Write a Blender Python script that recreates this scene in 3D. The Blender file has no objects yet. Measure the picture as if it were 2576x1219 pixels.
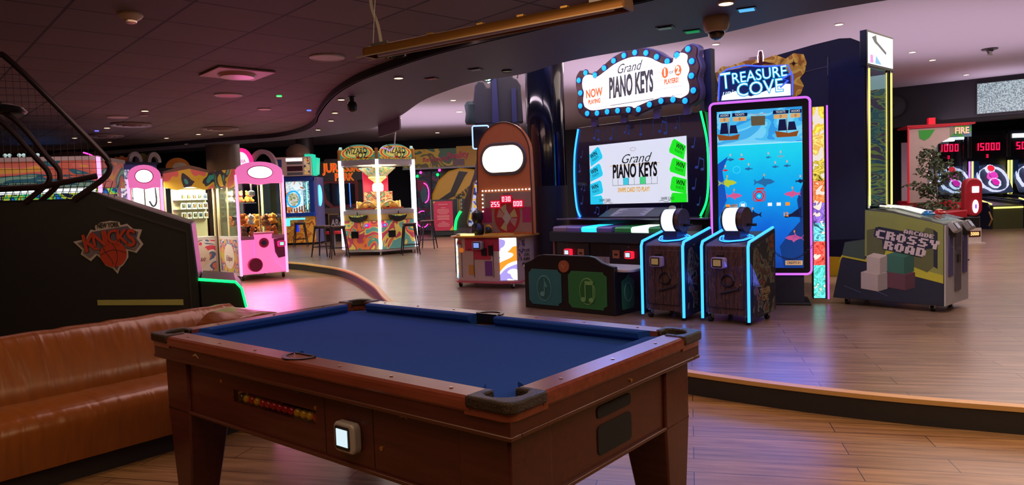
import bpy, bmesh, math, random
from mathutils import Vector, Matrix
R = math.radians
PI = math.pi
sc = bpy.context.scene
C = sc.collection
random.seed(7)

# ---------------------------------------------------------------- camera
cam_d = bpy.data.cameras.new('camera')
cam = bpy.data.objects.new('camera', cam_d)
C.objects.link(cam)
sc.camera = cam
cam_d.sensor_fit = 'HORIZONTAL'
cam_d.sensor_width = 36.0
cam_d.lens = 36.0 * 1794 / 2576
cam_d.clip_end = 200
PITCH, ROLL, CAMH = 0.060, 0.035, 1.39
cp, sp = math.cos(PITCH), math.sin(PITCH)
fw = Vector((0, cp, -sp)); rt = Vector((1, 0, 0)); dn = Vector((0, -sp, -cp))
cr, sr = math.cos(ROLL), math.sin(ROLL)
r2 = cr * rt + sr * dn
d2 = -sr * rt + cr * dn
cam.matrix_world = Matrix(((r2.x, -d2.x, -fw.x, 0), (r2.y, -d2.y, -fw.y, 0), (r2.z, -d2.z, -fw.z, CAMH), (0, 0, 0, 1)))

# ---------------------------------------------------------------- world, exposure
sc.view_settings.view_transform = 'Standard'
sc.view_settings.look = 'None'
sc.view_settings.gamma = 1
sc.view_settings.exposure = 0.0
w = bpy.data.worlds.new('world'); sc.world = w
w.use_nodes = True
w.node_tree.nodes['Background'].inputs[0].default_value = (0.32, 0.22, 0.30, 1)
w.node_tree.nodes['Background'].inputs[1].default_value = 0.035
sc.cycles.use_denoising = True
sc.cycles.sample_clamp_indirect = 4
sc.cycles.use_adaptive_sampling = True
sc.cycles.adaptive_threshold = 0.05
sc.cycles.max_bounces = 4
sc.cycles.transparent_max_bounces = 12

def area(loc, rot, size, size_y, power, col):
    l = bpy.data.lights.new('area_light', 'AREA'); l.shape = 'RECTANGLE'
    l.size = size; l.size_y = size_y; l.energy = power; l.color = col
    o = bpy.data.objects.new('area_light', l); C.objects.link(o)
    o.location = loc; o.rotation_euler = rot
    return o
def spot(loc, power, col, ang=100, rad=0.05, tgt=None, blend=0.8):
    l = bpy.data.lights.new('spot_light', 'SPOT'); l.energy = power; l.color = col
    l.spot_size = R(ang); l.spot_blend = blend; l.shadow_soft_size = rad
    o = bpy.data.objects.new('spot_light', l); C.objects.link(o)
    o.location = loc
    if tgt: o.rotation_euler = (Vector(tgt) - Vector(loc)).to_track_quat('-Z', 'Y').to_euler()
    return o
# cove uplights resting above the lower ceiling, washing the pale high ceiling
for (x, y, a, L, p) in [(1.2, 7.9, -36, 2.6, 40), (-.6, 9.7, -66, 2.4, 60), (-2.0, 12.9, -60, 2.8, 100), (3.8, 6.3, -25, 3.0, 22), (6.8, 5.5, -8, 3.5, 20), (-6.5, 16.4, -20, 5, 50)]:
    area((x, y, 3.0), (PI - R(20), 0, R(a)), L, 0.3, p * .55, (1.0, 0.78, 0.94))
for (x, y, z, p, q) in [(7.5, 12.5, 3.0, 120, 5), (2.5, 15.0, 3.0, 130, 4), (-2.0, 22, 3.2, 150, 5), (12, 12, 3.0, 80, 4), (12, 17.5, 3.05, 40, 2)]:  # added upward fill for the high ceiling, floating free of any cove
    area((x, y, z), (PI, 0, 0), q, q, p * .50, (1.0, 0.76, 0.93))
# added soft fill under the ceilings over both floors, standing in for many downlights
WARM = (1.0, 0.68, 0.36)
for (x, y, z, sx_, sy_, p, c) in [(1.6, .6, 2.8, 3.0, 2.6, 54, WARM), (-1.6, .9, 2.8, 2.6, 2.6, 40, (1.0, .62, .34)), (3.6, 3.0, 2.75, 2.0, 1.0, 45, (1.0, .70, .50)),
                                 (7.5, 9.5, 3.95, 5, 5, 190, (1.0, .80, .66)), (1.0, 12.5, 3.95, 4, 4, 150, (1.0, .78, .72)), (-2.0, 20.5, 3.95, 6, 6, 340, (1.0, .82, .78)), (11.5, 14, 3.95, 5, 5, 200, (1.0, .80, .72)),
                                 (-5.5, 8.5, 2.8, 4, 4, 60, (1.0, .52, .50)), (-1.5, 5.6, 2.8, 2.5, 1.6, 34, (1.0, .60, .56))]:
    area((x, y, z), (0, 0, 0), sx_, sy_, p, c)
# ceiling downlights, some added as fill: warm pools on the floors, the table and the sofa
for (x, y, z, p, a) in [(-2.4, 2.6, 2.8, 30, 100), (-3.2, 1.6, 2.8, 32, 100), (2.6, 1.9, 2.8, 60, 120)]:  # foreground lamps added out of view as warm fill
    spot((x, y, z), p, WARM, a, .03)
for (x, y, z, p) in [(5.74 * .93, 12.43 * .93, 3.94, 120), (-1.39, 20.9, 3.94, 160), (3.7, 12.7, 3.94, 120)]:
    spot((x, y, z), p, (1.0, 0.78, 0.66), 110)
for (x, y, z, p) in [(1.62, 5.29, 2.72, 60), (3.5, 5.0, 2.72, 90), (-1.18, 7.91, 2.74, 40), (-2.55, 10.65, 2.74, 40), (-5.2, 10.3, 2.82, 40), (-5.9, 14.75, 2.82, 30), (-6.75, 14.9, 2.82, 30)]:  # second one has no fitting, added to brighten the crossing game
    spot((x, y, z), p, (1.0, 0.62, 0.40), 115, .03)
spot((2.7, 5.15, 2.72), 130, (1.0, .86, .70), 42, .04, (3.8, 7.1, .7))  # added spot, aimed to brighten the crossing game's printed side
# added blue lamps boosting the spill of the marquee bulbs and pedestal tubes
area((1.35, 8.45, 3.30), Vector((-.2, -.65, .55)).to_track_quat('-Z', 'Y').to_euler(), 1.8, .2, 150, (.10, .22, 1.0))
area((2.2, 6.45, .75), Vector((-.45, -.65, -.62)).to_track_quat('-Z', 'Y').to_euler(), 1.2, .6, 7, (.08, .16, 1.0))

# ---------------------------------------------------------------- materials
def lin(c):
    return tuple((v / 255 / 12.92) if v / 255 <= 0.04045 else (((v / 255) + 0.055) / 1.055) ** 2.4 for v in c) + (1,)
MC = {}
def nt_new(name):
    m = bpy.data.materials.new(name); m.use_nodes = True
    nt = m.node_tree
    return m, nt, nt.nodes['Principled BSDF']
def mat(name, col, rough=0.5, metal=0.0, noise=0.08, scale=12, bump=0.0, coat=0.0, spec=0.5):
    if name in MC: return MC[name]
    m, nt, b = nt_new(name)
    N = nt.nodes; Lk = nt.links
    tc = N.new('ShaderNodeTexCoord'); nz = N.new('ShaderNodeTexNoise')
    nz.inputs['Scale'].default_value = scale; nz.inputs['Detail'].default_value = 4
    Lk.new(tc.outputs['Object'], nz.inputs['Vector'])
    mx = N.new('ShaderNodeMix'); mx.data_type = 'RGBA'
    c = lin(col)
    mx.inputs[6].default_value = tuple(v * (1 - noise) for v in c[:3]) + (1,)
    mx.inputs[7].default_value = tuple(min(1, v * (1 + noise)) for v in c[:3]) + (1,)
    Lk.new(nz.outputs[0], mx.inputs[0]); Lk.new(mx.outputs[2], b.inputs['Base Color'])
    b.inputs['Roughness'].default_value = rough; b.inputs['Metallic'].default_value = metal
    b.inputs['Coat Weight'].default_value = coat; b.inputs['Specular IOR Level'].default_value = spec
    if bump:
        bp = N.new('ShaderNodeBump'); bp.inputs['Strength'].default_value = bump; bp.inputs['Distance'].default_value = 0.01
        Lk.new(nz.outputs[0], bp.inputs['Height']); Lk.new(bp.outputs[0], b.inputs['Normal'])
    MC[name] = m
    return m
def glow(name, col, st=3.0, base=None):
    if name in MC: return MC[name]
    m, nt, b = nt_new(name)
    c = lin(col)
    b.inputs['Base Color'].default_value = lin(base) if base else tuple(v * .6 for v in c[:3]) + (1,)
    b.inputs['Emission Color'].default_value = c
    b.inputs['Emission Strength'].default_value = st
    b.inputs['Roughness'].default_value = 0.4
    MC[name] = m
    return m
def art(name, cols, scale=4, st=0.0, rough=0.35, kind='V', stretch=(1, 1, 1), coat=0.0):
    """printed artwork: patches of flat colours; st > 0 makes it glow"""
    if name in MC: return MC[name]
    m, nt, b = nt_new(name)
    N = nt.nodes; Lk = nt.links
    tc = N.new('ShaderNodeTexCoord'); mp = N.new('ShaderNodeMapping')
    mp.inputs['Scale'].default_value = stretch
    Lk.new(tc.outputs['Object'], mp.inputs['Vector'])
    nz = N.new('ShaderNodeTexNoise'); nz.inputs['Scale'].default_value = scale; nz.inputs['Detail'].default_value = 3 if kind == 'V' else 1.0
    nz.inputs['Distortion'].default_value = 1.5
    Lk.new(mp.outputs[0], nz.inputs['Vector'])
    cr_ = N.new('ShaderNodeValToRGB'); e = cr_.color_ramp; e.interpolation = 'CONSTANT'
    n = len(cols)
    while len(e.elements) < n: e.elements.new(0.5)
    for i, c in enumerate(cols):
        e.elements[i].position = 0.0 if i == 0 else 0.30 + 0.40 * (i - 0.5) / n + 0.0
        e.elements[i].color = lin(c)
    Lk.new(nz.outputs[0], cr_.inputs[0]); Lk.new(cr_.outputs[0], b.inputs['Base Color'])
    b.inputs['Roughness'].default_value = rough; b.inputs['Coat Weight'].default_value = coat
    if st:
        Lk.new(cr_.outputs[0], b.inputs['Emission Color']); b.inputs['Emission Strength'].default_value = st
    MC[name] = m
    return m
def wood(name, c1, c2, c3, rot=0.0, plank=(1.2, 0.18), rough=0.35, seam=True, bump=0.05, gs=1.0):
    if name in MC: return MC[name]
    m, nt, b = nt_new(name)
    N = nt.nodes; Lk = nt.links
    tc = N.new('ShaderNodeTexCoord'); mp = N.new('ShaderNodeMapping'); mp.inputs['Rotation'].default_value = (0, 0, rot)
    Lk.new(tc.outputs['Object'], mp.inputs['Vector'])
    mp2 = N.new('ShaderNodeMapping'); mp2.inputs['Scale'].default_value = (1.2 * gs, 16 * gs, 16 * gs)
    Lk.new(mp.outputs[0], mp2.inputs['Vector'])
    nz = N.new('ShaderNodeTexNoise'); nz.inputs['Scale'].default_value = 1.6; nz.inputs['Detail'].default_value = 6; nz.inputs['Roughness'].default_value = .65
    Lk.new(mp2.outputs[0], nz.inputs['Vector'])
    ramp = N.new('ShaderNodeValToRGB'); e = ramp.color_ramp
    e.elements[0].position = .32; e.elements[0].color = lin(c1)
    e.elements[1].position = .70; e.elements[1].color = lin(c2)
    Lk.new(nz.outputs[0], ramp.inputs[0])
    out = ramp.outputs[0]
    if seam:
        br = N.new('ShaderNodeTexBrick'); br.offset = 0.37
        br.inputs['Scale'].default_value = 1.0; br.inputs['Brick Width'].default_value = plank[0]; br.inputs['Row Height'].default_value = plank[1]
        br.inputs['Mortar Size'].default_value = 0.0025; br.inputs['Mortar Smooth'].default_value = 0.2
        br.inputs['Color1'].default_value = (1, 1, 1, 1); br.inputs['Color2'].default_value = (.74, .74, .76, 1); br.inputs['Mortar'].default_value = lin(c3)
        Lk.new(mp.outputs[0], br.inputs['Vector'])
        mx = N.new('ShaderNodeMix'); mx.data_type = 'RGBA'; mx.blend_type = 'MULTIPLY'; mx.inputs[0].default_value = 1
        Lk.new(out, mx.inputs[6]); Lk.new(br.outputs[0], mx.inputs[7]); out = mx.outputs[2]
    Lk.new(out, b.inputs['Base Color'])
    b.inputs['Roughness'].default_value = rough
    if bump:
        bp = N.new('ShaderNodeBump'); bp.inputs['Strength'].default_value = bump; bp.inputs['Distance'].default_value = .005
        Lk.new(nz.outputs[0], bp.inputs['Height']); Lk.new(bp.outputs[0], b.inputs['Normal'])
    MC[name] = m
    return m
def glass(name='glass', col=(235, 245, 245), alpha=0.10, rough=0.03):
    if name in MC: return MC[name]
    m, nt, b = nt_new(name)
    N = nt.nodes; Lk = nt.links
    tr = N.new('ShaderNodeBsdfTransparent'); gl = N.new('ShaderNodeBsdfGlossy'); gl.inputs['Roughness'].default_value = rough
    tr.inputs[0].default_value = lin(col)
    mx = N.new('ShaderNodeMixShader'); fr = N.new('ShaderNodeLayerWeight'); fr.inputs[0].default_value = .5
    pw = N.new('ShaderNodeMath'); pw.operation = 'POWER'; pw.inputs[1].default_value = 4.0
    ad = N.new('ShaderNodeMath'); ad.operation = 'MULTIPLY_ADD'; ad.inputs[1].default_value = .6; ad.inputs[2].default_value = alpha * .3; ad.use_clamp = True
    Lk.new(fr.outputs['Facing'], pw.inputs[0]); Lk.new(pw.outputs[0], ad.inputs[0]); Lk.new(ad.outputs[0], mx.inputs[0])
    Lk.new(tr.outputs[0], mx.inputs[1]); Lk.new(gl.outputs[0], mx.inputs[2])
    Lk.new(mx.outputs[0], N['Material Output'].inputs['Surface'])
    MC[name] = m
    return m

BLACK = mat('black_plastic', (22, 22, 26), .35)
DARK = mat('dark_paint', (30, 30, 40), .45)
NAVY = mat('navy_paint', (24, 28, 52), .55)
CHROME = mat('chrome', (190, 190, 195), .2, 1.0)
STEEL = mat('brushed_steel', (150, 150, 155), .35, .9)
WHITE = mat('white_plastic', (215, 212, 210), .4)
RUBBER = mat('rubber', (18, 18, 18), .7)
GLASS = glass()
LED_BLUE = glow('blue_led_tube', (40, 132, 255), 3.3)
LED_DEEP = glow('deep_blue_led_tube', (10, 40, 255), 3.0)
LED_GREEN = glow('green_led_tube', (10, 255, 95), 3.2)
LED_WHITE = glow('white_led_tube', (240, 225, 255), 4.0)
LED_PINK = glow('pink_led_tube', (255, 60, 170), 3.0)
LED_LILAC = glow('lilac_led_edge', (215, 110, 250), 1.0)
LED_YELLOW = glow('yellow_led_tube', (255, 240, 120), 1.6)
RED_DIGIT = glow('red_digits', (255, 20, 70), 2.5)
WHITE_GLOW = glow('white_lit_panel', (255, 252, 240), 2.2)
SCREEN_W = glow('pale_screen', (205, 232, 245), 1.0)
INK = mat('black_ink', (14, 14, 16), .5)

# ---------------------------------------------------------------- mesh helpers
class MB:
    def __init__(s): s.bm = bmesh.new()
    def _v(s, pts): return [s.bm.verts.new(p) for p in pts]
    def box(s, x0, x1, y0, y1, z0, z1, M=None):
        P = [Vector(p) for p in ((x0, y0, z0), (x1, y0, z0), (x1, y1, z0), (x0, y1, z0), (x0, y0, z1), (x1, y0, z1), (x1, y1, z1), (x0, y1, z1))]
        if M: P = [M @ p for p in P]
        v = s._v(P)
        for f in ((0, 3, 2, 1), (4, 5, 6, 7), (0, 1, 5, 4), (1, 2, 6, 5), (2, 3, 7, 6), (3, 0, 4, 7)): s.bm.faces.new([v[i] for i in f])
        return s
    def prism(s, pts, axis, a0, a1, M=None):
        def mk(p, a):
            q = {'x': (a, p[0], p[1]), 'y': (p[0], a, p[1]), 'z': (p[0], p[1], a)}[axis]
            q = Vector(q)
            return M @ q if M else q
        v0 = s._v([mk(p, a0) for p in pts]); v1 = s._v([mk(p, a1) for p in pts])
        n = len(pts)
        fs = [s.bm.faces.new(v0[::-1]), s.bm.faces.new(v1)]
        for i in range(n): fs.append(s.bm.faces.new((v0[i], v0[(i + 1) % n], v1[(i + 1) % n], v1[i])))
        return s
    def ring(s, c, r, ax, n=10, ph=0):
        ax = Vector(ax).normalized(); u = ax.orthogonal().normalized(); v = ax.cross(u)
        return [Vector(c) + u * (r * math.cos(ph + 2 * PI * i / n)) + v * (r * math.sin(ph + 2 * PI * i / n)) for i in range(n)]
    def cyl(s, p0, p1, r, r1=None, n=16):
        p0, p1 = Vector(p0), Vector(p1); r1 = r if r1 is None else r1
        a = s._v(s.ring(p0, r, p1 - p0, n)); b = s._v(s.ring(p1, r1, p1 - p0, n))
        s.bm.faces.new(a[::-1]); s.bm.faces.new(b)
        for i in range(n): s.bm.faces.new((a[i], a[(i + 1) % n], b[(i + 1) % n], b[i]))
        return s
    def tube(s, path, r, n=8, closed=False):
        P = [Vector(p) for p in path]; rings = []
        m = len(P); u = None
        for i, p in enumerate(P):
            if closed: d = P[(i + 1) % m] - P[i - 1]
            else: d = P[min(i + 1, m - 1)] - P[max(i - 1, 0)]
            d = d.normalized()
            if u is None: u = d.orthogonal().normalized()
            u = (u - d * u.dot(d)); u = u.normalized() if u.length > 1e-5 else d.orthogonal().normalized()
            v = d.cross(u)
            rr = r[i] if isinstance(r, (list, tuple)) else r
            rings.append(s._v([p + u * (rr * math.cos(2 * PI * k / n)) + v * (rr * math.sin(2 * PI * k / n)) for k in range(n)]))
        for i in range(m if closed else m - 1):
            a, b = rings[i], rings[(i + 1) % m]
            for k in range(n): s.bm.faces.new((a[k], a[(k + 1) % n], b[(k + 1) % n], b[k]))
        if not closed:
            s.bm.faces.new(rings[0][::-1]); s.bm.faces.new(rings[-1])
        return s
    def lathe(s, prof, c=(0, 0, 0), n=20, M=None):
        rings = []
        for (r, z) in prof:
            pts = [Vector((r * math.cos(2 * PI * k / n), r * math.sin(2 * PI * k / n), z)) for k in range(n)]
            if M: pts = [M @ p for p in pts]
            rings.append(s._v([p + Vector(c) for p in pts]))
        for a, b in zip(rings, rings[1:]):
            for k in range(n): s.bm.faces.new((a[k], a[(k + 1) % n], b[(k + 1) % n], b[k]))
        s.bm.faces.new(rings[0][::-1]); s.bm.faces.new(rings[-1])
        return s
    def sph(s, c, r, n=12, M=None):
        if not isinstance(r, (tuple, list)): r = (r, r, r)
        rows = n // 2
        top = None; prev = None
        def P(q):
            q = Vector(q)
            return (M @ q if M else q) + Vector(c)
        t = s.bm.verts.new(P((0, 0, r[2]))); bt = s.bm.verts.new(P((0, 0, -r[2])))
        rings = []
        for i in range(1, rows):
            a = PI * i / rows
            rings.append(s._v([P((r[0] * math.sin(a) * math.cos(2 * PI * k / n), r[1] * math.sin(a) * math.sin(2 * PI * k / n), r[2] * math.cos(a))) for k in range(n)]))
        for k in range(n):
            s.bm.faces.new((t, rings[0][k], rings[0][(k + 1) % n])); s.bm.faces.new((bt, rings[-1][(k + 1) % n], rings[-1][k]))
        for a, b in zip(rings, rings[1:]):
            for k in range(n): s.bm.faces.new((a[k], b[k], b[(k + 1) % n], a[(k + 1) % n]))
        return s
    def out(s, name, m, parent=None, bevel=0, smooth=True, seg=2):
        bmesh.ops.recalc_face_normals(s.bm, faces=s.bm.faces)
        me = bpy.data.meshes.new(name); s.bm.to_mesh(me); s.bm.free()
        if smooth:
            for p in me.polygons: p.use_smooth = True
            me.set_sharp_from_angle(angle=R(35))
        me.materials.append(m)
        o = bpy.data.objects.new(name, me); C.objects.link(o)
        if parent: o.parent = parent
        if bevel:
            bv = o.modifiers.new('bevel', 'BEVEL'); bv.width = bevel; bv.segments = seg; bv.limit_method = 'ANGLE'; bv.angle_limit = R(35)
            bv.harden_normals = False
        return o
def thing(name, label, cat, loc=(0, 0, 0), yaw=0.0, group=None):
    o = bpy.data.objects.new(name, None); C.objects.link(o); o.empty_display_size = .1
    o.location = loc; o.rotation_euler = (0, 0, R(yaw))
    o['label'] = label; o['category'] = cat
    if group: o['group'] = group
    return o
def tag(o, label, cat, group=None):
    o['label'] = label; o['category'] = cat
    if group: o['group'] = group
    return o
def struct(o): o['kind'] = 'structure'; return o
def dup(root, loc, yaw, label, group=None):
    r = root.copy(); C.objects.link(r); r.location = loc; r.rotation_euler = (0, 0, R(yaw)); r['label'] = label
    if group: r['group'] = group
    for ch in list(root.children):
        c = ch.copy(); C.objects.link(c); c.parent = r
        for g in list(ch.children):
            d = g.copy(); C.objects.link(d); d.parent = c
    return r
def B(name, m, parent, x0, x1, y0, y1, z0, z1, bevel=0, M=None):
    return MB().box(x0, x1, y0, y1, z0, z1, M).out(name, m, parent, bevel)
def rrect(x0, x1, z0, z1, r, n=5):
    pts = []
    for (cx, cz, a0) in ((x1 - r, z1 - r, 0), (x0 + r, z1 - r, 90), (x0 + r, z0 + r, 180), (x1 - r, z0 + r, 270)):
        for k in range(n + 1):
            a = R(a0 + 90 * k / n); pts.append((cx + r * math.cos(a), cz + r * math.sin(a)))
    return pts
def ell(cx, cz, rx, rz, n=28, a0=0, a1=360):
    return [(cx + rx * math.cos(R(a0 + (a1 - a0) * k / n)), cz + rz * math.sin(R(a0 + (a1 - a0) * k / n))) for k in range(n if a1 - a0 == 360 else n + 1)]
def smooth_curve(pts, n=6):
    out = []
    P = [Vector(p) for p in pts]
    for i in range(len(P) - 1):
        a, b, c, d = P[max(i - 1, 0)], P[i], P[i + 1], P[min(i + 2, len(P) - 1)]
        for k in range(n):
            t = k / n
            out.append(0.5 * ((2 * b) + (c - a) * t + (2 * a - 5 * b + 4 * c - d) * t * t + (-a + 3 * b - 3 * c + d) * t ** 3))
    out.append(P[-1])
    return out
FACE = Matrix.Rotation(R(90), 4, 'X')
def txt(s, size, parent, x, y, z, m, sx=1.0, shear=0.0, bold=0.0, ext=0.003, align='CENTER', name='lettering', M=None, roll=0.0, space=1.0):
    cu = bpy.data.curves.new('txt', 'FONT'); cu.body = s; cu.size = size; cu.shear = shear; cu.offset = bold; cu.extrude = ext
    cu.align_x = align; cu.align_y = 'CENTER'; cu.space_character = space; cu.resolution_u = 3
    o = bpy.data.objects.new('txt', cu); C.objects.link(o)
    bpy.context.view_layer.update()
    dg = bpy.context.evaluated_depsgraph_get()
    me = bpy.data.meshes.new_from_object(o.evaluated_get(dg)); bpy.data.objects.remove(o); bpy.data.curves.remove(cu)
    T = Matrix.Translation((x, y, z)) @ (M if M else Matrix()) @ FACE @ Matrix.Rotation(R(roll), 4, 'Z') @ Matrix.Diagonal((sx, 1, 1, 1))
    me.transform(T); me.materials.clear(); me.materials.append(m)
    ob = bpy.data.objects.new(name, me); C.objects.link(ob)
    if parent: ob.parent = parent
    return ob
SEG = {'0': 'abcdef', '1': 'bc', '2': 'abged', '3': 'abgcd', '4': 'fgbc', '5': 'afgcd', '6': 'afgedc', '7': 'abc', '8': 'abcdefg', '9': 'abcdfg'}
def digits(s, h, parent, x, y, z, m=None, name='digit_display', t=None):
    m = m or RED_DIGIT; b = MB(); wd = h * .5; t = t or h * .13; adv = wd * 1.45
    x0 = x - (len(s) * adv - (adv - wd)) / 2
    for i, ch in enumerate(s):
        X = x0 + i * adv; Z = z - h / 2
        bx = {'a': (X, X + wd, Z + h - t, Z + h), 'g': (X, X + wd, Z + h / 2 - t / 2, Z + h / 2 + t / 2), 'd': (X, X + wd, Z, Z + t),
              'f': (X, X + t, Z + h / 2, Z + h), 'b': (X + wd - t, X + wd, Z + h / 2, Z + h), 'e': (X, X + t, Z, Z + h / 2), 'c': (X + wd - t, X + wd, Z, Z + h / 2)}
        for k in SEG.get(ch, ''):
            q = bx[k]; b.box(q[0], q[1], y - .004, y, q[2], q[3])
    return b.out(name, m, parent, smooth=False)
PIX = {'A': ['01110', '11011', '11011', '11111', '11011'], 'R': ['11110', '11011', '11110', '11011', '11011'], 'C': ['01111', '11000', '11000', '11000', '01111'],
       'D': ['11110', '11011', '11011', '11011', '11110'], 'E': ['11111', '11000', '11110', '11000', '11111'], 'O': ['01110', '11011', '11011', '11011', '01110'],
       'S': ['01111', '11000', '01110', '00011', '11110'], 'Y': ['11011', '11011', '01110', '00110', '00110'], 'K': ['11011', '11110', '11100', '11110', '11011'],
       'N': ['11001', '11101', '11111', '11011', '11001'], 'I': ['111', '010', '010', '010', '111'], 'W': ['10101', '10101', '10101', '11111', '01010']}
def pixtext(s, h, parent, x, y, z, m, sx=1.0, name='pixel_lettering', M=None):
    b = MB(); px = h / 5; cx = x
    for ch in s:
        g = PIX[ch]
        for r_, row in enumerate(g):
            k = 0
            while k < len(row):
                if row[k] == '1':
                    e = k
                    while e < len(row) and row[e] == '1': e += 1
                    b.box(cx + k * px * sx, cx + e * px * sx, y - .004, y, z + h - (r_ + 1) * px, z + h - r_ * px, M); k = e
                else: k += 1
        cx += (len(g[0]) + .8) * px * sx
    return b.out(name, m, parent, smooth=False)
def castors(parent, x0, x1, y0, y1, z=0.0, h=.09):
    for (x, y) in ((x0, y0), (x1, y0), (x0, y1), (x1, y1)):
        b = MB(); r = h * .38
        b.cyl((x - .015, y, z + r), (x + .015, y, z + r), r)
        c = b.out('castor', RUBBER, parent)
        MB().box(x - .022, x - .017, y - .02, y + .02, z + r, z + h).box(x + .017, x + .022, y - .02, y + .02, z + r, z + h).box(x - .025, x + .025, y - .03, y + .03, z + h - .006, z + h).out('castor_fork', CHROME, c)
def reader(parent, x, y, z, s=1.0, edge=None, scr=None, M=None):
    """swipe card reader: rounded grey shell, dark bezel, small lit screen"""
    T = Matrix.Translation((x, y, z)) @ (M if M else Matrix()) @ Matrix.Diagonal((s, s, s, 1))
    o = MB().prism(rrect(-.075, .075, -.055, .055, .025), 'y', -.055, 0, T).out('card_reader', edge or mat('reader_shell', (150, 145, 150), .3), parent, .008 * s)
    MB().prism(rrect(-.058, .045, -.042, .042, .008), 'y', -.060, -.05, T).out('reader_bezel', BLACK, o)
    MB().box(-.046, .034, -.063, -.055, -.03, .032, T).out('reader_screen', scr or SCREEN_W, o)
    return o

# ================================================================ THE SETTING
FLOOR_LOW = wood('floor_planks_low', (122, 86, 52), (182, 140, 94), (70, 55, 42), R(14), (1.25, .18), .34)
FLOOR_UP = wood('floor_planks_up', (106, 84, 66), (166, 138, 112), (80, 64, 56), R(14), (1.25, .18), .30)
edge = [(9, 2.75), (6, 2.85), (4.2, 3.25), (2.78, 3.86), (1.96, 4.29), (1.18, 4.90), (.35, 5.75), (-.5, 6.95), (-1.15, 8.0), (-1.63, 9.14), (-2.2, 11.04), (-3.19, 13.57), (-4.23, 15.13), (-5.01, 16.02), (-6.5, 17.2), (-9, 18.6), (-16, 21)]
EC = [(p.x, p.y) for p in smooth_curve([(x, y, 0) for x, y in edge], 7)]
struct(MB().prism([(-30, -4), (16, -4), (16, 34), (-30, 34)], 'z', -.1, 0).out('floor', FLOOR_LOW, smooth=False))
far = [(-30, 21), (-30, 34), (24, 34), (24, 2.75)]
struct(MB().prism(EC + far, 'z', .0, .15).out('floor_raised', FLOOR_UP, smooth=False))
def strip(pts, off0, off1, z0, z1):
    """band following a plan curve, offset to its left/right"""
    b = MB(); P = [Vector((x, y, 0)) for x, y in pts]; L = []
    for i, p in enumerate(P):
        d = (P[min(i + 1, len(P) - 1)] - P[max(i - 1, 0)]).normalized(); n = Vector((-d.y, d.x, 0))
        L.append((p + n * off0, p + n * off1))
    for (a, b_), (c, d) in zip(L, L[1:]):
        v = b._v([(a.x, a.y, z0), (b_.x, b_.y, z0), (d.x, d.y, z0), (c.x, c.y, z0), (a.x, a.y, z1), (b_.x, b_.y, z1), (d.x, d.y, z1), (c.x, c.y, z1)])
        for f in ((0, 1, 2, 3), (4, 7, 6, 5), (0, 4, 5, 1), (3, 2, 6, 7), (0, 3, 7, 4), (1, 5, 6, 2)): b.bm.faces.new([v[i] for i in f])
    return b
struct(strip(EC, 0.0, .012, 0, .130).out('trim_1', mat('riser_dark', (38, 36, 42), .6), smooth=False))
struct(strip(EC, -.055, .020, .128, .156).out('trim_2', mat('nosing_wood', (206, 162, 104), .45), smooth=False))
inner = [(12, 2.2), (6, 3.2), (3, 3.95), (1.6, 4.75), (.7, 5.47), (.26, 5.94), (-.63, 6.74), (-1.36, 7.65), (-1.81, 8.34), (-2.3, 9.37), (-2.88, 10.95), (-3.21, 11.98), (-3.77, 13.16), (-4.51, 14.05), (-5.4, 14.42), (-6.91, 15.06), (-10, 16.2), (-16, 18)]
outer = [(12, 3.3), (6, 4.45), (3.6, 5.05), (2.46, 5.67), (1.75, 6.46), (.67, 7.30), (.21, 7.96), (-.34, 8.38), (-.77, 9.04), (-1.17, 9.85), (-1.67, 11.31), (-2.22, 12.63), (-2.82, 13.5), (-3.7, 14.2), (-4.7, 14.8), (-7, 15.8), (-10, 16.9), (-16, 18.7)]
IC = [(p.x, p.y) for p in smooth_curve([(x, y, 0) for x, y in inner], 6)]
OC = [(p.x, p.y) for p in smooth_curve([(x, y, 0) for x, y in outer], 6)]
def tile_mat():
    m, nt, b = nt_new('ceiling_tiles'); N = nt.nodes; Lk = nt.links
    tc = N.new('ShaderNodeTexCoord'); mp = N.new('ShaderNodeMapping'); mp.inputs['Rotation'].default_value = (0, 0, R(-42)); mp.inputs['Location'].default_value = (.18, .05, 0)
    Lk.new(tc.outputs['Object'], mp.inputs['Vector'])
    br = N.new('ShaderNodeTexBrick'); br.offset = 0; br.squash = 1
    br.inputs['Scale'].default_value = 1; br.inputs['Brick Width'].default_value = .66; br.inputs['Row Height'].default_value = .66
    br.inputs['Mortar Size'].default_value = .011; br.inputs['Mortar Smooth'].default_value = .1
    br.inputs['Color1'].default_value = lin((104, 92, 94)); br.inputs['Color2'].default_value = lin((116, 103, 104)); br.inputs['Mortar'].default_value = lin((34, 28, 32))
    Lk.new(mp.outputs[0], br.inputs['Vector'])
    nz = N.new('ShaderNodeTexNoise'); nz.inputs['Scale'].default_value = 90
    Lk.new(tc.outputs['Object'], nz.inputs['Vector'])
    bp = N.new('ShaderNodeBump'); bp.inputs['Strength'].default_value = .2; bp.inputs['Distance'].default_value = .004
    Lk.new(nz.outputs[0], bp.inputs['Height']); Lk.new(bp.outputs[0], b.inputs['Normal'])
    Lk.new(br.outputs[0], b.inputs['Base Color']); b.inputs['Roughness'].default_value = .75
    return m
struct(MB().prism(IC + [(-30, 18), (-30, -4), (12, -4)], 'z', 2.85, 2.95).out('ceiling', tile_mat(), smooth=False))
SOFFIT = mat('soffit_paint', (78, 74, 98), .6, noise=.03)
struct(MB().prism(OC + IC[::-1], 'z', 2.77, 2.84).out('ceiling_lower_band', SOFFIT, smooth=False))
struct(strip(IC, -.02, .01, 2.77, 4.0).out('trim_3', mat('band_fascia', (34, 30, 38), .7), smooth=False))
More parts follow.
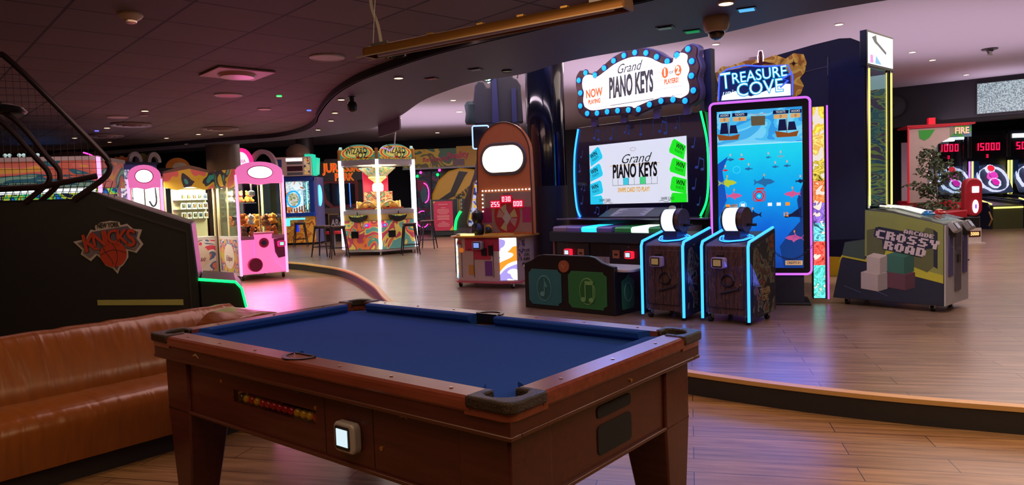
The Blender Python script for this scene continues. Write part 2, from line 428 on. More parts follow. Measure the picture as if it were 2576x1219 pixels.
struct(MB().prism([(p[0], p[1]) for p in IC] + [(-30, 18), (-30, 36), (24, 36), (24, 2.2)], 'z', 4.0, 4.1).out('ceiling_high', mat('high_ceiling_paint', (192, 186, 202), .8, noise=.02), smooth=False))
WALLM = mat('dark_wall_paint', (30, 28, 40), .7, noise=.05, scale=3)
def wall(name, p, q, z0, z1, t=.15, m=None):
    d = Vector((q[0] - p[0], q[1] - p[1], 0)); L = d.length; a = math.atan2(d.y, d.x)
    M = Matrix.Translation((p[0], p[1], 0)) @ Matrix.Rotation(a, 4, 'Z')
    return struct(MB().box(0, L, 0, t, z0, z1, M).out(name, m or WALLM, smooth=False))
wall('wall_back', (-26, 34.0), (-3.2, 29.6), .15, 4.0)
wall('wall_back_right', (-3.2, 29.6), (16.4, 23.0), .15, 4.0)
wall('wall_left', (-16, 14), (-26, 34), 0, 4.0)
wall('wall_left_near', (-9.5, -4), (-16, 14), 0, 2.85)
wall('wall_right', (16.6, 23.9), (20.6, 16), .15, 4.0)
wall('wall_right_near', (20.6, 16), (12, -4), 0, 4.0)
wall('wall_front', (12, -3.9), (-9.6, -3.9), 0, 2.85)
wall('trim_4', (6.2, 22.4), (14.9, 15.6), 2.95, 4.0, .4)   # dark bulkhead over the alley machines
for (p, q) in [((-30, 18.2), (-10.4, 16.4))]:
    wall('trim_5', p, q, 2.86, 4.0)
# partition hanging behind the fishing machine
def partition():
    p, q = (2.86, 10.7), (4.50, 8.95); d = Vector((q[0] - p[0], q[1] - p[1], 0)); L = d.length
    t = thing('partition_panel', 'tall dark navy partition panel with a curved top corner behind the fishing game', 'partition', (p[0], p[1], 0), math.degrees(math.atan2(d.y, d.x)))
    pts = [(0, .5), (L, .5), (L, 3.06)] + [(L - .02, 3.12), (L - .10, 3.20), (L - .22, 3.27), (L - .36, 3.29), (L - .7, 3.27), (0, 3.10)]
    MB().prism(pts, 'y', 0, .12).out('panel', mat('partition_navy', (17, 22, 48), .6), t)
    B('post', BLACK, t, .2, .26, .03, .09, .15, .5); B('post', BLACK, t, L - .3, L - .24, .03, .09, .15, .5)
    MB().tube([(.0, -.01, 2.80), (L - .5, -.01, 2.96)], .004, 5).tube([(L - .5, -.01, 2.85), (L - .5, -.01, 3.08)], .006, 5).out('cable', mat('pale_cable', (120, 120, 130), .5), t)
partition()
# columns
def column(x, y, r, z0, z1, m, label, collar=None):
    t = thing('column', label, 'column', (x, y, z0))
    MB().cyl((0, 0, 0), (0, 0, z1 - z0), r, n=40).out('shaft', m, t)
    if collar:
        MB().cyl((0, 0, 0), (0, 0, collar), r + .006, n=40).out('sleeve', mat('column_sleeve', (16, 14, 20), .6), t)
    return t
column(.56, 10.62, .285, .15, 4.0, mat('gloss_black_column', (16, 18, 30), .10, coat=.6, noise=.02), 'glossy black round column between the orange prize game and the piano game', 1.42 )
column(-6.17, 15.5, .345, 0, 4.0, mat('bronze_column', (92, 76, 58), .45), 'brown round column rising behind the pink-edged claw machines')
column(-7.35, 25.9, .31, .15, 4.0, mat('dark_bronze_column', (58, 48, 48), .4), 'dark round column far behind, left of the rainbow coin game')

# ================================================================ POOL TABLE
PW = wood('table_mahogany', (58, 24, 24), (78, 34, 32), (40, 20, 16), 0, rough=.28, seam=False, bump=.01, gs=1.6)
PWT = wood('rail_mahogany', (100, 48, 38), (124, 62, 48), (40, 20, 16), 0, rough=.25, seam=False, bump=.01, gs=1.6)
CLOTH = mat('blue_baize', (24, 64, 150), .95, noise=.06, scale=60, bump=.05, spec=.15)
CAST = mat('hammered_bronze', (64, 56, 50), .28, .85, noise=.2, scale=260, bump=.6)
BRASS = mat('brass', (190, 150, 80), .3, .9)
def pool_table():
    t = thing('pool_table', 'mahogany pool table with blue cloth in the foreground', 'pool table', (-.46, 3.035, 0), -39.2)
    L, W = 2.13, 1.22; hx, hy = L / 2, W / 2
    rw = .095; ch = .05                      # wooden rail and cushion widths
    # bed with cut-outs for six pockets
    pr = .062
    def arc(cx, cy, r, a0, a1, n=10): return [(cx + r * math.cos(R(a0 + (a1 - a0) * k / n)), cy + r * math.sin(R(a0 + (a1 - a0) * k / n))) for k in range(n + 1)]
    bx, by = hx - rw, hy - rw
    pts = arc(-bx, -by, pr, 90, 0) + arc(0, -by - .01, pr, 180, 0) + arc(bx, -by, pr, 180, 90) + arc(bx, by, pr, -90, -180) + arc(0, by + .01, pr, 0, -180) + arc(-bx, by, pr, 0, -90)
    MB().prism(pts, 'z', .770, .796).out('cloth_bed', CLOTH, t, smooth=False)
    prof = [(-rw, .79), (-rw, .838), (-.012, .838), (-.003, .832), (0, .822), (0, .800), (-.008, .79)]   # outward = +
    def rail(x0, x1, side):     # long rails
        b = MB(); s = side
        pts = [(s * (hy + p), z) for p, z in prof]
        b.prism(pts, 'x', x0, x1); return b
    def rail_s(y0, y1, s):
        b = MB(); b.prism([(s * (hx + p), z) for p, z in prof], 'y', y0, y1); return b
    cc = .15
    for s in (-1, 1):
        rail(-hx + cc, hx - cc, s).out('rail', PWT, t, smooth=False)
        rail_s(-hy + cc, hy - cc, s).out('rail', PWT, t, smooth=False)
    # cushions with slanted ends
    def cush(a, b_, cut_a, cut_b, axis, s):
        e = (hy if axis == 'x' else hx) - rw
        b = MB()
        def P(u, v, z): return (u, s * v, z) if axis == 'x' else (s * v, u, z)
        sec = [(e, .796), (e, .838), (e - ch + .008, .838), (e - ch, .832), (e - ch + .004, .812), (e - ch + .018, .796)]
        A = b._v([P(a + cut_a * (e - v) / ch, v, z) for v, z in sec]); D = b._v([P(b_ - cut_b * (e - v) / ch, v, z) for v, z in sec])
        n = len(sec); b.bm.faces.new(A[::-1]); b.bm.faces.new(D)
        for i in range(n): b.bm.faces.new((A[i], A[(i + 1) % n], D[(i + 1) % n], D[i]))
        b.out('cushion', CLOTH, t, smooth=False)
    for s in (-1, 1):
        cush(-bx + .088, -.064, .03, .02, 'x', s); cush(.064, bx - .088, .02, .03, 'x', s)
        cush(-by + .088, by - .088, .03, .03, 'y', s)
    # corner castings
    for sx in (-1, 1):
        for sy in (-1, 1):
            c = .165; o = .006
            P = [(hx - c, hy + o), (hx - .03, hy + o)] + [(hx - .03 + (.03 + o) * math.sin(R(a)), hy - .03 + (.03 + o) * math.cos(R(a))) for a in (15, 30, 45, 60, 75)] + [(hx + o, hy - .03), (hx + o, hy - c)]
            P += [(hx - rw + .012, hy - c), (hx - rw, hy - c + .03)]
            P += [(hx - rw + .0 + .066 * math.cos(R(a)), hy - rw + .066 * math.sin(R(a))) for a in (-40, -15, 10, 30, 45, 60, 80, 105, 130)]
            P += [(hx - c + .03, hy - rw), (hx - c, hy - rw + .012)]
            Q = [(sx * x, sy * y) for x, y in P]
            MB().prism(Q, 'z', .806, .8435).out('corner_casting', CAST, t, .008)
            MB().prism([(sx * (hx + (x - hx) * 1.0 - .008), sy * (hy + (y - hy) * 1.0 - .008)) for x, y in P], 'z', .786, .806).out('rail_corner', PWT, t)
            MB().lathe([(.030, .70), (.058, .72), (.064, .794), (.060, .796), (.050, .73), (.02, .715)], (sx * (hx - rw), sy * (hy - rw), 0), 18).out('pocket_cup', BLACK, t)
    for s in (-1, 1):
        cy = s * (hy - rw + .01)
        MB().lathe([(.030, .70), (.058, .72), (.062, .796), (.057, .797), (.050, .73), (.02, .715)], (0, cy, 0), 18).out('pocket_cup', BLACK, t)
        P = [(.078 * math.cos(R(k)), cy + s * .078 * math.sin(R(k))) for k in range(0, 181, 12)] + [(.060 * math.cos(R(k)), cy + s * .060 * math.sin(R(k))) for k in range(180, -1, -12)]
        MB().prism(P, 'z', .796, .8425).box(-.062, .062, s * (hy - rw) - .004, s * (hy - rw) + .002, .796, .8425).out('pocket_liner', mat('pocket_rubber', (20, 18, 20), .3), t)
    # sights
    for (x, y) in [(x * L / 8, s * (hy - .048)) for s in (-1, 1) for x in (-3, -2, -1, 1, 2, 3)] + [(s * (hx - .048), y * W / 4) for s in (-1, 1) for y in (-1, 0, 1)]:
        MB().cyl((x, y, .837), (x, y, .8405), .006, n=10).out('rail_sight', mat('nickel', (190, 175, 140), .25, .9), t)
    # apron under the rails, bead trim, cabinet
    o_ = hx - .012; p_ = hy - .012
    def frame(x, y, th, z0, z1, nm, m, bev=0):
        b = MB(); b.box(-x, x, -y, -y + th, z0, z1).box(-x, x, y - th, y, z0, z1).box(-x, -x + th, -y + th, y - th, z0, z1).box(x - th, x, -y + th, y - th, z0, z1)
        return b.out(nm, m, t, bev)
    frame(o_, p_, .05, .742, .788, 'apron', PW)
    frame(hx - .008, hy - .008, .05, .730, .744, 'bead_trim', mat('bead_wood', (74, 38, 30), .3), .004)
    X, Y = hx - .055, hy - .055
    # cabinet walls; the near long side has a slot for the ball window
    MB().box(-X, X, Y - .02, Y, .50, .73).out('back_panel', PW, t)
    MB().box(-X, -X + .02, -Y + .02, Y - .02, .50, .73).out('end_panel', PW, t)
    e = MB().box(X - .02, X, -Y + .02, Y - .02, .50, .73).out('end_panel', PW, t)
    MB().prism(rrect(-.10, .12, .655, .695, .014), 'x', X, X + .004, ).out('vent_recess', mat('vent_black', (12, 14, 24), .85), e)
    MB().prism(rrect(-.10, .12, .53, .63, .018), 'x', X, X + .004).out('vent_recess', mat('vent_black', (12, 14, 24), .85), e)
    sx0, sx1, sz0, sz1 = -.46, .10, .600, .652
    f = MB()
    f.box(-X, sx0, -Y, -Y + .02, .50, .73).box(sx1, X, -Y, -Y + .02, .50, .73).box(sx0, sx1, -Y, -Y + .02, .50, sz0).box(sx0, sx1, -Y, -Y + .02, sz1, .73)
    fp = f.out('front_panel', PW, t, smooth=False)
    MB().box(sx0 - .01, sx1 + .01, -Y + .07, -Y + .08, sz0 - .02, sz1 + .02).box(sx0 - .01, sx1 + .01, -Y + .02, -Y + .07, sz0 - .02, sz0 - .012).out('ball_trough', mat('trough', (60, 40, 26), .5), t)
    MB().prism(rrect(sx0, sx1, sz0, sz1, .024), 'y', -Y + .001, -Y + .004).out('ball_window', glass(), t)
    for (a0, a1) in ((.155, .158), (.42, .423)): B('panel_seam', INK, fp, a0, a1, -Y - .001, -Y + .003, .51, .725)
    frame(X + .012, Y + .012, .03, .488, .502, 'lower_trim', mat('bead_wood', (74, 38, 30), .3), .004)
    for (lx, lz) in ((.105, .665), (-.55, .675), (.46, .585)):
        MB().cyl((lx, -Y - .003, lz), (lx, -Y + .002, lz), .008, n=14).out('lock', BRASS, fp)
    MB().cyl((X + .032, .05, .760), (X + .049, .05, .760), .006, n=12).out('side_screw', BRASS, t)
    for (qx, s_, qz) in ((-.70, 1, .772), (.55, 1, .705)):
        MB().prism([(qx, qz), (qx + .028 * s_, qz + .014), (qx + .05, qz - .004), (qx + .03, qz + .005)], 'y', -hy + (.0105 if qz > .74 else .054), -hy + (.013 if qz > .74 else .056)).out('chipped_patch', mat('chip', (176, 140, 120), .6), t)
    # legs, tapered
    for sx in (-1, 1):
        for sy in (-1, 1):
            b = MB(); T0, T1 = .20, .115
            ox, oy = sx * (X + .012), sy * (Y + .012)
            def q(wd, z, oo): return [(ox - sx * oo, oy - sy * oo, z), (ox - sx * (oo + wd), oy - sy * oo, z), (ox - sx * (oo + wd), oy - sy * (oo + wd), z), (ox - sx * oo, oy - sy * (oo + wd), z)]
            r0 = b._v(q(T0, .729, 0)); r1 = b._v(q(T0, .486, 0)); r3 = b._v(q(T1, 0.0, .018))
            b.bm.faces.new(r0); b.bm.faces.new(r3[::-1])
            for A_, B_ in ((r0, r1), (r1, r3)):
                for i in range(4): b.bm.faces.new((A_[i], A_[(i + 1) % 4], B_[(i + 1) % 4], B_[i]))
            b.out('leg', PW, t, .008)
    rd = reader(t, .305, -Y, .600, .80, None, None, Matrix.Diagonal((.92, .8, 1.18, 1)))
    # balls in the return window: top-level things
    M = Matrix.Translation(t.location) @ Matrix.Rotation(R(-39.2), 4, 'Z')
    seq = 'dyryrrrrrryyyr'
    br = .0195; n = len(seq)
    nth = ['first', 'second', 'third', 'fourth', 'fifth', 'sixth', 'seventh', 'eighth', 'ninth', 'tenth', 'eleventh', 'twelfth', 'thirteenth', 'last']
    cols = {'y': ('yellow', mat('yellow_ball', (235, 150, 20), .12, coat=.5)), 'r': ('red', mat('red_ball', (200, 24, 34), .12, coat=.5)), 'd': ('dark', mat('dark_ball', (70, 50, 30), .12, coat=.5))}
    for i, k in enumerate(seq):
        p = M @ Vector((sx0 + .024 + i * (sx1 - sx0 - .048) / (n - 1), -Y + .027, sz0 + .009 - .012 + br))
        tag(MB().sph(p, br, 16).out('pool_ball', cols[k][1]), f'{cols[k][0]} pool ball, {nth[i]} from the left in the table return window', 'ball', 'pool balls in the return window')
pool_table()

# ---------------------------------------------------------------- brass table lamp overhead
def pool_lamp():
    t = thing('pool_lamp', 'long brass trough lamp hanging unlit over the pool table', 'lamp', (-.63, 3.38, 2.1), math.degrees(math.atan2(-.70, 1.08)))
    L = 1.29
    prof = [(-.040, -.024)] + [(.040 * math.cos(R(a)), .024 * math.sin(R(a)) + .0) for a in range(170, 9, -20)] + [(.040, -.024), (.032, -.024), (.032, -.005)] + [(.032 * math.cos(R(a)), .016 * math.sin(R(a))) for a in range(10, 171, 20)] + [(-.032, -.024)]
    MB().prism(prof, 'x', 0, L).out('shade', mat('aged_brass', (150, 104, 52), .30, .6), t)
    MB().prism([(.041 * math.cos(R(a)), .026 * math.sin(R(a))) for a in range(0, 181, 15)] + [(-.041, -.026), (.041, -.026)], 'x', -.01, 0).out('end_cap', mat('aged_brass_dark', (120, 82, 42), .35, .5), t)
    MB().prism([(.041 * math.cos(R(a)), .026 * math.sin(R(a))) for a in range(0, 181, 15)] + [(-.041, -.026), (.041, -.026)], 'x', L, L + .01).out('end_cap', mat('aged_brass_dark', (120, 82, 42), .35, .5), t)
    MB().cyl((.05, 0, -.02), (L - .05, 0, -.012), .010).out('lamp_tube', mat('unlit_tube', (200, 200, 205), .3), t)
    MB().box(-.055, L + .005, -.0425, -.0400, -.026, -.021).box(-.055, L, .0400, .0425, -.026, -.021).out('rim', mat('bright_edge', (190, 170, 140), .3, .6), t)
    for x in (.06, 1.19):
        MB().box(x - .05, x + .05, -.006, .006, .024, .036).out('hanger', STEEL, t)
        MB().tube([(x - .04, 0, .035), (x + .0, 0, .35), (x + .01, 0, .742)], .002, 5).out('wire', STEEL, t)
    pts = smooth_curve([(.07, 0, .035), (.045, .01, .12), (.0, .02, .22), (.01, .02, .34), (.07, .01, .42), (.13, 0, .48), (.15, 0, .58), (.15, 0, .742)], 6)
    MB().tube(pts, .0075, 8).out('power_cable', mat('white_cable', (190, 185, 180), .5), t)
    for x in (.35, .62, .82, 1.02):
        B('clip', BRASS, t, x, x + .03, -.014, .014, .020, .030)
pool_lamp()

# ================================================================ SOFA
def leather():
    m, nt, b = nt_new('tan_leather'); N = nt.nodes; Lk = nt.links
    tc = N.new('ShaderNodeTexCoord'); nz = N.new('ShaderNodeTexNoise'); nz.inputs['Scale'].default_value = 5; nz.inputs['Detail'].default_value = 5
    mp = N.new('ShaderNodeMapping'); mp.inputs['Scale'].default_value = (4.5, .8, .8)
    Lk.new(tc.outputs['Object'], mp.inputs[0]); Lk.new(mp.outputs[0], nz.inputs['Vector'])
    rp = N.new('ShaderNodeValToRGB'); rp.color_ramp.elements[0].color = lin((112, 60, 20)); rp.color_ramp.elements[1].color = lin((148, 82, 26))
    Lk.new(nz.outputs[0], rp.inputs[0]); Lk.new(rp.outputs[0], b.inputs['Base Color'])
    n2 = N.new('ShaderNodeTexNoise'); n2.inputs['Scale'].default_value = 3.0; n2.inputs['Detail'].default_value = 1.5; n2.inputs['Distortion'].default_value = .6
    Lk.new(mp.outputs[0], n2.inputs['Vector'])
    bp = N.new('ShaderNodeBump'); bp.inputs['Strength'].default_value = .55; bp.inputs['Distance'].default_value = .02
    Lk.new(n2.outputs[0], bp.inputs['Height']); Lk.new(bp.outputs[0], b.inputs['Normal'])
    b.inputs['Roughness'].default_value = .30; b.inputs['Coat Weight'].default_value = .25; b.inputs['Coat Roughness'].default_value = .2
    return m
def sofa():
    # frame: x runs along the bench away from the camera, -y faces the table
    N_ = Vector((.775, -.632)); V_ = Vector((.632, .775))
    LE = leather()
    org = V_ * -1.2 + N_ * -4.05
    t = thing('banquette_sofa', 'long tan leather banquette sofa along the left behind the pool table', 'sofa', (org.x, org.y, 0), 50.8)
    def slab(prof, x0, x1, name, m, wr=0.0, n=60):
        b = MB(); rings = []
        for i in range(n + 1):
            x = x0 + (x1 - x0) * i / n
            k = 1 + wr * (math.sin(i * 2.9) * .4 + math.sin(i * 1.7 + 1) * .6)
            rings.append(b._v([(x, y, z * (1 + (k - 1) * .5)) for y, z in prof]))
        b.bm.faces.new(rings[0][::-1]); b.bm.faces.new(rings[-1]); m_ = len(prof)
        for a, c in zip(rings, rings[1:]):
            for k in range(m_): b.bm.faces.new((a[k], a[(k + 1) % m_], c[(k + 1) % m_], c[k]))
        return b.out(name, m, t)
    E_ = 3.70
    seat = [(.02, .12), (-.005, .25), (-.015, .32), (0, .37), (.03, .395), (.08, .405), (.25, .41), (.42, .405), (.42, .12)]
    slab(seat, 0, E_ - .25, 'seat', LE, .012)
    back = [(.36, .30), (.345, .42), (.37, .50), (.42, .60), (.46, .68), (.50, .725), (.56, .745), (.64, .735), (.68, .70), (.70, .60), (.70, .12), (.40, .12)]
    slab(back, 0, E_ + .05, 'backrest', LE, .012)
    arm = [(E_ - .28, .12), (E_ - .30, .55), (E_ - .28, .66), (E_ - .20, .73), (E_ - .05, .745), (E_ + .08, .72), (E_ + .10, .6), (E_ + .10, .12)]
    MB().prism(arm, 'y', -.02, .42).out('armrest', LE, t, .03, seg=3)
    B('plinth', mat('plinth_dark', (40, 32, 28), .7), t, 0, E_ + .05, .09, .66, 0, .13)
sofa()

# ================================================================ BASKETBALL MACHINE
def hoops():
    t = thing('basketball_machine', 'black basketball arcade machine with a team badge and green light strip', 'arcade machine', (-2.51, 5.60, 0), 22)
    t.scale = (.91, 1, 1)
    K = mat('machine_black', (30, 30, 32), .42, noise=.15)
    body = [(-1.9, 0), (-1.9, 1.51), (-.867, 1.51), (-.732, 1.564), (0, 1.296), (.03, .86), (.04, 0)]
    MB().prism(body, 'y', 0, .95).out('side_cabinet', K, t, .012)
    MB().prism([(-.62, 1.45), (-.03, 1.235), (-.03, 1.215), (-.62, 1.43)], 'y', -.008, 0).box(-.045, -.03, -.008, 0, .2, 1.22).out('raised_seam', mat('machine_black_edge', (48, 46, 46), .4), t)
    deck = [(.04, .10), (.04, .845), (.33, .805), (.385, .74), (.40, .626), (.40, .10)]
    MB().prism(deck, 'y', -.01, .95).out('ball_deck', K, t, .006)
    MB().tube([(.03, -.02, .85), (.325, -.02, .81), (.375, -.02, .755), (.405, -.02, .60)], .011, 8).out('light_strip', LED_GREEN, t)
    MB().prism([(-.745, .745), (-.745, .705), (-.10, .655), (-.10, .70)], 'y', -.004, 0).out('side_stripe', mat('stripe_yellow_green', (168, 170, 92), .4), t)
    # team badge
    lg = Matrix.Translation((-.628, 0, 1.145)) @ Matrix.Rotation(R(-4), 4, 'Y')
    def plate(pts, y0, nm, m): return MB().prism(pts, 'y', y0 - .003, y0, lg).out(nm, m, t)
    BW = mat('badge_white', (196, 186, 170), .5); BO = mat('badge_orange', (190, 62, 30), .5); BG = mat('badge_grey', (92, 88, 104), .5)
    out_ = [(-.255, .065), (-.165, .075), (-.12, .14), (-.085, .130), (-.085, .165), (-.04, .185), (.03, .190), (.095, .175), (.10, .148), (.15, .155), (.19, .11), (.255, .098),
            (.225, .035), (.25, -.015), (.19, -.075), (.13, -.05), (.125, -.10), (.08, -.155), (.055, -.17), (.03, -.215), (0, -.17), (-.05, -.14), (-.08, -.08), (-.10, -.055), (-.15, -.095), (-.215, -.035), (-.20, -.005)]
    plate(out_, -.001, 'badge_plate', BW)
    plate([(-.225, .052), (-.155, .060), (-.115, .122), (.15, .138), (.18, .098), (.225, .085), (.205, .035), (.228, -.01), (.185, -.055), (.115, -.03), (.105, -.10), (.05, -.152), (.03, -.19), (.01, -.155), (-.05, -.12), (-.075, -.055), (-.105, -.035), (-.15, -.07), (-.195, -.03), (-.18, .0)], -.004, 'badge_field', BG)
    MB().prism(ell(.02, -.062, .098, .098), 'y', -.010, -.007, lg).out('badge_basketball', BO, t)
    MB().tube([lg @ Vector((.02 + .03 * math.sin(k), -.011, -.16 + .19 * (k / 3.14))) for k in [i * .35 for i in range(10)]], .0018, 5).tube([lg @ Vector((-.075 + .19 * k / 8, -.011, -.06 + .03 * math.sin(k * .4))) for k in range(9)], .0018, 5).tube([lg @ Vector((-.02 + .03 * math.cos(k * .35), -.011, -.14 + .16 * k / 9)) for k in range(10)], .0018, 5).out('ball_seam', INK, t)
    for q in ([(-.195, -.028), (-.185, -.002), (-.085, .02), (-.075, -.045), (-.10, -.035), (-.15, -.07)], [(.11, -.02), (.115, .02), (.20, .0), (.222, -.012), (.185, -.055)]): plate(q, -.0065, 'badge_letter_shadow', mat('badge_steel', (120, 112, 116), .5))
    # arched team name: each letter taller toward the ends, leaning in
    for s_, x_, h_, z_, rl in (('K', -.150, .165, .045, 6), ('N', -.075, .140, .062, 3), ('I', -.018, .125, .072, 1), ('C', .035, .128, .072, 0), ('K', .105, .140, .062, -3), ('S', .175, .165, .045, -6)):
        for dx, mm, yy in ((.006, INK, -.0085), (0, BO, -.012)):
            txt(s_, h_ * 1.12, t, 0, 0, 0, mm, sx=.86, bold=.004, ext=.001, name='badge_letter', M=lg @ Matrix.Translation((x_ * .93 + dx, yy, z_ - dx - .008)) @ Matrix.Rotation(R(-rl), 4, 'Y'))
    txt('NEW YORK', .050, t, 0, 0, 0, INK, sx=.60, bold=.0016, ext=.001, name='badge_city_name', M=lg @ Matrix.Translation((.010, -.006, .158)) @ Matrix.Rotation(R(2), 4, 'Y'))
    # cage
    TB = mat('cage_tube', (40, 28, 30), .4)
    for y in (-.02,):
        MB().tube(smooth_curve([(-1.75, y, 2.50), (-1.34, y, 2.52), (-1.21, y, 2.49), (-.65, y, 1.86), (-.60, y, 1.78), (-.585, y, 1.73), (-.64, y, 1.65), (-.86, y, 1.50)], 6), .022, 10).out('cage_tube', TB, t)
        MB().tube([(-1.75, y, 1.58), (-1.1, y, 1.60), (-.68, y, 1.675)], .022, 8).out('cage_bar', TB, t)
    MB().tube(smooth_curve([(-1.75, -.02, 2.28), (-1.36, -.02, 2.11), (-1.09, -.02, 1.80), (-1.02, -.02, 1.70), (-1.04, -.02, 1.62), (-1.2, -.02, 1.49)], 6), .02, 8).out('cage_tube', TB, t)
    MB().tube(smooth_curve([(-1.75, .03, 2.22), (-1.30, .03, 2.14), (-1.03, .03, 1.82), (-.955, .03, 1.71), (-.98, .03, 1.61), (-1.1, .03, 1.5)], 6), .02, 8).out('cage_tube', TB, t)
    net = MB(); NM = mat('net_cord', (44, 38, 42), .6)
    def inside(x): return 2.56 if x < -1.27 else 2.56 - (x + 1.27) * 1.13
    x = -1.9
    while x < -.68:
        net.tube([(x, .45, 1.55), (x, .45, inside(x))], .0022, 4); x += .052
    z = 1.6
    while z < 2.56:
        xe = min(-.66, -1.27 + (2.56 - z) / 1.13); net.tube([(-1.9, .45, z), (xe, .45, z)], .0022, 4); z += .052
    net.out('cage_net', NM, t)
    n2 = MB()
    for k in range(26):
        n2.tube([(-1.85 + k * .05, .2, 1.51), (-1.80 + k * .05, .2, 1.64)], .003, 4)
    for k in range(4): n2.tube([(-1.85, .2, 1.53 + k * .03), (-.72, .2, 1.535 + k * .035)], .003, 4)
    n2.out('lower_mesh', NM, t)
    MB().lathe([(.001, -.03), (.13, -.02), (.15, 0), (.12, .03), (.05, .05), (.001, .05)], (-1.31, .1, 2.16), 24).out('spotlight_head', BLACK, t)
    MB().tube([(-1.31, .1, 2.2), (-1.5, .1, 2.3), (-1.75, .1, 2.28)], .012, 6).out('spotlight_arm', BLACK, t)
hoops()

# ================================================================ MACHINES ON THE RAISED FLOOR
def base(t, z=.15):
    t.location.z = z
    for c in t.children: c.location.z -= z
    return t
NOTE = glow('note_print', (70, 110, 190), .05, (70, 105, 180))
def note(b, x, z, s, y, kind=0, flip=1):
    b.prism(ell(x, z, .022 * s, .016 * s, 12), 'y', y - .003, y)
    b.prism([(x + .016 * s, z), (x + .022 * s, z), (x + (.022 + .02 * flip) * s, z + .11 * s), (x + (.014 + .02 * flip) * s, z + .11 * s)], 'y', y - .003, y)
    if kind:
        b.prism([(x + (.014 + .02 * flip) * s, z + .11 * s), (x + (.095) * s, z + .085 * s), (x + .095 * s, z + .070 * s), (x + (.014 + .02 * flip) * s, z + .092 * s)], 'y', y - .003, y)
        b.prism(ell(x + .072 * s, z - .025 * s, .022 * s, .016 * s, 12), 'y', y - .003, y)
        b.prism([(x + .088 * s, z - .025 * s), (x + .094 * s, z - .025 * s), (x + .095 * s, z + .08 * s), (x + .089 * s, z + .08 * s)], 'y', y - .003, y)
def piano():
    t = thing('piano_keys_machine', 'large piano keys arcade machine with a white screen and blue and green light edges', 'arcade machine', (.59, 9.76, 0), -48.5)
    TEAL = mat('teal_black', (22, 44, 48), .5); BK = mat('piano_black', (20, 20, 28), .3)
    # lower cabinet
    B('lower_cabinet', BK, t, 0, 2.2, 0, .60, .22, .80, .006)
    B('foot_plinth', BLACK, t, .05, 2.15, .05, .60, .15, .225)
    MB().box(-.02, .0, -.02, .60, .20, .84).box(2.2, 2.22, -.02, .60, .20, .84).out('side_edge', mat('wood_edge', (150, 100, 90), .5), t)
    kp = MB()
    for i in range(9): kp.box(.30 + i * .15, .30 + i * .15 + .145, -.006, 0, .24 + (.10 if i % 3 else 0), .62)
    kp.out('painted_keys', mat('painted_key', (160, 150, 160), .5), t, smooth=False)
    B('painted_band', mat('painted_band', (150, 88, 70), .5), t, .30, 1.65, -.007, 0, .22, .30)
    B('keyboard_front', TEAL, t, -.05, 2.25, -.06, .45, .80, .935, .01)
    for (a, m_) in ((.08, 0), (.98, 1)):
        d_ = MB().prism([(a, .50), (a + .55, .50), (a + .55, .78), (a, .78)], 'y', -.012, 0).out('service_door', mat('door_black', (28, 26, 36), .4), t)
        rx = a + (.20 if m_ == 0 else .34)
        reader(t, rx, -.014, .66, .85, glow('reader_red_ring', (255, 25, 50), 1.6), SCREEN_W)
        cs = MB().prism(rrect(a + (.36 if m_ == 0 else .06), a + (.47 if m_ == 0 else .17), .61, .71, .004), 'y', -.024, -.012).out('coin_slot', mat('coin_plate', (170, 112, 80), .4), t)
        MB().prism(rrect(a + (.39 if m_ == 0 else .09), a + (.44 if m_ == 0 else .14), .645, .668, .008), 'y', -.027, -.022).out('slot', BLACK, cs)
        MB().cyl((rx - .02, -.012, .755), (rx - .02, -.022, .755), .012).out('lock', CHROME, t)
    # keys
    KC = [mat('key_lilac', (150, 135, 165), .35), mat('key_violet', (128, 118, 200), .35), glow('key_cyan', (40, 210, 255), 1.4), mat('key_violet', (128, 118, 200), .35),
          mat('key_green', (60, 190, 90), .35), glow('key_white_lit', (215, 255, 225), 1.5), mat('key_green', (60, 190, 90), .35), mat('key_grey', (150, 150, 158), .35)]
    kw = .245; gap0 = .02
    for i in range(8):
        x0 = .02 + i * .262 + (.04 if i > 3 else 0)
        k = MB().prism([(-.05, .936), (-.055, .985), (-.03, 1.005), (.30, 1.02), (.30, .936)], 'x', x0, x0 + .255).out('piano_key', KC[i], t, .004)
    # music desk counter
    MB().prism([(-.10, 1.085), (2.33, 1.085), (2.33, 1.105), (-.10, 1.105)], 'y', .14, .62).out('music_shelf', mat('shelf_gloss', (120, 110, 130), .12), t, .005)
    B('shelf_riser', BK, t, -.02, 2.22, .32, .62, .93, 1.086)
    pl = MB().prism([(.20, 1.108), (.20, 1.122), (.46, 1.23), (.47, 1.216)], 'x', .62, 1.60).out('instruction_stand', mat('stand_slate', (50, 56, 66), .45), t)
    def slope(u0, u1, x0, x1, lift=.002):
        dy, dz = .26, .108
        b = MB(); v = b._v([(x0, .20 + dy * u0, 1.122 + dz * u0 + lift), (x1, .20 + dy * u0, 1.122 + dz * u0 + lift), (x1, .20 + dy * u1, 1.122 + dz * u1 + lift), (x0, .20 + dy * u1, 1.122 + dz * u1 + lift)])
        b.bm.faces.new(v); return b
    slope(.08, .92, .80, 1.36).out('instruction_sheet', mat('sheet_grey', (176, 176, 182), .6), pl, smooth=False)
    tl = MB()
    for k in range(6): 
        b = slope(.16 + k * .12, .20 + k * .12, .86 + (k % 3) * .04, 1.30 - (k % 2) * .05, .004); tmp = bpy.data.meshes.new('t'); b.bm.to_mesh(tmp); tl.bm.from_mesh(tmp); bpy.data.meshes.remove(tmp)
    tl.out('sheet_print', INK, pl, smooth=False)
    # screen cabinet
    SC = mat('screen_cabinet_navy', (18, 22, 48), .22, coat=.3)
    zt = lambda x: 2.36
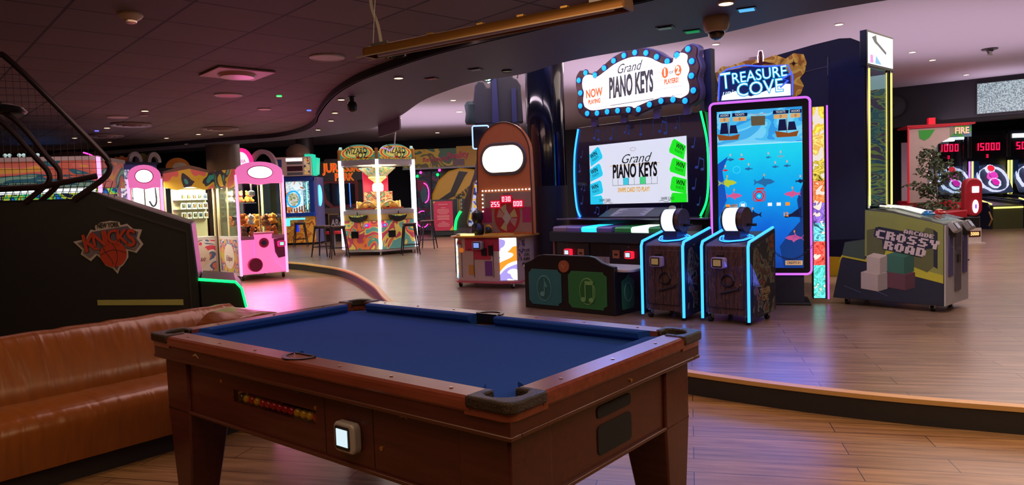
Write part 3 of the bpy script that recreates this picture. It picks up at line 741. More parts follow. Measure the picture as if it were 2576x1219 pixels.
    cab = [(.0, 1.105), (-.06, 1.3), (-.075, 1.8), (.02, 2.36), (2.03, 2.36), (2.12, 1.8), (2.10, 1.3), (2.02, 1.105)]
    MB().prism(cab, 'y', .50, .92).out('screen_cabinet', SC, t, .008)
    MB().prism([(-.10, 1.105), (-.145, 1.4), (-.13, 1.95), (-.05, 2.38), (-.02, 2.38), (-.09, 1.9), (-.10, 1.4), (-.06, 1.105)], 'y', .62, .80).out('side_fin', SC, t)
    MB().prism([(2.08, 1.105), (2.20, 1.4), (2.19, 1.95), (2.11, 2.34), (2.06, 2.36), (2.13, 1.9), (2.12, 1.4), (2.03, 1.105)], 'y', .52, .85).out('side_fin', mat('side_fin_green_lit', (40, 120, 70), .35), t)  # green light on this side is put into the fin's colour
    def led(pts, m_, y=.485, r=.013): MB().tube(smooth_curve([(x, y, z) for x, z in pts], 6), r, 8).out('light_edge', m_, t)
    led([(.03, 1.115), (-.03, 1.25), (-.06, 1.6), (-.04, 2.0), (.04, 2.34)], LED_BLUE)
    led([(-.12, 1.115), (-.165, 1.45), (-.15, 1.95), (-.07, 2.36)], LED_DEEP, .61, .010)
    led([(2.0, 1.115), (2.09, 1.3), (2.12, 1.6), (2.11, 2.0), (2.03, 2.36)], LED_GREEN)
    led([(2.21, 1.2), (2.22, 1.6), (2.20, 2.0), (2.13, 2.30)], mat('green_fin_edge', (30, 150, 80), .3), .53, .006)
    nb = MB()
    rnd = random.Random(3)
    for (x, z, s, k, f) in [(.32, 2.19, 1.1, 1, 1), (.62, 2.16, 1.3, 0, 1), (.86, 2.22, .9, 1, 1), (1.12, 2.17, 1.0, 0, -1), (1.42, 2.18, 1.2, 1, 1), (1.66, 2.2, .8, 0, 1), (.07, 1.95, .8, 0, 1), (.03, 1.75, 1, 0, -1), (.06, 1.5, .7, 1, 1), (.05, 1.3, 1, 0, 1), (1.90, 1.95, 1, 0, 1), (1.95, 1.7, 1.1, 1, 1), (1.9, 1.45, 1.1, 0, 1), (1.96, 1.25, .9, 0, 1), (.3, 1.17, .8, 1, 1), (.5, 1.18, .8, 0, 1), (1.7, 1.17, .8, 0, 1)]:
        note(nb, x, z, s, .5, k, f)
    for k in range(8): nb.box(.32 + k * .2, .323 + k * .2, .497, .5, 2.13, 2.34)
    nb.out('note_pattern', NOTE, t, smooth=False)
    # screen
    x0, x1, z0, z1 = .235, 1.815, 1.285, 2.09
    s = MB().box(x0, x1, .488, .498, z0, z1).out('screen', glow('screen_white', (226, 232, 244), .82), t, smooth=False)
    def on(pts, m_, nm='screen_graphic', y=.486, d=.002): return MB().prism(pts, 'y', y - d, y).out(nm, m_, s, smooth=False)
    SK = glow('screen_black', (12, 14, 22), .02, (8, 8, 12))
    txt('Grand', .17, s, 1.02, .483, 1.865, SK, sx=1.1, shear=.45, bold=-.001, ext=.001, name='screen_title')
    on([(.60, 1.788), (1.42, 1.788), (1.42, 1.794), (.60, 1.794)], glow('screen_gold', (214, 160, 50), .8))
    txt('PIANO KEYS', .245, s, 1.01, .483, 1.705, SK, sx=.54, shear=.05, bold=.008, ext=.001, name='screen_title', space=1.0)
    hb = MB()
    for k in range(9): hb.box(.64 + k * .092, .642 + k * .092, .483, .486, 1.53, 1.62)
    hb.box(.64, 1.378, .483, .486, 1.528, 1.532); hb.out('key_row', SK, s, smooth=False)
    on([(.826, 1.533), (.914, 1.533), (.914, 1.625), (.826, 1.625)], glow('screen_cyan', (60, 205, 225), .8)); on([(1.102, 1.533), (1.19, 1.533), (1.19, 1.625), (1.102, 1.625)], glow('screen_mint', (70, 215, 130), .8))
    txt('SWIPE CARD TO PLAY!', .082, s, .99, .483, 1.462, glow('screen_gold', (214, 160, 50), .8), sx=.62, shear=.1, bold=.002, ext=.001, name='screen_prompt')
    for x in (.50, 1.53): txt('SWIPE CARD', .052, s, x, .483, 1.335, SK, sx=.68, ext=.001, name='screen_prompt')
    for x in (.50, 1.53): MB().tube([(x - .13 + k * .02, .485, 1.305 + .010 * math.sin(k * .9)) for k in range(14)], .003, 4).out('screen_flourish', SK, s)
    MB().tube([(1.0 + .045 * math.cos(a * .5), .485, 1.99 + .022 * math.sin(a * .5)) for a in range(13)], .002, 4).out('screen_emblem', glow('screen_maroon', (150, 70, 80), .5), s)
    for side, col, xs in ((0, glow('ticket_cyan', (30, 200, 235), .9), x0), (1, glow('ticket_green', (20, 230, 30), .9), x1)):
        for k, z in enumerate((1.94, 1.72, 1.50, 1.31)):
            ang = (12, 5, -2, -10)[k] * (1 if side == 0 else -1) + (14 if side == 0 else -14)
            Mx = Matrix.Translation((xs + (.10 if side == 0 else -.11), .484, z)) @ Matrix.Rotation(R(-ang), 4, 'Y')
            hw, hz = .125, .09
            P = [(-hw, -hz), (hw - .02, -hz), (hw, -hz + .03), (hw, hz - .03), (hw - .02, hz), (-hw, hz)] if side == 0 else [(-hw + .02, -hz), (hw, -hz), (hw, hz), (-hw + .02, hz), (-hw, hz - .03), (-hw, -hz + .03)]
            # keep the ticket inside the screen
            Q = []
            for p in P:
                v = Mx @ Vector((p[0], 0, p[1])); Q.append((min(max(v.x, x0), x1), min(max(v.z, z0), z1)))
            tk = MB().prism(Q, 'y', .4835 - k * .0004, .4865 - k * .0004).out('ticket_graphic', col, s, smooth=False)
            if k < 3:
                Mt = Matrix.Translation((xs + (.095 if side == 0 else -.095), .482, z)) @ Matrix.Rotation(R(-ang), 4, 'Y')
                txt('WIN', .085, s, 0, 0, .02, SK, sx=.72, bold=.002, ext=.0005, name='ticket_text', M=None) if False else None
                a_ = txt('WIN', .085, s, 0, 0, 0, SK, sx=.72, bold=.002, ext=.0005, name='ticket_text', M=Mt @ Matrix.Translation((0, 0, .022)))
                b_ = txt('TICKETS!', .045, s, 0, 0, 0, SK, sx=.7, ext=.0005, name='ticket_text', M=Mt @ Matrix.Translation((0, 0, -.038)))
    # marquee sign
    Y = .42
    sgn = []
    top = smooth_curve([(.10, 3.12, 0), (.22, 3.10, 0), (.36, 3.04, 0), (.55, 3.12, 0), (.78, 3.22, 0), (1.10, 3.27, 0), (1.42, 3.20, 0), (1.68, 3.04, 0), (1.86, 3.02, 0), (1.90, 3.10, 0), (2.02, 3.16, 0), (2.13, 3.10, 0), (2.12, 2.99, 0)], 5)
    rgt = smooth_curve([(2.12, 2.99, 0), (2.16, 2.85, 0), (2.12, 2.72, 0), (2.15, 2.58, 0), (2.13, 2.44, 0), (2.0, 2.38, 0)], 5)
    bot = smooth_curve([(2.0, 2.38, 0), (1.75, 2.44, 0), (1.45, 2.42, 0), (1.20, 2.36, 0), (1.12, 2.33, 0), (1.05, 2.37, 0), (.8, 2.39, 0), (.5, 2.40, 0), (.32, 2.40, 0), (.18, 2.42, 0), (.06, 2.50, 0)], 5)
    lft = smooth_curve([(.06, 2.50, 0), (.03, 2.62, 0), (.05, 2.78, 0), (.02, 2.90, 0), (.03, 3.04, 0), (.10, 3.12, 0)], 5)
    P = [(p.x, p.y) for c in (top, rgt, bot, lft) for p in c[:-1]]
    P = [(1.085 + (x - 1.09) * .92, 2.825 + (z - 2.80) * .90) for x, z in P]
    cx, cz = 1.085, 2.82
    MB().prism([(cx + (x - cx) * 1.02, cz + (z - cz) * 1.04) for x, z in P], 'y', Y + .01, Y + .10).out('marquee_back', mat('marquee_edge', (120, 115, 150), .4), t)
    fr = MB().prism(P, 'y', Y - .02, Y + .012).out('marquee_frame', mat('marquee_bronze', (96, 66, 58), .4, .3), t, .004)
    ins = [(cx + (x - cx) * .87, cz + (z - cz) * .76) for x, z in P]
    fc = MB().prism(ins, 'y', Y - .028, Y - .018).out('marquee_face', glow('marquee_white', (255, 250, 255), 1.35), t, smooth=False)
    GR = glow('marquee_grey_ink', (80, 78, 84), .25, (60, 60, 60)); OR = glow('marquee_orange', (235, 110, 40), .8)
    lb = MB()
    for z in (2.58, 2.68, 2.78, 2.88, 2.98): lb.box(.34 if z < 2.95 else .6, 1.84 if z < 2.95 else 1.5, Y - .0305, Y - .0275, z, z + .003)
    lb.out('marquee_lines', mat('marquee_line', (150, 150, 160), .5), t, smooth=False)
    txt('Grand', .17, t, 1.03, Y - .033, 3.02, GR, sx=.9, shear=.45, ext=.001, name='marquee_title')
    txt('PIANO KEYS', .36, t, 1.06, Y - .033, 2.79, GR, sx=.36, shear=.05, bold=.014, ext=.001, name='marquee_title')
    txt('NOW', .155, t, .44, Y - .033, 2.775, OR, sx=.72, bold=.005, ext=.001, name='marquee_text'); txt('PLAYING', .082, t, .44, Y - .033, 2.665, OR, sx=.66, bold=.003, ext=.001, name='marquee_text')
    for (x, c) in ((1.60, '1'), (1.79, '2')):
        MB().prism(ell(x, 2.87, .05, .068, 8), 'y', Y - .034, Y - .03).out('number_badge', OR, t, smooth=False)
        txt(c, .12, t, x, Y - .037, 2.87, WHITE_GLOW, sx=.8, bold=.004, ext=.001, name='marquee_number')
    txt('or', .07, t, 1.695, Y - .033, 2.865, GR, ext=.001, name='marquee_text')
    txt('PLAYERS!', .082, t, 1.69, Y - .033, 2.755, OR, sx=.62, bold=.003, ext=.001, name='marquee_text')
    MB().box(.72, 1.42, Y - .032, Y - .028, 2.575, 2.579).out('marquee_rule', INK, t, smooth=False)
    # bulbs along the frame
    path = [(x * .5 + (cx + (x - cx) * .87) * .5, z * .5 + (cz + (z - cz) * .76) * .5) for x, z in P]
    tot = [0]
    for a, b in zip(path, path[1:] + path[:1]): tot.append(tot[-1] + math.hypot(b[0] - a[0], b[1] - a[1]))
    nB = 27; BG = glow('marquee_bulb', (30, 175, 255), 1.25); BC = mat('bulb_cup', (60, 50, 120), .4)
    for k in range(nB):
        d = (k + .35) * tot[-1] / nB
        i = max(j for j in range(len(tot)) if tot[j] <= d); i = min(i, len(path) - 1)
        a, b = path[i], path[(i + 1) % len(path)]; f = (d - tot[i]) / max(1e-6, tot[i + 1] - tot[i])
        x, z = a[0] + (b[0] - a[0]) * f, a[1] + (b[1] - a[1]) * f
        bl = MB().sph((x, Y - .03, z), (.036, .025, .036), 14).out('marquee_bulb', BG, t)
        MB().cyl((x, Y - .02, z), (x, Y - .028, z), .048, n=20).out('bulb_socket', BC, bl)
    for x in (.30, .82, 1.35, 1.8): B('sign_bracket', mat('bracket_lilac', (110, 100, 150), .4), t, x, x + .09, .47, .52, 2.34, 2.48)
    # backing panel right of the sign
    B('backing_panel', NAVY, t, 2.06, 2.16, .52, .60, 2.36, 3.08)
    base(t)
piano()

def bench():
    t = thing('music_bench', 'black bench with teal and green music note panels and a white seat', 'bench', (.13, 8.15, 0), -43)
    BKM = mat('bench_black', (22, 22, 28), .32)
    front = [(0, .15), (1.245, .15), (1.245, .66), (1.17, .675), (1.09, .70), (1.0, .75), (.92, .765), (.28, .765), (.20, .75), (.12, .70), (.05, .675), (0, .66)]
    MB().prism(front, 'y', 0, .06).out('front_board', BKM, t, .006)
    MB().box(0, .03, .06, .50, .15, .60).box(1.215, 1.245, .06, .50, .15, .60).box(.03, 1.215, .46, .50, .15, .60).out('carcass', BKM, t)
    MB().prism(rrect(-.12, 1.40, .06, .56, .10), 'z', .602, .632).out('seat', mat('seat_white', (196, 190, 190), .35), t, .008)
    def panel(x0, x1, z0, z1, m_, nm='note_panel', c=.045):
        P = [(x0 + c, z0), (x1 - c, z0), (x1 - c, z0 + c * .5), (x1, z0 + c), (x1, z1 - c), (x1 - c, z1 - c * .4), (x1 - c, z1), (x0 + c, z1), (x0 + c * .5, z1 - c * .6), (x0, z1 - c), (x0, z0 + c), (x0 + c * .5, z0 + c * .6)]
        return MB().prism(P, 'y', -.008, 0).out(nm, m_, t, .003)
    TL = mat('panel_teal', (40, 104, 116), .45); TL2 = mat('panel_teal_light', (86, 150, 152), .45); GN = mat('panel_green', (40, 112, 62), .45); GN2 = mat('panel_green_light', (110, 164, 104), .45)
    a = panel(.07, .545, .20, .60, TL); b = panel(.64, 1.15, .20, .60, GN)
    for (cx, p, l, dk) in ((.30, a, TL2, mat('teal_disc', (34, 92, 98), .4)), (.90, b, GN2, mat('green_disc', (34, 98, 52), .4))):
        MB().prism(ell(cx, .39, .105, .145, 36), 'y', -.013, -.008).out('disc', l, p); MB().prism(ell(cx, .39, .095, .132, 36), 'y', -.016, -.012).out('disc_centre', dk, p)
    MB().prism(ell(.28, .325, .034, .028), 'y', -.022, -.016).prism([(.305, .33), (.315, .33), (.315, .50), (.305, .50)], 'y', -.022, -.016).prism([(.305, .50), (.35, .41), (.335, .40), (.305, .44)], 'y', -.022, -.016).out('quaver_relief', TL2, a)
    q = MB()
    for x in (.85, .955): q.prism(ell(x, .30, .032, .026), 'y', -.022, -.016).prism([(x + .022, .30), (x + .034, .30), (x + .034, .49), (x + .022, .49)], 'y', -.022, -.016)
    q.prism([(.872, .46), (.989, .46), (.989, .50), (.872, .50)], 'y', -.022, -.016).out('beamed_note_relief', GN2, b)
    e = MB().prism(ell(.59, .645, .072, .066, 32), 'y', -.016, 0).out('emblem', mat('emblem_bronze', (150, 84, 56), .4), t)
    MB().tube([(.555 + .07 * k / 10, -.017, .645 + .018 * math.sin(k * .9)) for k in range(11)], .003, 4).out('emblem_mark', mat('emblem_pale', (190, 150, 130), .5), e)
    sp = MB().prism([(.13, .20), (.33, .20), (.35, .24), (.35, .50), (.28, .53), (.24, .58), (.20, .53), (.12, .50), (.12, .24)], 'x', 1.245, 1.252).out('side_note_panel', mat('panel_side_green', (42, 108, 80), .45), t)
    MB().tube([(1.253, .235 + .07 * math.cos(a_ * .4), .38 + .10 * math.sin(a_ * .4)) for a_ in range(17)], .005, 5).out('side_disc', TL2, sp)
    for x in (.06, 1.18): B('foot', BLACK, t, x, x + .05, .1, .44, .15, .152)
    base(t)
bench()

TIMBER = art('painted_timber', [(46, 30, 30), (66, 44, 42), (88, 60, 56), (58, 40, 46)], 5, 0, .45, 'N', (6, 6, 1.0))
def pod(loc, label):
    t = thing('fishing_reel_pedestal', label, 'game control', loc, -44)
    Z = .9; Dp = .50; Wd = .50
    prof = [(0, .24), (0, .88), (.02, .90), (Dp, 1.00), (Dp, .24)]
    MB().prism(prof, 'x', .03, Wd - .03).out('cabinet', TIMBER, t, .004)
    for x in (0, Wd - .03):
        MB().prism([(-.02, .19), (-.02, .885), (.0, .92), (Dp + .01, 1.03), (Dp + .02, 1.0), (Dp + .02, .24)], 'x', x, x + .03).out('side_panel', mat('pod_side_navy', (24, 26, 52), .4), t, .006)
        MB().tube([(x + .015, -.03, .19), (x + .015, -.03, .88), (x + .015, -.008, .925), (x + .015, Dp, 1.035)], .014, 8).out('light_edge', LED_BLUE, t)
    MB().prism([(.06, .30), (Wd - .07, .30), (Wd - .07, .84), (.06, .84)], 'y', -.008, .0).out('door', TIMBER, t, .003)
    MB().box(.062, Wd - .072, -.010, -.0075, .30, .304).box(.062, .066, -.010, -.0075, .30, .84).box(Wd - .076, Wd - .072, -.010, -.0075, .30, .84).box(.15, .153, -.010, -.0075, .31, .66).box(.24, .243, -.010, -.0075, .31, .66).box(.33, .333, -.010, -.0075, .31, .66).out('plank_seams', INK, t, smooth=False)
    MB().tube([(.27 + .06 * math.cos(a * .42), -.012, .56 + .055 * math.sin(a * .42)) for a in range(16)], .011, 6).out('ring_handle', mat('handle_iron', (40, 34, 40), .4, .5), t)
    MB().cyl((.20, -.014, .44), (.38, -.014, .49), .013, n=8).out('bolt_bar', mat('handle_iron', (40, 34, 40), .4, .5), t)
    MB().cyl((.40, -.008, .53), (.40, -.016, .53), .013).out('lock', CHROME, t)
    reader(t, .20, -.012, .73, .95, mat('reader_lilac', (150, 140, 190), .3), glow('amber_screen', (120, 96, 60), .9))
    MB().tube([(.135, -.035, .775), (.13, -.03, .72), (.14, -.035, .685)], .006, 6).out('reader_light', glow('reader_red', (255, 25, 50), 3), t)
    MB().box(.17, .23, -.03, -.008, .785, .80).out('reader_mount', BLACK, t)
    # top: glowing wavy plate, block, drum
    w_ = [(.25 + (.16 + .012 * math.sin(a * 1.3)) * math.cos(a * .2618), .21 + (.14 + .012 * math.cos(a * 1.1)) * math.sin(a * .2618)) for a in range(24)]
    SL = Matrix.Rotation(math.atan(.10 / .48), 4, 'X')
    TT = Matrix.Translation((0, 0, .898)) @ SL
    MB().prism(w_, 'z', .004, .010, TT).out('wave_plate', mat('wave_plate_blue', (70, 130, 190), .3), t)
    MB().tube([TT @ Vector((x, y, .014)) for x, y in w_], .006, 6, True).tube([TT @ Vector((.25 + (x - .25) * .8, .21 + (y - .21) * .8, .014)) for x, y in w_], .003, 6, True).out('wave_light', LED_BLUE, t)
    B('reel_block', mat('reel_block_navy', (34, 42, 84), .4), t, .17, .33, .13, .33, .90, 1.02, .004)
    c = Vector((.25, .22, 1.125)); ax = Vector((1, .0, 0))
    MB().cyl(c - ax * .085, c + ax * .05, .112, n=40).out('reel_drum', glow('drum_white', (225, 240, 255), 2.0), t)
    MB().cyl(c - ax * .10, c - ax * .085, .122, n=40).out('drum_rim', BLACK, t)
    MB().cyl(c + ax * .05, c + ax * .062, .122, n=40).out('drum_rim', BLACK, t)
    MB().cyl(c + ax * .062, c + ax * .11, .118, n=40).out('drum_cap', TIMBER, t)
    MB().cyl(c + ax * .11 + Vector((0, 0, -.05)), c + ax * .20 + Vector((0, 0, -.05)), .014, n=12).out('crank_handle', BLACK, t)
    MB().lathe([(.036, 0), (.036, .012), (.028, .024), (.012, .03)], tuple(c + Vector((-.02, 0, .118))), 18).out('button', mat('button_pale', (200, 210, 200), .3), t)
    castors(t, .06, Wd - .06, .05, Dp - .05, .15)
    ar = MB().prism([(.02, .24), (.48, .24), (.48, .98), (.02, .86)], 'x', Wd, Wd + .004).out('side_artwork', art('pod_side_art', [(20, 20, 34), (30, 30, 40), (20, 20, 34), (92, 96, 84), (64, 50, 44), (120, 60, 40)], 5, 0, .4), t, smooth=False)
    base(t)
    return t
p1 = pod((1.31, 7.20, 0), 'left fishing reel pedestal with a lit drum, nearer the music bench')
p2 = pod((1.82, 6.84, 0), 'right fishing reel pedestal with a lit drum, in front of the fishing screen')
txt('TREASURE', .075, p2, 0, 0, 0, mat('dull_gold', (140, 120, 90), .5), sx=.6, bold=.002, ext=.001, name='side_title', M=Matrix.Translation((.507, .26, .30)) @ Matrix.Rotation(R(90), 4, 'Z'))
txt('COVE', .075, p2, 0, 0, 0, mat('dull_gold', (140, 120, 90), .5), sx=.6, bold=.002, ext=.001, name='side_title', M=Matrix.Translation((.507, .26, .235)) @ Matrix.Rotation(R(90), 4, 'Z'))

def screen_sea(nm='screen_sea'):
    m, nt, b = nt_new(nm); N = nt.nodes; Lk = nt.links
    tc = N.new('ShaderNodeTexCoord'); sx = N.new('ShaderNodeSeparateXYZ'); Lk.new(tc.outputs['Generated'], sx.inputs[0])
    nz = N.new('ShaderNodeTexNoise'); nz.inputs['Scale'].default_value = 3; nz.inputs['Detail'].default_value = 3; Lk.new(tc.outputs['Object'], nz.inputs['Vector'])
    ad = N.new('ShaderNodeMath'); ad.operation = 'MULTIPLY_ADD'; ad.inputs[1].default_value = .22; ad.inputs[2].default_value = -.11
    Lk.new(nz.outputs[0], ad.inputs[0]); a2 = N.new('ShaderNodeMath'); a2.operation = 'ADD'; Lk.new(ad.outputs[0], a2.inputs[0]); Lk.new(sx.outputs[2], a2.inputs[1])
    rp = N.new('ShaderNodeValToRGB'); e = rp.color_ramp
    e.elements[0].position = 0; e.elements[0].color = lin((8, 60, 150)); e.elements[1].position = .95; e.elements[1].color = lin((10, 195, 225))
    x = e.elements.new(.3); x.color = lin((8, 92, 200)); x = e.elements.new(.6); x.color = lin((6, 150, 225))
    Lk.new(a2.outputs[0], rp.inputs[0]); Lk.new(rp.outputs[0], b.inputs['Emission Color']); b.inputs['Emission Strength'].default_value = 1.15
    b.inputs['Base Color'].default_value = (.01, .01, .02, 1); b.inputs['Roughness'].default_value = .2
    return m
def cove():
    t = thing('fishing_screen_machine', 'tall fishing arcade game with an undersea screen edged in lilac light', 'arcade machine', (2.22, 7.99, 0), -18.4)
    X0, X1, Z0, Z1 = .02, 1.06, .47, 2.375
    MB().prism(rrect(X0, X1, Z0, Z1, .055), 'y', 0, .16).out('screen_housing', mat('housing_black', (14, 16, 30), .3), t, .004)
    MB().tube([(x, -.006, z) for x, z in rrect(X0 + .006, X1 - .006, Z0 + .006, Z1 - .006, .05, 8)], .013, 8, True).out('light_edge', LED_LILAC, t)
    MB().prism([(.15, .15), (.98, .15), (.98, .47), (.15, .47)], 'y', .02, .30).out('pedestal', NAVY, t)
    B('foot_plate', BLACK, t, .05, 1.04, -.12, .40, .15, .175, .004)
    x0, x1, z0, z1 = .10, .975, .545, 2.275
    s = MB().box(x0, x1, -.008, -.002, z0, 1.905).out('screen', screen_sea(), t, smooth=False)
    sk = MB().box(x0, x1, -.008, -.002, 1.905, z1).out('screen_sky', art('screen_sky_art', [(40, 150, 220), (70, 185, 232), (110, 205, 238), (60, 170, 225)], 2.2, .9, .3, 'N', (1, 1, 2)), t, smooth=False)
    K = glow('scr_navy', (10, 24, 80), .5); W_ = glow('scr_white', (235, 245, 250), .9); TAN = glow('scr_tan', (225, 175, 110), .8); BRN = glow('scr_brown', (150, 80, 30), .7); OR = glow('scr_orange', (250, 150, 40), .9); RD = glow('scr_red', (215, 40, 50), .8); CY = glow('scr_cyan', (80, 225, 250), .95)
    y = -.009
    def pr(pts, m_, nm, d=.002, yy=y, par=s): return MB().prism(pts, 'y', yy - d, yy).out(nm, m_, par, smooth=False)
    MB().box(x0, x1, y - .003, y, 1.897, 1.905).out('water_line', glow('scr_foam', (190, 235, 240), .9), sk, smooth=False)
    # rocks
    pr([(x0, 1.10), (x0 + .09, 1.30), (x0 + .05, 1.62), (x0 + .11, 1.78), (x0, 1.70)], glow('scr_rock', (8, 84, 190), .8), 'rock_graphic')
    pr([(x1, .55), (x1, 1.45), (x1 - .06, 1.28), (x1 - .03, 1.05), (x1 - .14, .92), (x1 - .24, .78), (x1 - .20, .55)], glow('scr_rock_dark', (8, 62, 140), .7), 'rock_graphic')
    pr([(x0, .55), (x0 + .22, .55), (x0 + .14, .74), (x0 + .05, .86), (x0, .86)], glow('scr_rock_dark', (8, 62, 140), .7), 'rock_graphic')
    # sailing ships, boards
    for (sx_, f) in ((.22, 1), (.82, -1)):
        pr([(sx_ - .10, 1.96), (sx_ + .10, 1.96), (sx_ + .12, 2.02), (sx_ + .02, 2.0), (sx_ - .12, 2.03)], BRN, 'ship_hull', par=sk)
        pr([(sx_ - .09, 2.03), (sx_ - .075, 2.15), (sx_ - .01, 2.15), (sx_, 2.03)], K, 'ship_sail', par=sk); pr([(sx_ + .01, 2.03), (sx_ + .02, 2.12), (sx_ + .08, 2.12), (sx_ + .10, 2.03)], K, 'ship_sail', par=sk)
        pr([(sx_ - .002, 2.0), (sx_ + .004, 2.0), (sx_ + .004, 2.19), (sx_ - .002, 2.19)], BRN, 'ship_mast', par=sk)
    for (a, wv, tx) in ((.13, .10, 'HOOKS'), (.27, .14, 'TICKETS'), (.69, .14, 'TICKETS'), (.86, .10, 'HOOKS')):
        pr([(a, 2.16), (a + wv, 2.16), (a + wv, 2.205), (a, 2.205)], TAN, 'counter_board', .0025, y - .001, sk)
        pr([(a - .01, 2.212), (a + wv + .01, 2.208), (a + wv + .012, 2.245), (a - .005, 2.25)], K, 'counter_banner', .0025, y - .001, sk)
        txt(tx, .032, sk, a + wv / 2, y - .0045, 2.229, W_, sx=.8, ext=.0005, name='counter_text'); txt('0', .04, sk, a + wv / 2, y - .0045, 2.182, K, ext=.0005, name='counter_number')
    pr([(.46, 2.10), (.60, 2.10), (.605, 2.20), (.455, 2.205)], glow('scr_map', (112, 98, 70), .6), 'map_board', .0025, y - .001, sk)
    txt('Treasure Map', .032, sk, .53, y - .0045, 2.222, TAN, sx=.9, ext=.0005, name='map_title')
    # fish
    def fish(x, z, L, m_, f=1, nm='fish_graphic'):
        P = [(x + f * L * .5, z), (x + f * L * .30, z + L * .13), (x, z + L * .17), (x - f * L * .02, z + L * .30), (x - f * L * .12, z + L * .15), (x - f * L * .34, z + L * .04), (x - f * L * .5, z + L * .17), (x - f * L * .45, z), (x - f * L * .5, z - L * .16), (x - f * L * .34, z - L * .04), (x - f * L * .1, z - L * .13), (x + f * L * .05, z - L * .26), (x + f * L * .12, z - L * .13), (x + f * L * .32, z - L * .10)]
        pr(P, m_, nm)
        return MB().box(x - .006, x + .006, y - .004, y - .002, z + L * .2 + .02, z + L * .2 + .045).out('fish_number', OR if L > .1 else glow('scr_pinkish', (240, 170, 150), .9), s, smooth=False)
    BL = glow('scr_fish_blue', (30, 110, 170), .8); PK = glow('scr_fish_pink', (220, 90, 150), .8); GY = glow('scr_fish_pale', (120, 180, 200), .8); YG = glow('scr_fish_yellow', (190, 210, 50), .8); DK = glow('scr_fish_dark', (14, 30, 80), .5)
    for a in [(.235, 1.745, .085, BL, 1), (.355, 1.745, .07, RD, 1), (.63, 1.75, .055, BL, -1), (.755, 1.755, .075, GY, -1), (.18, 1.63, .065, RD, 1), (.425, 1.635, .085, BL, -1), (.70, 1.645, .07, BL, -1), (.82, 1.65, .075, BL, -1), (.20, 1.49, .20, YG, 1), (.585, 1.485, .22, BL, 1), (.95, 1.48, .10, DK, 1), (.27, 1.345, .17, PK, 1), (.87, 1.345, .17, PK, -1), (.46, 1.13, .19, DK, -1), (.885, .87, .19, PK, -1)]: fish(*a)
    pr([(.78, 1.105), (.86, 1.135), (.96, 1.21), (.955, 1.11), (.975, 1.09), (.86, 1.10), (.80, 1.09)], DK, 'ray_graphic')
    for (x, z) in ((.20, 1.235), (.28, 1.235), (.36, 1.24), (.64, 1.24), (.73, 1.24), (.82, 1.24)): pr([(x - .022, z - .018), (x + .022, z - .018), (x + .022, z + .018), (x - .022, z + .018)], OR if x < .33 or x > .8 else W_, 'chest_graphic')
    def ringg(x, z, r, m_, th=.004): MB().tube([(x + r * math.cos(k * PI / 10), y - .002, z + r * math.sin(k * PI / 10)) for k in range(20)], th, 5, True).out('ring_graphic', m_, s)
    ringg(.30, 1.63, .038, CY, .002); ringg(.36, 1.24, .036, CY); ringg(.53, 1.335, .045, RD, .008); MB().tube([(x, y - .002, z) for x, z in rrect(.47, .59, 1.28, 1.39, .02, 3)], .005, 5, True).out('target_frame', RD, s)
    pr([(.50, 1.405), (.585, 1.405), (.585, 1.425), (.50, 1.425)], RD, 'target_label'); pr(ell(.53, 1.335, .018, .02, 12), CY, 'target_centre')
    for (tx, x, z) in (('12', .34, 1.165), ('18', .345, 1.0), ('12', .80, 1.125)): txt(tx, .06, s, x, y - .003, z, OR, bold=.002, ext=.0005, name='catch_number')
    pr([(.79, .575), (.965, .575), (.965, .625), (.79, .625)], TAN, 'credits_board'); txt('CREDITS 0/1', .036, s, .877, y - .004, .60, K, sx=.72, bold=.001, ext=.0005, name='credits_text')
    # topper: parchment map and lit title
    par = [(.10, 2.41), (.12, 2.58), (.09, 2.70), (.16, 2.78), (.22, 2.77), (.30, 2.79), (.42, 2.82), (.60, 2.82), (.72, 2.85), (.82, 2.80), (.90, 2.85), (1.0, 2.83), (1.03, 2.74), (1.01, 2.64), (.96, 2.58), (1.0, 2.50), (.97, 2.42), (.90, 2.38), (.12, 2.38)]
    MB().prism(par, 'y', .05, .09).out('map_topper', art('parchment', [(150, 92, 30), (196, 140, 50), (216, 170, 74), (170, 110, 40)], 5, .35, .6, 'N'), t, .003)
    cr_ = MB()
    for k in range(8): 
        a = k * PI / 4; r_ = .05 if k % 2 == 0 else .03
        cr_.prism([(.90 + r_ * math.cos(a), 2.74 + r_ * math.sin(a)), (.90 + .008 * math.cos(a + 1.57), 2.74 + .008 * math.sin(a + 1.57)), (.90 - .008 * math.cos(a + 1.57), 2.74 - .008 * math.sin(a + 1.57))], 'y', .046, .05)
    cr_.out('compass_rose', mat('rose_brown', (110, 50, 24), .6), t, smooth=False)
    tp = MB().prism([(.12, 2.39), (.14, 2.68), (.20, 2.72), (.50, 2.75), (.80, 2.72), (.86, 2.62), (.88, 2.39)], 'y', .01, .05).out('title_panel', glow('title_navy', (30, 44, 110), .5), t, .004)
    MB().tube([(.12, .0, 2.40), (.135, .0, 2.68), (.22, .0, 2.735), (.40, .0, 2.76), (.60, .0, 2.73), (.84, .0, 2.72), (.885, 0, 2.60), (.88, 0, 2.40)], .008, 6).out('title_outline', glow('title_blue', (60, 90, 255), 1.6), t)
    MB().prism([(.15, 2.40), (.16, 2.45), (.30, 2.49), (.46, 2.42), (.62, 2.47), (.80, 2.53), (.865, 2.52), (.865, 2.40)], 'y', .004, .012).out('title_base_glow', glow('title_white', (235, 225, 255), 1.3), t)
    CYG = glow('title_cyan', (10, 150, 200), 1.0); WG = glow('title_letters', (225, 245, 245), 1.1)
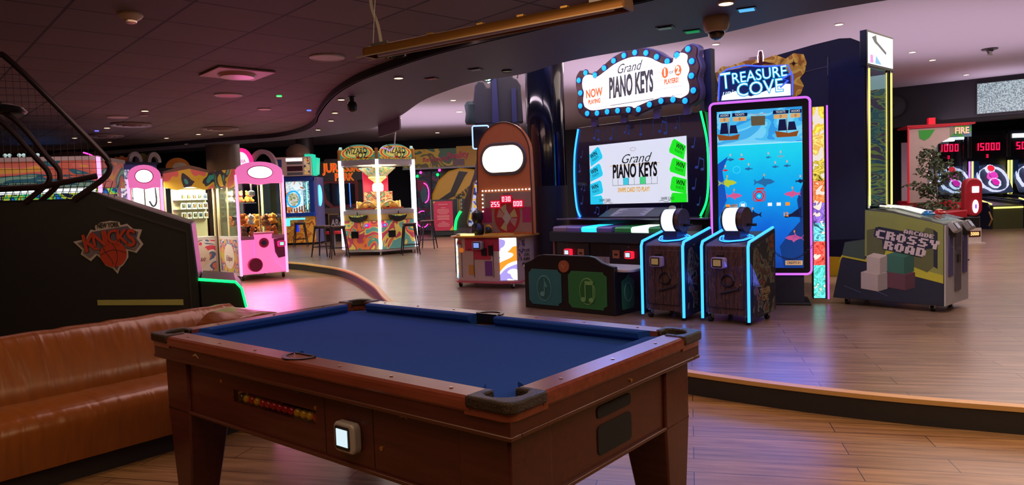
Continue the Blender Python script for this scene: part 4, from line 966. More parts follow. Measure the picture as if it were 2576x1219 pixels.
    for dy, m_, b_, ex in ((.003, CYG, .007, .002), (-.006, WG, -.001, .002)):
        txt('T', .25, t, .20, dy, 2.60, m_, sx=.75, bold=b_, ext=ex, name='title_letter', roll=4)
        txt('REASURE', .165, t, .545, dy, 2.64, m_, sx=.86, bold=b_, ext=ex, name='title_letters', roll=4)
        txt('COVE', .20, t, .55, dy, 2.50, m_, sx=.92, bold=b_, ext=ex, name='title_letters', roll=3)
    txt('unis', .09, t, .23, -.004, 2.475, WG, shear=.3, ext=.002, name='maker_mark')
    MB().tube([(.76, 0, 2.49), (.84, 0, 2.56), (.78, 0, 2.58), (.88, 0, 2.64)], .010, 6).out('title_rope', glow('title_blue', (60, 90, 255), 1.6), t)
    # sword hilt above
    MB().lathe([(.008, 2.75), (.022, 2.79), (.016, 2.84), (.020, 2.88), (.012, 2.90)], (.565, .03, 0), 14).out('sword_hilt', mat('hilt_red', (120, 40, 30), .4), t)
    MB().prism([(.42, 2.73), (.50, 2.77), (.60, 2.785), (.72, 2.745), (.60, 2.755), (.50, 2.74)], 'y', .01, .04).out('sword_guard', mat('hilt_red', (120, 40, 30), .4), t)
    MB().tube([(.54, .03, 2.78), (.535, .03, 2.84), (.55, .03, 2.905), (.582, .03, 2.905), (.595, .03, 2.84), (.59, .03, 2.78)], .006, 6).out('hilt_outline', glow('hilt_halo', (235, 230, 250), 1.3), t)
    # colourful light column
    MB().prism([(1.07, .19), (1.235, .19), (1.235, 2.28), (1.07, 2.28)], 'y', .12, .22).out('light_column', mat('column_dark', (26, 26, 30), .4), t, .01)
    cols = [(70, 200, 190), (220, 70, 60), (90, 190, 210), (120, 90, 190), (230, 120, 60), (200, 180, 60), (240, 190, 90), (245, 205, 60)]
    zz = [.20, .56, .82, 1.02, 1.24, 1.48, 1.70, 1.98, 2.27]
    for k, c in enumerate(cols):
        c2 = tuple(min(255, int(v * 1.15 + 30)) for v in c); c3 = tuple(int(v * .45) for v in c)
        B('light_column_picture', art('column_art_%d' % k, [c3, c, c2, c, (240, 235, 220)], 9, .85, .4, 'V'), t, 1.085, 1.20, .114, .121, zz[k], zz[k + 1])
    B('light_column_edge', LED_LILAC, t, 1.222, 1.240, .105, .12, .19, 2.28)
    castors(t, .2, .95, .08, .28, .15, .03)
    base(t)
cove()
# chain hanging from the right pedestal to the game's side
def chain():
    a = Vector((2.53, 7.22, .93)); b = Vector((3.30, 7.60, .93)); m = MB(); n = 34; prev = None
    for i in range(n):
        f = i / (n - 1); p = a.lerp(b, f); p.z -= .26 * (1 - (2 * f - 1) ** 2)
        d = (b - a).normalized(); u = Vector((0, 0, 1)) if i % 2 else d.cross(Vector((0, 0, 1)))
        m.tube([p + d * (.017 * math.cos(k * PI / 4)) + u * (.009 * math.sin(k * PI / 4)) for k in range(8)], .0028, 4, True)
    tag(m.out('chain', mat('chain_dark', (70, 64, 70), .35, .8)), 'dark chain sagging between the right reel pedestal and the fishing screen', 'chain')
chain()

def crossy():
    t = thing('coin_drop_machine', 'green arcade cabinet with pixel block artwork and a tall glass tower', 'arcade machine', (3.43, 7.62, 0), -48.8)
    D_ = .66; L = 1.075; yf = 0
    prof = [(0, .22), (.06, .50), (.13, .82), (.34, .86), (.345, 1.16), (.60, 1.13), (L, 1.01), (L, .22)]
    MB().prism(prof, 'y', 0, D_).out('base_cabinet', mat('cabinet_slate', (34, 38, 50), .45), t, .004)
    y = -.003
    def pr(pts, m_, nm, yy=y, d=.002): return MB().prism(pts, 'y', yy - d, yy).out(nm, m_, t, smooth=False)
    OL = mat('print_olive', (134, 138, 74), .5); OLD = mat('print_olive_dark', (92, 94, 62), .5); YEL = mat('print_yellow_green', (180, 174, 54), .5); NV = mat('print_navy', (36, 40, 58), .5); TLG = mat('print_grey_green', (62, 78, 72), .5)
    pr([(.005, .225), (L - .005, .225), (L - .005, .44), (.80, .50), (.10, .66), (.08, .56)], NV, 'road_print')
    pr([(.34, .78), (.345, 1.155), (.60, 1.125), (L - .005, 1.005), (L - .005, .44), (.34, .68)], OL, 'grass_print', y - .001)
    pr([(.10, .66), (.135, .815), (.34, .85), (.34, .62)], TLG, 'hill_print')
    pr([(.06, .58), (.11, .66), (.35, .62), (.70, .56), (.80, .50), (L - .006, .44), (L - .006, .52), (.82, .58), (.60, .66), (.38, .70), (.34, .64), (.10, .68)], YEL, 'verge_print', y - .002)
    pr([(.36, .68), (.36, .95), (.47, .97), (.47, .88), (.55, .84), (.55, .66)], OLD, 'tree_block_print', y - .003)
    pr([(.74, .62), (.74, .90), (.88, .92), (.92, .98), (.985, .96), (.985, .60), (.93, .54)], OLD, 'tree_block_print', y - .003)
    pr([(.985, .96), (1.02, .93), (1.02, .58), (.985, .60)], NV, 'tree_block_print', y - .003)
    pr([(.52, .66), (.56, .78), (.70, .80), (.70, .64)], YEL, 'tree_block_print', y - .0035)
    for (a, b) in ((.12, .30), (.40, .56)): pr([(a, .30 - a * .05 + .06), (b, .27 - a * .05 + .03), (b, .275 - a * .05 + .03), (a, .305 - a * .05 + .06)], mat('road_line', (90, 96, 120), .5), 'road_line_print', y - .003)
    # plain coloured block stacks
    def cube(x, z, w_, h_, c, nm='block_print', k=.35, yy=-.0065):
        cl = mat('blk_%d_%d_%d' % c, c, .5); cd = mat('blk_%d_%d_%d_s' % c, tuple(int(v * .82) for v in c), .5); ct = mat('blk_%d_%d_%d_t' % c, tuple(min(255, int(v * 1.1)) for v in c), .5)
        e = w_ * k
        pr([(x, z), (x + w_ - e, z - .02), (x + w_ - e, z + h_ - .02), (x, z + h_)], cl, nm, yy); pr([(x + w_ - e, z - .02), (x + w_, z + .015), (x + w_, z + h_ + .015), (x + w_ - e, z + h_ - .02)], cd, nm, yy)
        pr([(x, z + h_), (x + w_ - e, z + h_ - .02), (x + w_, z + h_ + .015), (x + e, z + h_ + .035)], ct, nm, yy)
    cube(.30, .34, .26, .17, (176, 160, 162)); cube(.36, .52, .20, .16, (186, 172, 170), yy=-.008)
    cube(.56, .37, .26, .15, (98, 60, 74)); cube(.55, .53, .26, .17, (56, 104, 92), yy=-.008)
    # title
    NVT = mat('title_navy_plate', (30, 34, 60), .5)
    Mt = Matrix.Translation((.43, 0, .83)) @ Matrix.Rotation(R(11), 4, 'Y') @ Matrix.Diagonal((1.12, 1, 1.08, 1))
    MB().prism([(-.01, .05), (-.01, .135), (.02, .15), (.23, .15), (.25, .175), (.42, .175), (.43, .15), (.50, .13), (.52, .06), (.44, .03), (.42, -.055), (.09, -.055), (.07, .03)], 'y', -.010, -.008, Mt).out('title_plate', NVT, t, smooth=False)
    LT = mat('title_lilac_white', (196, 180, 190), .5)
    pixtext('CROSSY', .078, t, 0, -.0105, .045, LT, 1.0, M=Mt @ Matrix.Translation((.005, 0, 0)))
    pixtext('ROAD', .078, t, 0, -.0105, -.045, LT, 1.0, M=Mt @ Matrix.Translation((.095, 0, 0)))
    pixtext('ARCADE', .036, t, 0, -.0105, .134, LT, 1.0, M=Mt @ Matrix.Translation((.235, 0, 0)))
    # deck with playfield under clear cover
    MB().prism([(.37, 1.165), (.60, 1.14), (L - .02, 1.018), (L - .02, 1.012), (.60, 1.132), (.37, 1.157)], 'y', .03, D_ - .03).out('deck_plate', mat('deck_grey', (96, 98, 84), .3), t, smooth=False)
    MB().prism([(.36, 1.20), (.60, 1.172), (L - .02, 1.045), (L - .02, 1.042), (.60, 1.168), (.36, 1.196)], 'y', .02, D_ - .02).out('clear_cover', glass(), t, smooth=False)
    for (x, yy, m_) in ((.88, .17, mat('button_blue', (30, 120, 190), .2)), (.88, .47, mat('button_red', (190, 20, 30), .2))):
        z = 1.172 - (x - .60) * .268
        bb = MB().lathe([(.060, 0), (.062, .015), (.052, .024), (.042, .026), (.038, .04), (.015, .052)], (x, yy, z - .12 + .115), 20).out('play_button', m_, t)
    MB().box(.42, .60, .08, .18, 1.16, 1.165).box(.42, .60, .45, .55, 1.16, 1.165).out('playfield_lane', mat('lane_dark', (40, 44, 60), .4), t)
    MB().tube([(.40, .22, 1.19), (.62, .24, 1.165), (.80, .24, 1.12)], .010, 6).tube([(.40, .42, 1.19), (.62, .42, 1.165), (.80, .42, 1.12)], .010, 6).out('playfield_light', glow('lane_glow', (255, 240, 225), 1.6), t)
    # front: ticket doors, card readers
    fr = MB().box(L, L + .012, 0, D_, .22, 1.0).out('front_board', mat('front_grey', (176, 172, 182), .5), t)
    PU = mat('slot_violet', (72, 68, 130), .4)
    for (a, b, z0, z1, m_) in ((.07, .19, .50, .90, PU), (.25, .42, .34, .92, mat('slot_slate', (84, 80, 100), .4)), (.48, .60, .50, .90, PU)):
        MB().box(L + .012, L + .022, a, b, z0, z1).out('ticket_slot', m_, fr, .004)
    MB().box(L + .022, L + .032, .30, .37, .62, .70).out('coin_mouth', BLACK, fr)
    for (yy, z) in ((.39, .50), (.39, .75), (.15, .78), (.63, .62)): MB().cyl((L + .01, yy, z), (L + .03, yy, z), .009, n=10).out('lock', CHROME, fr)
    for yy in (.13, .53):
        M_ = Matrix.Rotation(R(90), 4, 'Z') @ Matrix.Rotation(R(-35), 4, 'X')
        rd = reader(t, L + .03, yy, .96, .95, None, glow('reader_scr_dim', (150, 150, 165), .6), M_)
        MB().box(L, L + .05, yy - .05, yy + .05, .88, .97).out('reader_mount', BLACK, t)
    # tower
    TS = mat('tower_navy', (15, 22, 50), .45)
    MB().prism([(-.03, .84), (-.03, 2.70), (.02, 2.73), (.34, 2.75), (.345, 1.16), (.34, .86)], 'y', 0, .02).out('tower_side', TS, t)
    MB().prism([(-.03, .84), (-.03, 2.70), (.02, 2.73), (.34, 2.75), (.345, 1.16), (.34, .86)], 'y', D_ - .02, D_).out('tower_side', TS, t)
    B('tower_back', TS, t, -.03, -.01, .02, D_ - .02, .86, 2.70)
    B('tower_art', art('tower_art', [(60, 84, 92), (80, 104, 88), (50, 70, 92), (112, 120, 70), (74, 60, 80)], 3.2, .9, .5, 'N', (1, 1, 3)), t, .0, .33, D_ - .03, D_ - .021, 1.2, 2.45)  # glow put into the print to brighten the dark tower inside
    B('tower_header', glow('tower_header_pale', (150, 172, 172), .9), t, .0, .33, D_ - .03, D_ - .021, 2.45, 2.60)
    B('tower_glass', glass(), t, .345, .350, .06, D_ - .06, 1.20, 2.60)
    for yy in (.03, D_ - .03 - .035):
        B('tower_post', CHROME, t, .335, .365, yy, yy + .035, 1.17, 2.62)
        MB().cyl((.372, yy + .017, 1.20), (.372, yy + .017, 2.60), .008, n=8).out('tower_light', LED_YELLOW, t)
    MB().cyl((.352, D_ - .13, 1.20), (.352, D_ - .13, 2.60), .004, n=6).out('tower_light', LED_YELLOW, t)
    B('tower_hinge_rail', BLACK, t, .34, .36, D_ - .12, D_ - .105, 1.17, 2.62)
    hd = MB().box(.30, .37, -.01, D_ + .01, 2.62, 2.985).out('header_box', mat('header_black', (24, 26, 34), .35), t, .006)
    MB().box(.37, .376, .02, D_ - .02, 2.65, 2.96).out('header_sign', glow('header_sign_white', (246, 252, 248), 1.25), hd, smooth=False)
    hs = MB().prism([(.10, 2.92), (.20, 2.95), (.22, 2.89), (.30, 2.86), (.46, 2.80), (.45, 2.775), (.24, 2.85), (.17, 2.87)], 'x', .3765, .379).out('sign_graphic', glow('sign_grey', (96, 104, 110), .4), hd, smooth=False)
    MB().prism([(.06, 2.66), (.13, 2.66), (.12, 2.74), (.06, 2.74)], 'x', .3765, .379).out('sign_graphic', glow('sign_pink', (230, 150, 220), .9), hd, smooth=False)
    MB().prism([(.18, 2.66), (.34, 2.66), (.20, 2.74)], 'x', .3765, .379).out('sign_graphic', glow('sign_blue', (130, 190, 230), .9), hd, smooth=False)
    MB().prism([(D_, 2.56), (D_ + .02, 2.5), (D_ + .02, 1.9), (D_, 1.8)], 'x', .1, .34).out('tower_wing', TS, t)
    castors(t, .12, .95, .08, D_ - .08, .15, .07)
    base(t)
crossy()

# ---------------------------------------------------------------- orange prize game with the round-topped board
def prize_wheel_game():
    t = thing('redemption_game', 'orange round-topped ticket game with a lit oval and red score digits', 'arcade machine', (-.82, 10.29, 0), -30.7)
    CW = mat('cab_cream', (190, 172, 162), .45); PKR = mat('cab_pink_red', (186, 52, 84), .45)
    hexa = [(-.05, .10), (.04, 0), (.74, 0), (.96, .12), (.96, .60), (-.05, .60)]
    MB().prism(hexa, 'z', .25, .87).out('base_cabinet', CW, t, .004)
    MB().prism([(-.07, .08), (.03, -.03), (.75, -.03), (.99, .10), (.99, .62), (-.07, .62)], 'z', .225, .25).out('kick_trim', mat('kick_pink', (196, 96, 110), .4), t)
    MB().prism([(-.12, .06), (.02, -.07), (.76, -.07), (1.03, .08), (1.03, .66), (-.12, .66)], 'z', .87, .895).out('counter', mat('counter_amber', (196, 132, 44), .3), t, .005)
    MB().prism([(-.05, .098), (.04, -.004), (.04, -.012), (-.056, .092)], 'z', .28, .85).out('side_light_panel', art('lit_panel_left', [(255, 215, 60), (250, 250, 240), (255, 240, 200), (120, 180, 220)], 4, 1.3, .4, 'N', (1, 1, 3)), t, smooth=False)
    MB().prism([(.745, -.002), (.955, .114), (.958, .106), (.75, -.011)], 'z', .27, .86).out('side_light_panel', art('lit_panel_right', [(235, 140, 40), (250, 250, 240), (250, 250, 250), (150, 140, 210)], 2.0, 1.3, .4, 'N', (1, 1, 1.6)), t, smooth=False)
    B('front_print', PKR, t, .17, .74, -.005, 0, .68, .86); B('front_print', PKR, t, .32, .60, -.006, 0, .56, .70)
    B('front_print', mat('print_violet', (112, 62, 130), .5), t, .50, .62, -.006, 0, .33, .54); B('front_print', mat('print_amber', (190, 140, 60), .5), t, .22, .31, -.006, 0, .34, .48)
    MB().box(.105, .107, -.008, 0, .30, .80).box(.315, .317, -.008, 0, .30, .80).box(.64, .644, -.008, 0, .31, .80).out('door_seams', INK, t, smooth=False)
    MB().cyl((.11, -.02, .69), (.11, 0, .69), .035, n=20).out('start_button', glow('start_amber', (220, 120, 40), .5), t)
    B('ticket_slot', BLACK, t, .22, .27, -.01, 0, .70, .708); B('ticket_mouth', BLACK, t, .46, .54, -.03, 0, .62, .72); B('ticket_mouth', BLACK, t, .58, .64, -.03, 0, .62, .76)
    txt('ME', .09, t, .07, -.008, .80, mat('me_red', (190, 60, 60), .5), sx=.7, bold=.003, ext=.001)
    reader(t, .43, -.03, .765, 1.1, None, glow('reader_blue', (120, 150, 230), 1.0))
    Ms = Matrix.Translation((.965, .36, 0)) @ Matrix.Rotation(R(90), 4, 'Z')
    for s_, z, x in (('...YOU', .66, 0.03), ('STOP...', .60, 0.03), ('PURPLE', .54, 0.02), ('MINIONS!', .48, 0.0)): txt(s_, .06, t, 0, 0, 0, INK, sx=.9, bold=.001, ext=.0005, name='side_text', M=Ms @ Matrix.Translation((x, -.002, z)))
    B('side_print', art('side_print_violet', [(120, 50, 80), (90, 60, 110), (180, 160, 150)], 9, 0, .5, 'N'), t, .9605, .962, .14, .34, .52, .84)
    # upright board
    bd = [(.12, .895), (.12, 1.5), (.14, 1.95)] + [(.585 + .445 * math.cos(R(a)), 2.03 + .475 * math.sin(R(a))) for a in range(172, 7, -9)] + [(1.03, 1.95), (1.04, 1.5), (1.04, .895)]
    ORG = mat('board_orange', (224, 130, 66), .4)
    MB().prism(bd, 'y', .45, .55).out('backboard', ORG, t, .006)
    MB().tube([(x, .448, z) for x, z in bd], .010, 6).out('board_rim', mat('rim_brown', (96, 52, 34), .4), t)
    # one wide lit oval
    MB().prism(rrect(.20, .98, 1.74, 2.22, .235, 8), 'y', .425, .45).out('lamp_surround', mat('surround_grey', (110, 98, 96), .3, .6), t, .01)
    MB().prism(rrect(.25, .93, 1.79, 2.17, .185, 8), 'y', .410, .43).out('lamp_oval', glow('oval_warm_white', (255, 250, 225), 1.6), t, .006)
    # lower display
    B('display_panel', mat('display_beige', (176, 140, 110), .45), t, .20, 1.02, .445, .45, .92, 1.50)
    B('display_red_band', PKR, t, .20, .36, .442, .446, 1.06, 1.28); B('display_red_band', PKR, t, .88, 1.02, .442, .446, 1.06, 1.28)
    MB().prism(ell(.625, 1.17, .215, .27, 30), 'y', .438, .444).out('wheel_disc', mat('wheel_red', (196, 44, 48), .4), t, smooth=False)
    for k, c in enumerate([(200, 190, 110), (176, 60, 60), (190, 180, 120), (196, 150, 110), (176, 60, 60), (200, 190, 110), (176, 60, 60), (190, 150, 120)]):
        a0, a1 = k * 45 + 3, k * 45 + 42
        MB().prism([(.625 + .07 * math.cos(R(a0)), 1.13 + .08 * math.sin(R(a0))), (.625 + .175 * math.cos(R(a0)), 1.13 + .20 * math.sin(R(a0))), (.625 + .175 * math.cos(R(a1)), 1.13 + .20 * math.sin(R(a1))), (.625 + .07 * math.cos(R(a1)), 1.13 + .08 * math.sin(R(a1)))], 'y', .434, .438).out('wheel_segment', mat('seg%d%d' % (c[0], c[1]), c, .45), t, smooth=False)
    MB().prism([(.625, 1.24), (.70, 1.13), (.625, 1.02), (.55, 1.13)], 'y', .430, .434).out('wheel_diamond', mat('diamond_pale', (196, 190, 160), .45), t, smooth=False)
    for (s_, x, z) in (('255', .44, 1.33), ('030', .63, 1.40), ('000', .82, 1.33)):
        h_ = MB().box(x - .085, x + .085, .424, .436, z - .055, z + .055).out('score_box', glow('score_box_red', (220, 10, 50), .7), t, smooth=False)
        digits(s_, .072, h_, x, .423, z, glow('digit_pale', (255, 190, 210), 1.6))
    txt('SCORE', .04, t, .63, .436, 1.475, INK, ext=.0005)
    for i in range(15):
        MB().sph((.22 + i * .0565, .435, 1.53), .012, 8).out('board_lamp', glow('small_white_lamp', (245, 250, 255), 2.2), t)
    for i in range(5):
        MB().sph((.215, .435, 1.47 - i * .06), .012, 8).out('board_lamp', glow('small_white_lamp', (245, 250, 255), 2.2), t)
    # counter props
    MB().lathe([(.10, 0), (.11, .06), (.09, .13), (.06, .17), (.09, .24), (.08, .32), (.03, .36)], (.20, .30, .895), 20).out('black_prop', BLACK, t)
    MB().sph((.44, .2, .96), (.055, .05, .065), 14).out('black_prop', BLACK, t)
    MB().box(.08, .30, .02, .06, .90, .925).out('counter_light', glow('counter_light_yellow', (250, 250, 130), 2.0), t)
    for (x, y_, r_) in ((.02, .16, .10), (.55, .12, .13), (.72, .2, .14)): MB().lathe([(r_, 0), (r_ * .96, .02), (r_ * .6, .028)], (x, y_, .895), 18).out('amber_tray', mat('amber_tray', (200, 150, 40), .25), t)
    MB().prism([(.33, .90), (.40, .90), (.42, 1.0), (.38, 1.04), (.34, 1.0)], 'y', .26, .34).out('yellow_prop', mat('prop_yellow', (210, 150, 30), .4), t)
    MB().prism([(.08, .90), (.06, 1.0), (.10, 1.12), (.11, 1.25), (.09, 1.38), (.11, 1.5), (.13, 1.5), (.13, .90)], 'y', .44, .46).out('scalloped_edge', mat('scallop_cream', (214, 180, 110), .4), t)
    B('clear_cover', glass(), t, .02, .026, -.02, .44, .90, 1.5)
    castors(t, .0, .88, .10, .52, .15, .075)
    base(t)
prize_wheel_game()

def castle_cabinet():
    t = thing('tall_video_cabinet', 'tall dark arcade cabinet with a lobed silhouette topper behind the orange ticket game', 'arcade machine', (-.95, 12.4, 0), 0)
    G = mat('cabinet_grey', (86, 78, 84), .5); NV = mat('topper_navy', (22, 24, 44), .6)
    side = [(-.05, .15), (-.05, .80), (.05, 1.15), (.33, 1.85), (.42, 2.25), (1.20, 2.25), (1.20, .15)]
    MB().prism(side, 'y', 0, .06).out('side_panel', G, t, .005); MB().prism([(x + .01, z) for x, z in side], 'y', .06, .9).out('cabinet_body', NV, t)
    w_ = [(.21, .95), (.40, .95), (.40, 1.78), (.33, 1.70), (.26, 1.30), (.19, 1.02)]
    MB().prism(w_, 'y', -.012, 0).out('side_window', art('side_window_art', [(40, 40, 80), (60, 70, 130), (180, 190, 240), (220, 180, 30)], 5, .7), t, smooth=False)
    MB().tube([(x, -.014, z) for x, z in w_], .014, 6, True).out('window_frame', mat('frame_yellow', (200, 150, 40), .4), t)
    MB().tube(smooth_curve([(-.03, -.02, .90), (.0, -.02, 1.08), (.08, -.02, 1.22)], 5), .022, 8).out('green_light', LED_GREEN, t)
    B('brick_skirt', mat('skirt_lilac', (120, 108, 116), .5), t, -.05, .40, -.01, 0, .80, .93)
    MB().prism(rrect(.33, .62, 2.28, 2.68, .03), 'y', -.02, .05).out('side_screen', mat('side_screen_black', (14, 16, 28), .2), t)
    MB().tube([(x, -.025, z) for x, z in rrect(.335, .615, 2.285, 2.675, .03, 3)], .012, 6, True).out('screen_light', glow('screen_rim_blue', (150, 190, 255), 1.6), t)
    B('screen_body', NV, t, .42, 1.15, .05, .9, 2.25, 2.72)
    lob = [(.36, 2.72), (.34, 2.85), (.38, 2.98), (.36, 3.10), (.40, 3.38), (.46, 3.46), (.55, 3.44), (.60, 3.34), (.66, 3.34), (.68, 3.50), (.80, 3.54), (.86, 3.62), (.94, 3.66), (1.02, 3.62), (1.06, 3.50), (1.14, 3.46), (1.2, 3.36), (1.22, 2.72)]
    MB().prism(lob, 'y', .1, .3).out('topper', NV, t, .02)
    MB().prism([(.68, 2.72), (.70, 3.45), (.78, 3.5), (.80, 2.72)], 'y', .04, .10).prism([(1.03, 2.72), (1.03, 3.3), (1.11, 3.3), (1.11, 2.72)], 'y', .04, .10).out('topper_rib', mat('topper_blue', (20, 28, 90), .5), t)
    MB().lathe([(.10, -.05), (.12, 0), (.10, .14), (.12, .28), (.08, .34)], (.32, .2, 2.78), 16).out('topper_lobe', mat('lobe_teal', (18, 44, 52), .6), t)
    wh = MB().tube([(.62 + .11 * math.cos(k * PI / 8), .1, 3.55 + .11 * math.sin(k * PI / 8)) for k in range(16)], .012, 6, True)
    for k in range(4): a = k * PI / 4; wh.tube([(.62 - .11 * math.cos(a), .1, 3.55 - .11 * math.sin(a)), (.62 + .11 * math.cos(a), .1, 3.55 + .11 * math.sin(a))], .008, 5)
    wh.out('topper_wheel', BLACK, t)
    MB().sph((.64, .16, 3.52), (.05, .04, .10), 12).out('topper_light', glow('topper_light', (180, 255, 240), 3.0), t)
    MB().tube([(1.10 + .05 * math.cos(k * PI / 8), .12, 3.54 + .08 * math.sin(k * PI / 8)) for k in range(-2, 12)], .012, 6).out('topper_hook', BLACK, t)
    base(t)
castle_cabinet()

# ---------------------------------------------------------------- rainbow coin game with four visible bays
def rainbow_game():
    t = thing('coin_pusher', 'six-sided rainbow coin game with white corner lights and arched title boards', 'arcade machine', (-3.38, 18.3, 0), 10.5)
    Rr = .95; cor = [(Rr * math.sin(R(a)), -Rr * math.cos(R(a))) for a in range(0, 360, 60)]
    AL = mat('alu_frame', (176, 168, 172), .35, .3)
    MB().prism(cor, 'z', .26, 1.10).out('base_cabinet', mat('base_yellowish', (150, 128, 86), .5), t)
    MB().prism([(x * 1.03, y * 1.03) for x, y in cor], 'z', .235, .275).out('kick_frame', AL, t)
    MB().prism([(x * 1.015, y * 1.015) for x, y in cor], 'z', 1.14, 1.21).out('window_sill', AL, t)
    MB().prism([(x * 1.02, y * 1.02) for x, y in cor], 'z', 2.30, 2.40).out('top_frame', AL, t)
    MB().prism([(x * .95, y * .95) for x, y in cor], 'z', 1.21, 1.23).out('play_bed', mat('bed_silver', (170, 165, 160), .25, .5), t)
    LOW = art('rainbow_low_art', [(216, 190, 70), (70, 150, 140), (224, 120, 60), (190, 70, 90), (222, 196, 90), (96, 160, 150)], 1.9, .22, .45, 'N')
    TOP = art('rainbow_top_art', [(60, 170, 150), (230, 90, 70), (240, 190, 60), (90, 190, 130), (240, 210, 80), (60, 150, 160)], 2.4, .30, .45, 'N')
    for k in (-2, -1, 0, 1):       # facets around the near corner
        a = -30 + 60 * (k + 0) if False else (-30 + 60 * (k + 1) if k >= -1 else -90)
        i0 = {-2: 4, -1: 5, 0: 0, 1: 1}[k]; p = cor[i0]; q = cor[(i0 + 1) % 6]
        ang = math.atan2(q[1] - p[1], q[0] - p[0]); M = Matrix.Translation((p[0], p[1], 0)) @ Matrix.Rotation(ang, 4, 'Z')
        L = Rr
        MB().box(.04, L - .04, -.012, -.002, .29, .96, M).out('lower_artwork', LOW, t, smooth=False)
        MB().box(.04, L - .04, -.012, -.002, .98, 1.13, M).out('control_band', mat('band_gold', (196, 168, 84), .45), t, smooth=False)
        MB().box(.05, L - .05, -.006, 0, 1.21, 2.30, M).out('window_glass', glass(), t, smooth=False)
        MB().box(.03, L - .03, -.02, .02, 2.28, 2.42, M).box(.03, L - .03, -.02, .02, 1.12, 1.20, M).out('window_rail', AL, t, smooth=False)
        arch = [(.02, 2.40), (.02, 2.56), (.10, 2.60)] + [(L / 2 + .38 * math.cos(R(b)), 2.60 + .16 * math.sin(R(b))) for b in range(170, 9, -16)] + [(L - .10, 2.60), (L - .02, 2.56), (L - .02, 2.40)]
        tb = MB().prism(arch, 'y', -.03, .03, M).out('title_board', glow('title_teal', (56, 150, 136), .45), t, .003)  # glow added to board and bands, which are dim without it
        for (r_, c) in ((.43, (236, 190, 60)), (.39, (214, 70, 66)), (.35, (240, 206, 70)), (.31, (96, 186, 140)), (.27, (232, 214, 110))):
            MB().prism(ell(L / 2, 2.565, r_, r_ * .38, 24), 'y', -.036 - (.43 - r_) * .04, -.03, M).out('rainbow_band', glow('rb%d' % c[0], c, .45), tb, smooth=False)
        MB().box(.06, L - .06, -.040, -.03, 2.405, 2.46, M).out('flower_strip', art('flowers', [(90, 140, 50), (236, 200, 60), (210, 80, 50), (120, 160, 60)], 12, .2, .5, 'N'), tb, smooth=False)
        if k in (-1, 0):
            K = mat('title_ink', (40, 26, 24), .5)
            for (s_, sz, x, z, sx_) in (('The', .09, .33, 2.69, .8), ('WIZARD', .20, .46, 2.60, .72), ('of', .08, .46, 2.505, .8), ('OZ', .21, .62, 2.50, .8)):
                txt(s_, sz, tb, 0, 0, 0, K, sx=sx_, bold=.002, ext=.001, name='title_text', M=M @ Matrix.Translation((x, -.046, z)))
            MB().prism(ell(.50, 2.46, .05, .025, 12), 'y', -.048, -.044, M).out('ruby_mark', mat('ruby', (190, 24, 40), .3), tb, smooth=False)
        if k in (-1, 0, -2, 1):
            # bowl shaped control
            bw = MB()
            P = [(0.22 * math.cos(R(b)), .17 * math.sin(R(b))) for b in range(180, 361, 18)]
            bw.prism([(L / 2 - .03 + x, 1.10 + z) for x, z in P], 'y', -.13, -.01, M)
            bo = bw.out('control_bowl', BLACK, t, .01)
            MB().prism([(L / 2 - .03 + x * .85, 1.10 + z * .25) for x, z in P], 'y', -.135, -.128, M).out('control_label', art('ctl_label', [(220, 220, 190), (60, 140, 120), (230, 200, 60)], 12, .2), bo, smooth=False)
            MB().tube([M @ Vector((L / 2 - .03, -.09, 1.09)), M @ Vector((L / 2 - .03, -.11, 1.18))], .012, 6).out('joystick', BLACK, bo)
            reader(t, 0, 0, 0, .85, glow('reader_pink_ring', (255, 30, 120), 1.5), glow('reader_blue', (120, 150, 230), 1.0), M @ Matrix.Translation((L / 2 + .18 if k == -1 else L / 2 - .38, -.02, .86)))
            MB().box(L / 2 - .26, L / 2 - .08, -.03, -.012, .56, .72, M).out('coin_tray', BLACK, t)
    for i, (x, y) in enumerate(cor):
        if i in (0, 1, 5, 4, 2):
            n = Vector((x, y, 0)).normalized()
            MB().cyl((x * 1.02, y * 1.02, .30), (x * 1.02, y * 1.02, 2.40), .035, n=10).out('corner_light', LED_WHITE, t)
            M = Matrix.Rotation(math.atan2(y, x), 4, 'Z')
            MB().box(Rr * .96, Rr * 1.05, -.035, .035, 2.40, 2.66, M).out('corner_post', mat('post_ochre', (176, 116, 36), .5), t, .008)
            MB().cyl((x * .92, y * .92, .15), (x * .92, y * .92, .235), .03, n=10).out('castor', CHROME, t)
    # inside: lit column, golden canopy, prize boards
    MB().lathe([(.10, 1.23), (.12, 1.6), (.08, 1.66), (.09, 1.9), (.22, 2.0), (.20, 2.05), (.10, 2.28)], (0, 0, 0), 20).out('centre_column', glow('centre_gold', (255, 215, 130), .9), t)
    MB().lathe([(.10, 1.95), (.20, 2.02), (.42, 2.22), (.44, 2.24), (.40, 2.24), (.10, 2.0)], (0, 0, 0), 18).out('flared_basket', art('basket_art', [(236, 226, 200), (120, 180, 130), (240, 190, 90), (226, 214, 190), (90, 150, 150)], 5, .25), t)
    MB().lathe([(.10, 1.66), (.13, 1.70), (.13, 1.82), (.10, 1.86)], (0, 0, 0), 20).out('centre_lamp', glow('centre_lamp', (255, 250, 225), 5.0), t)
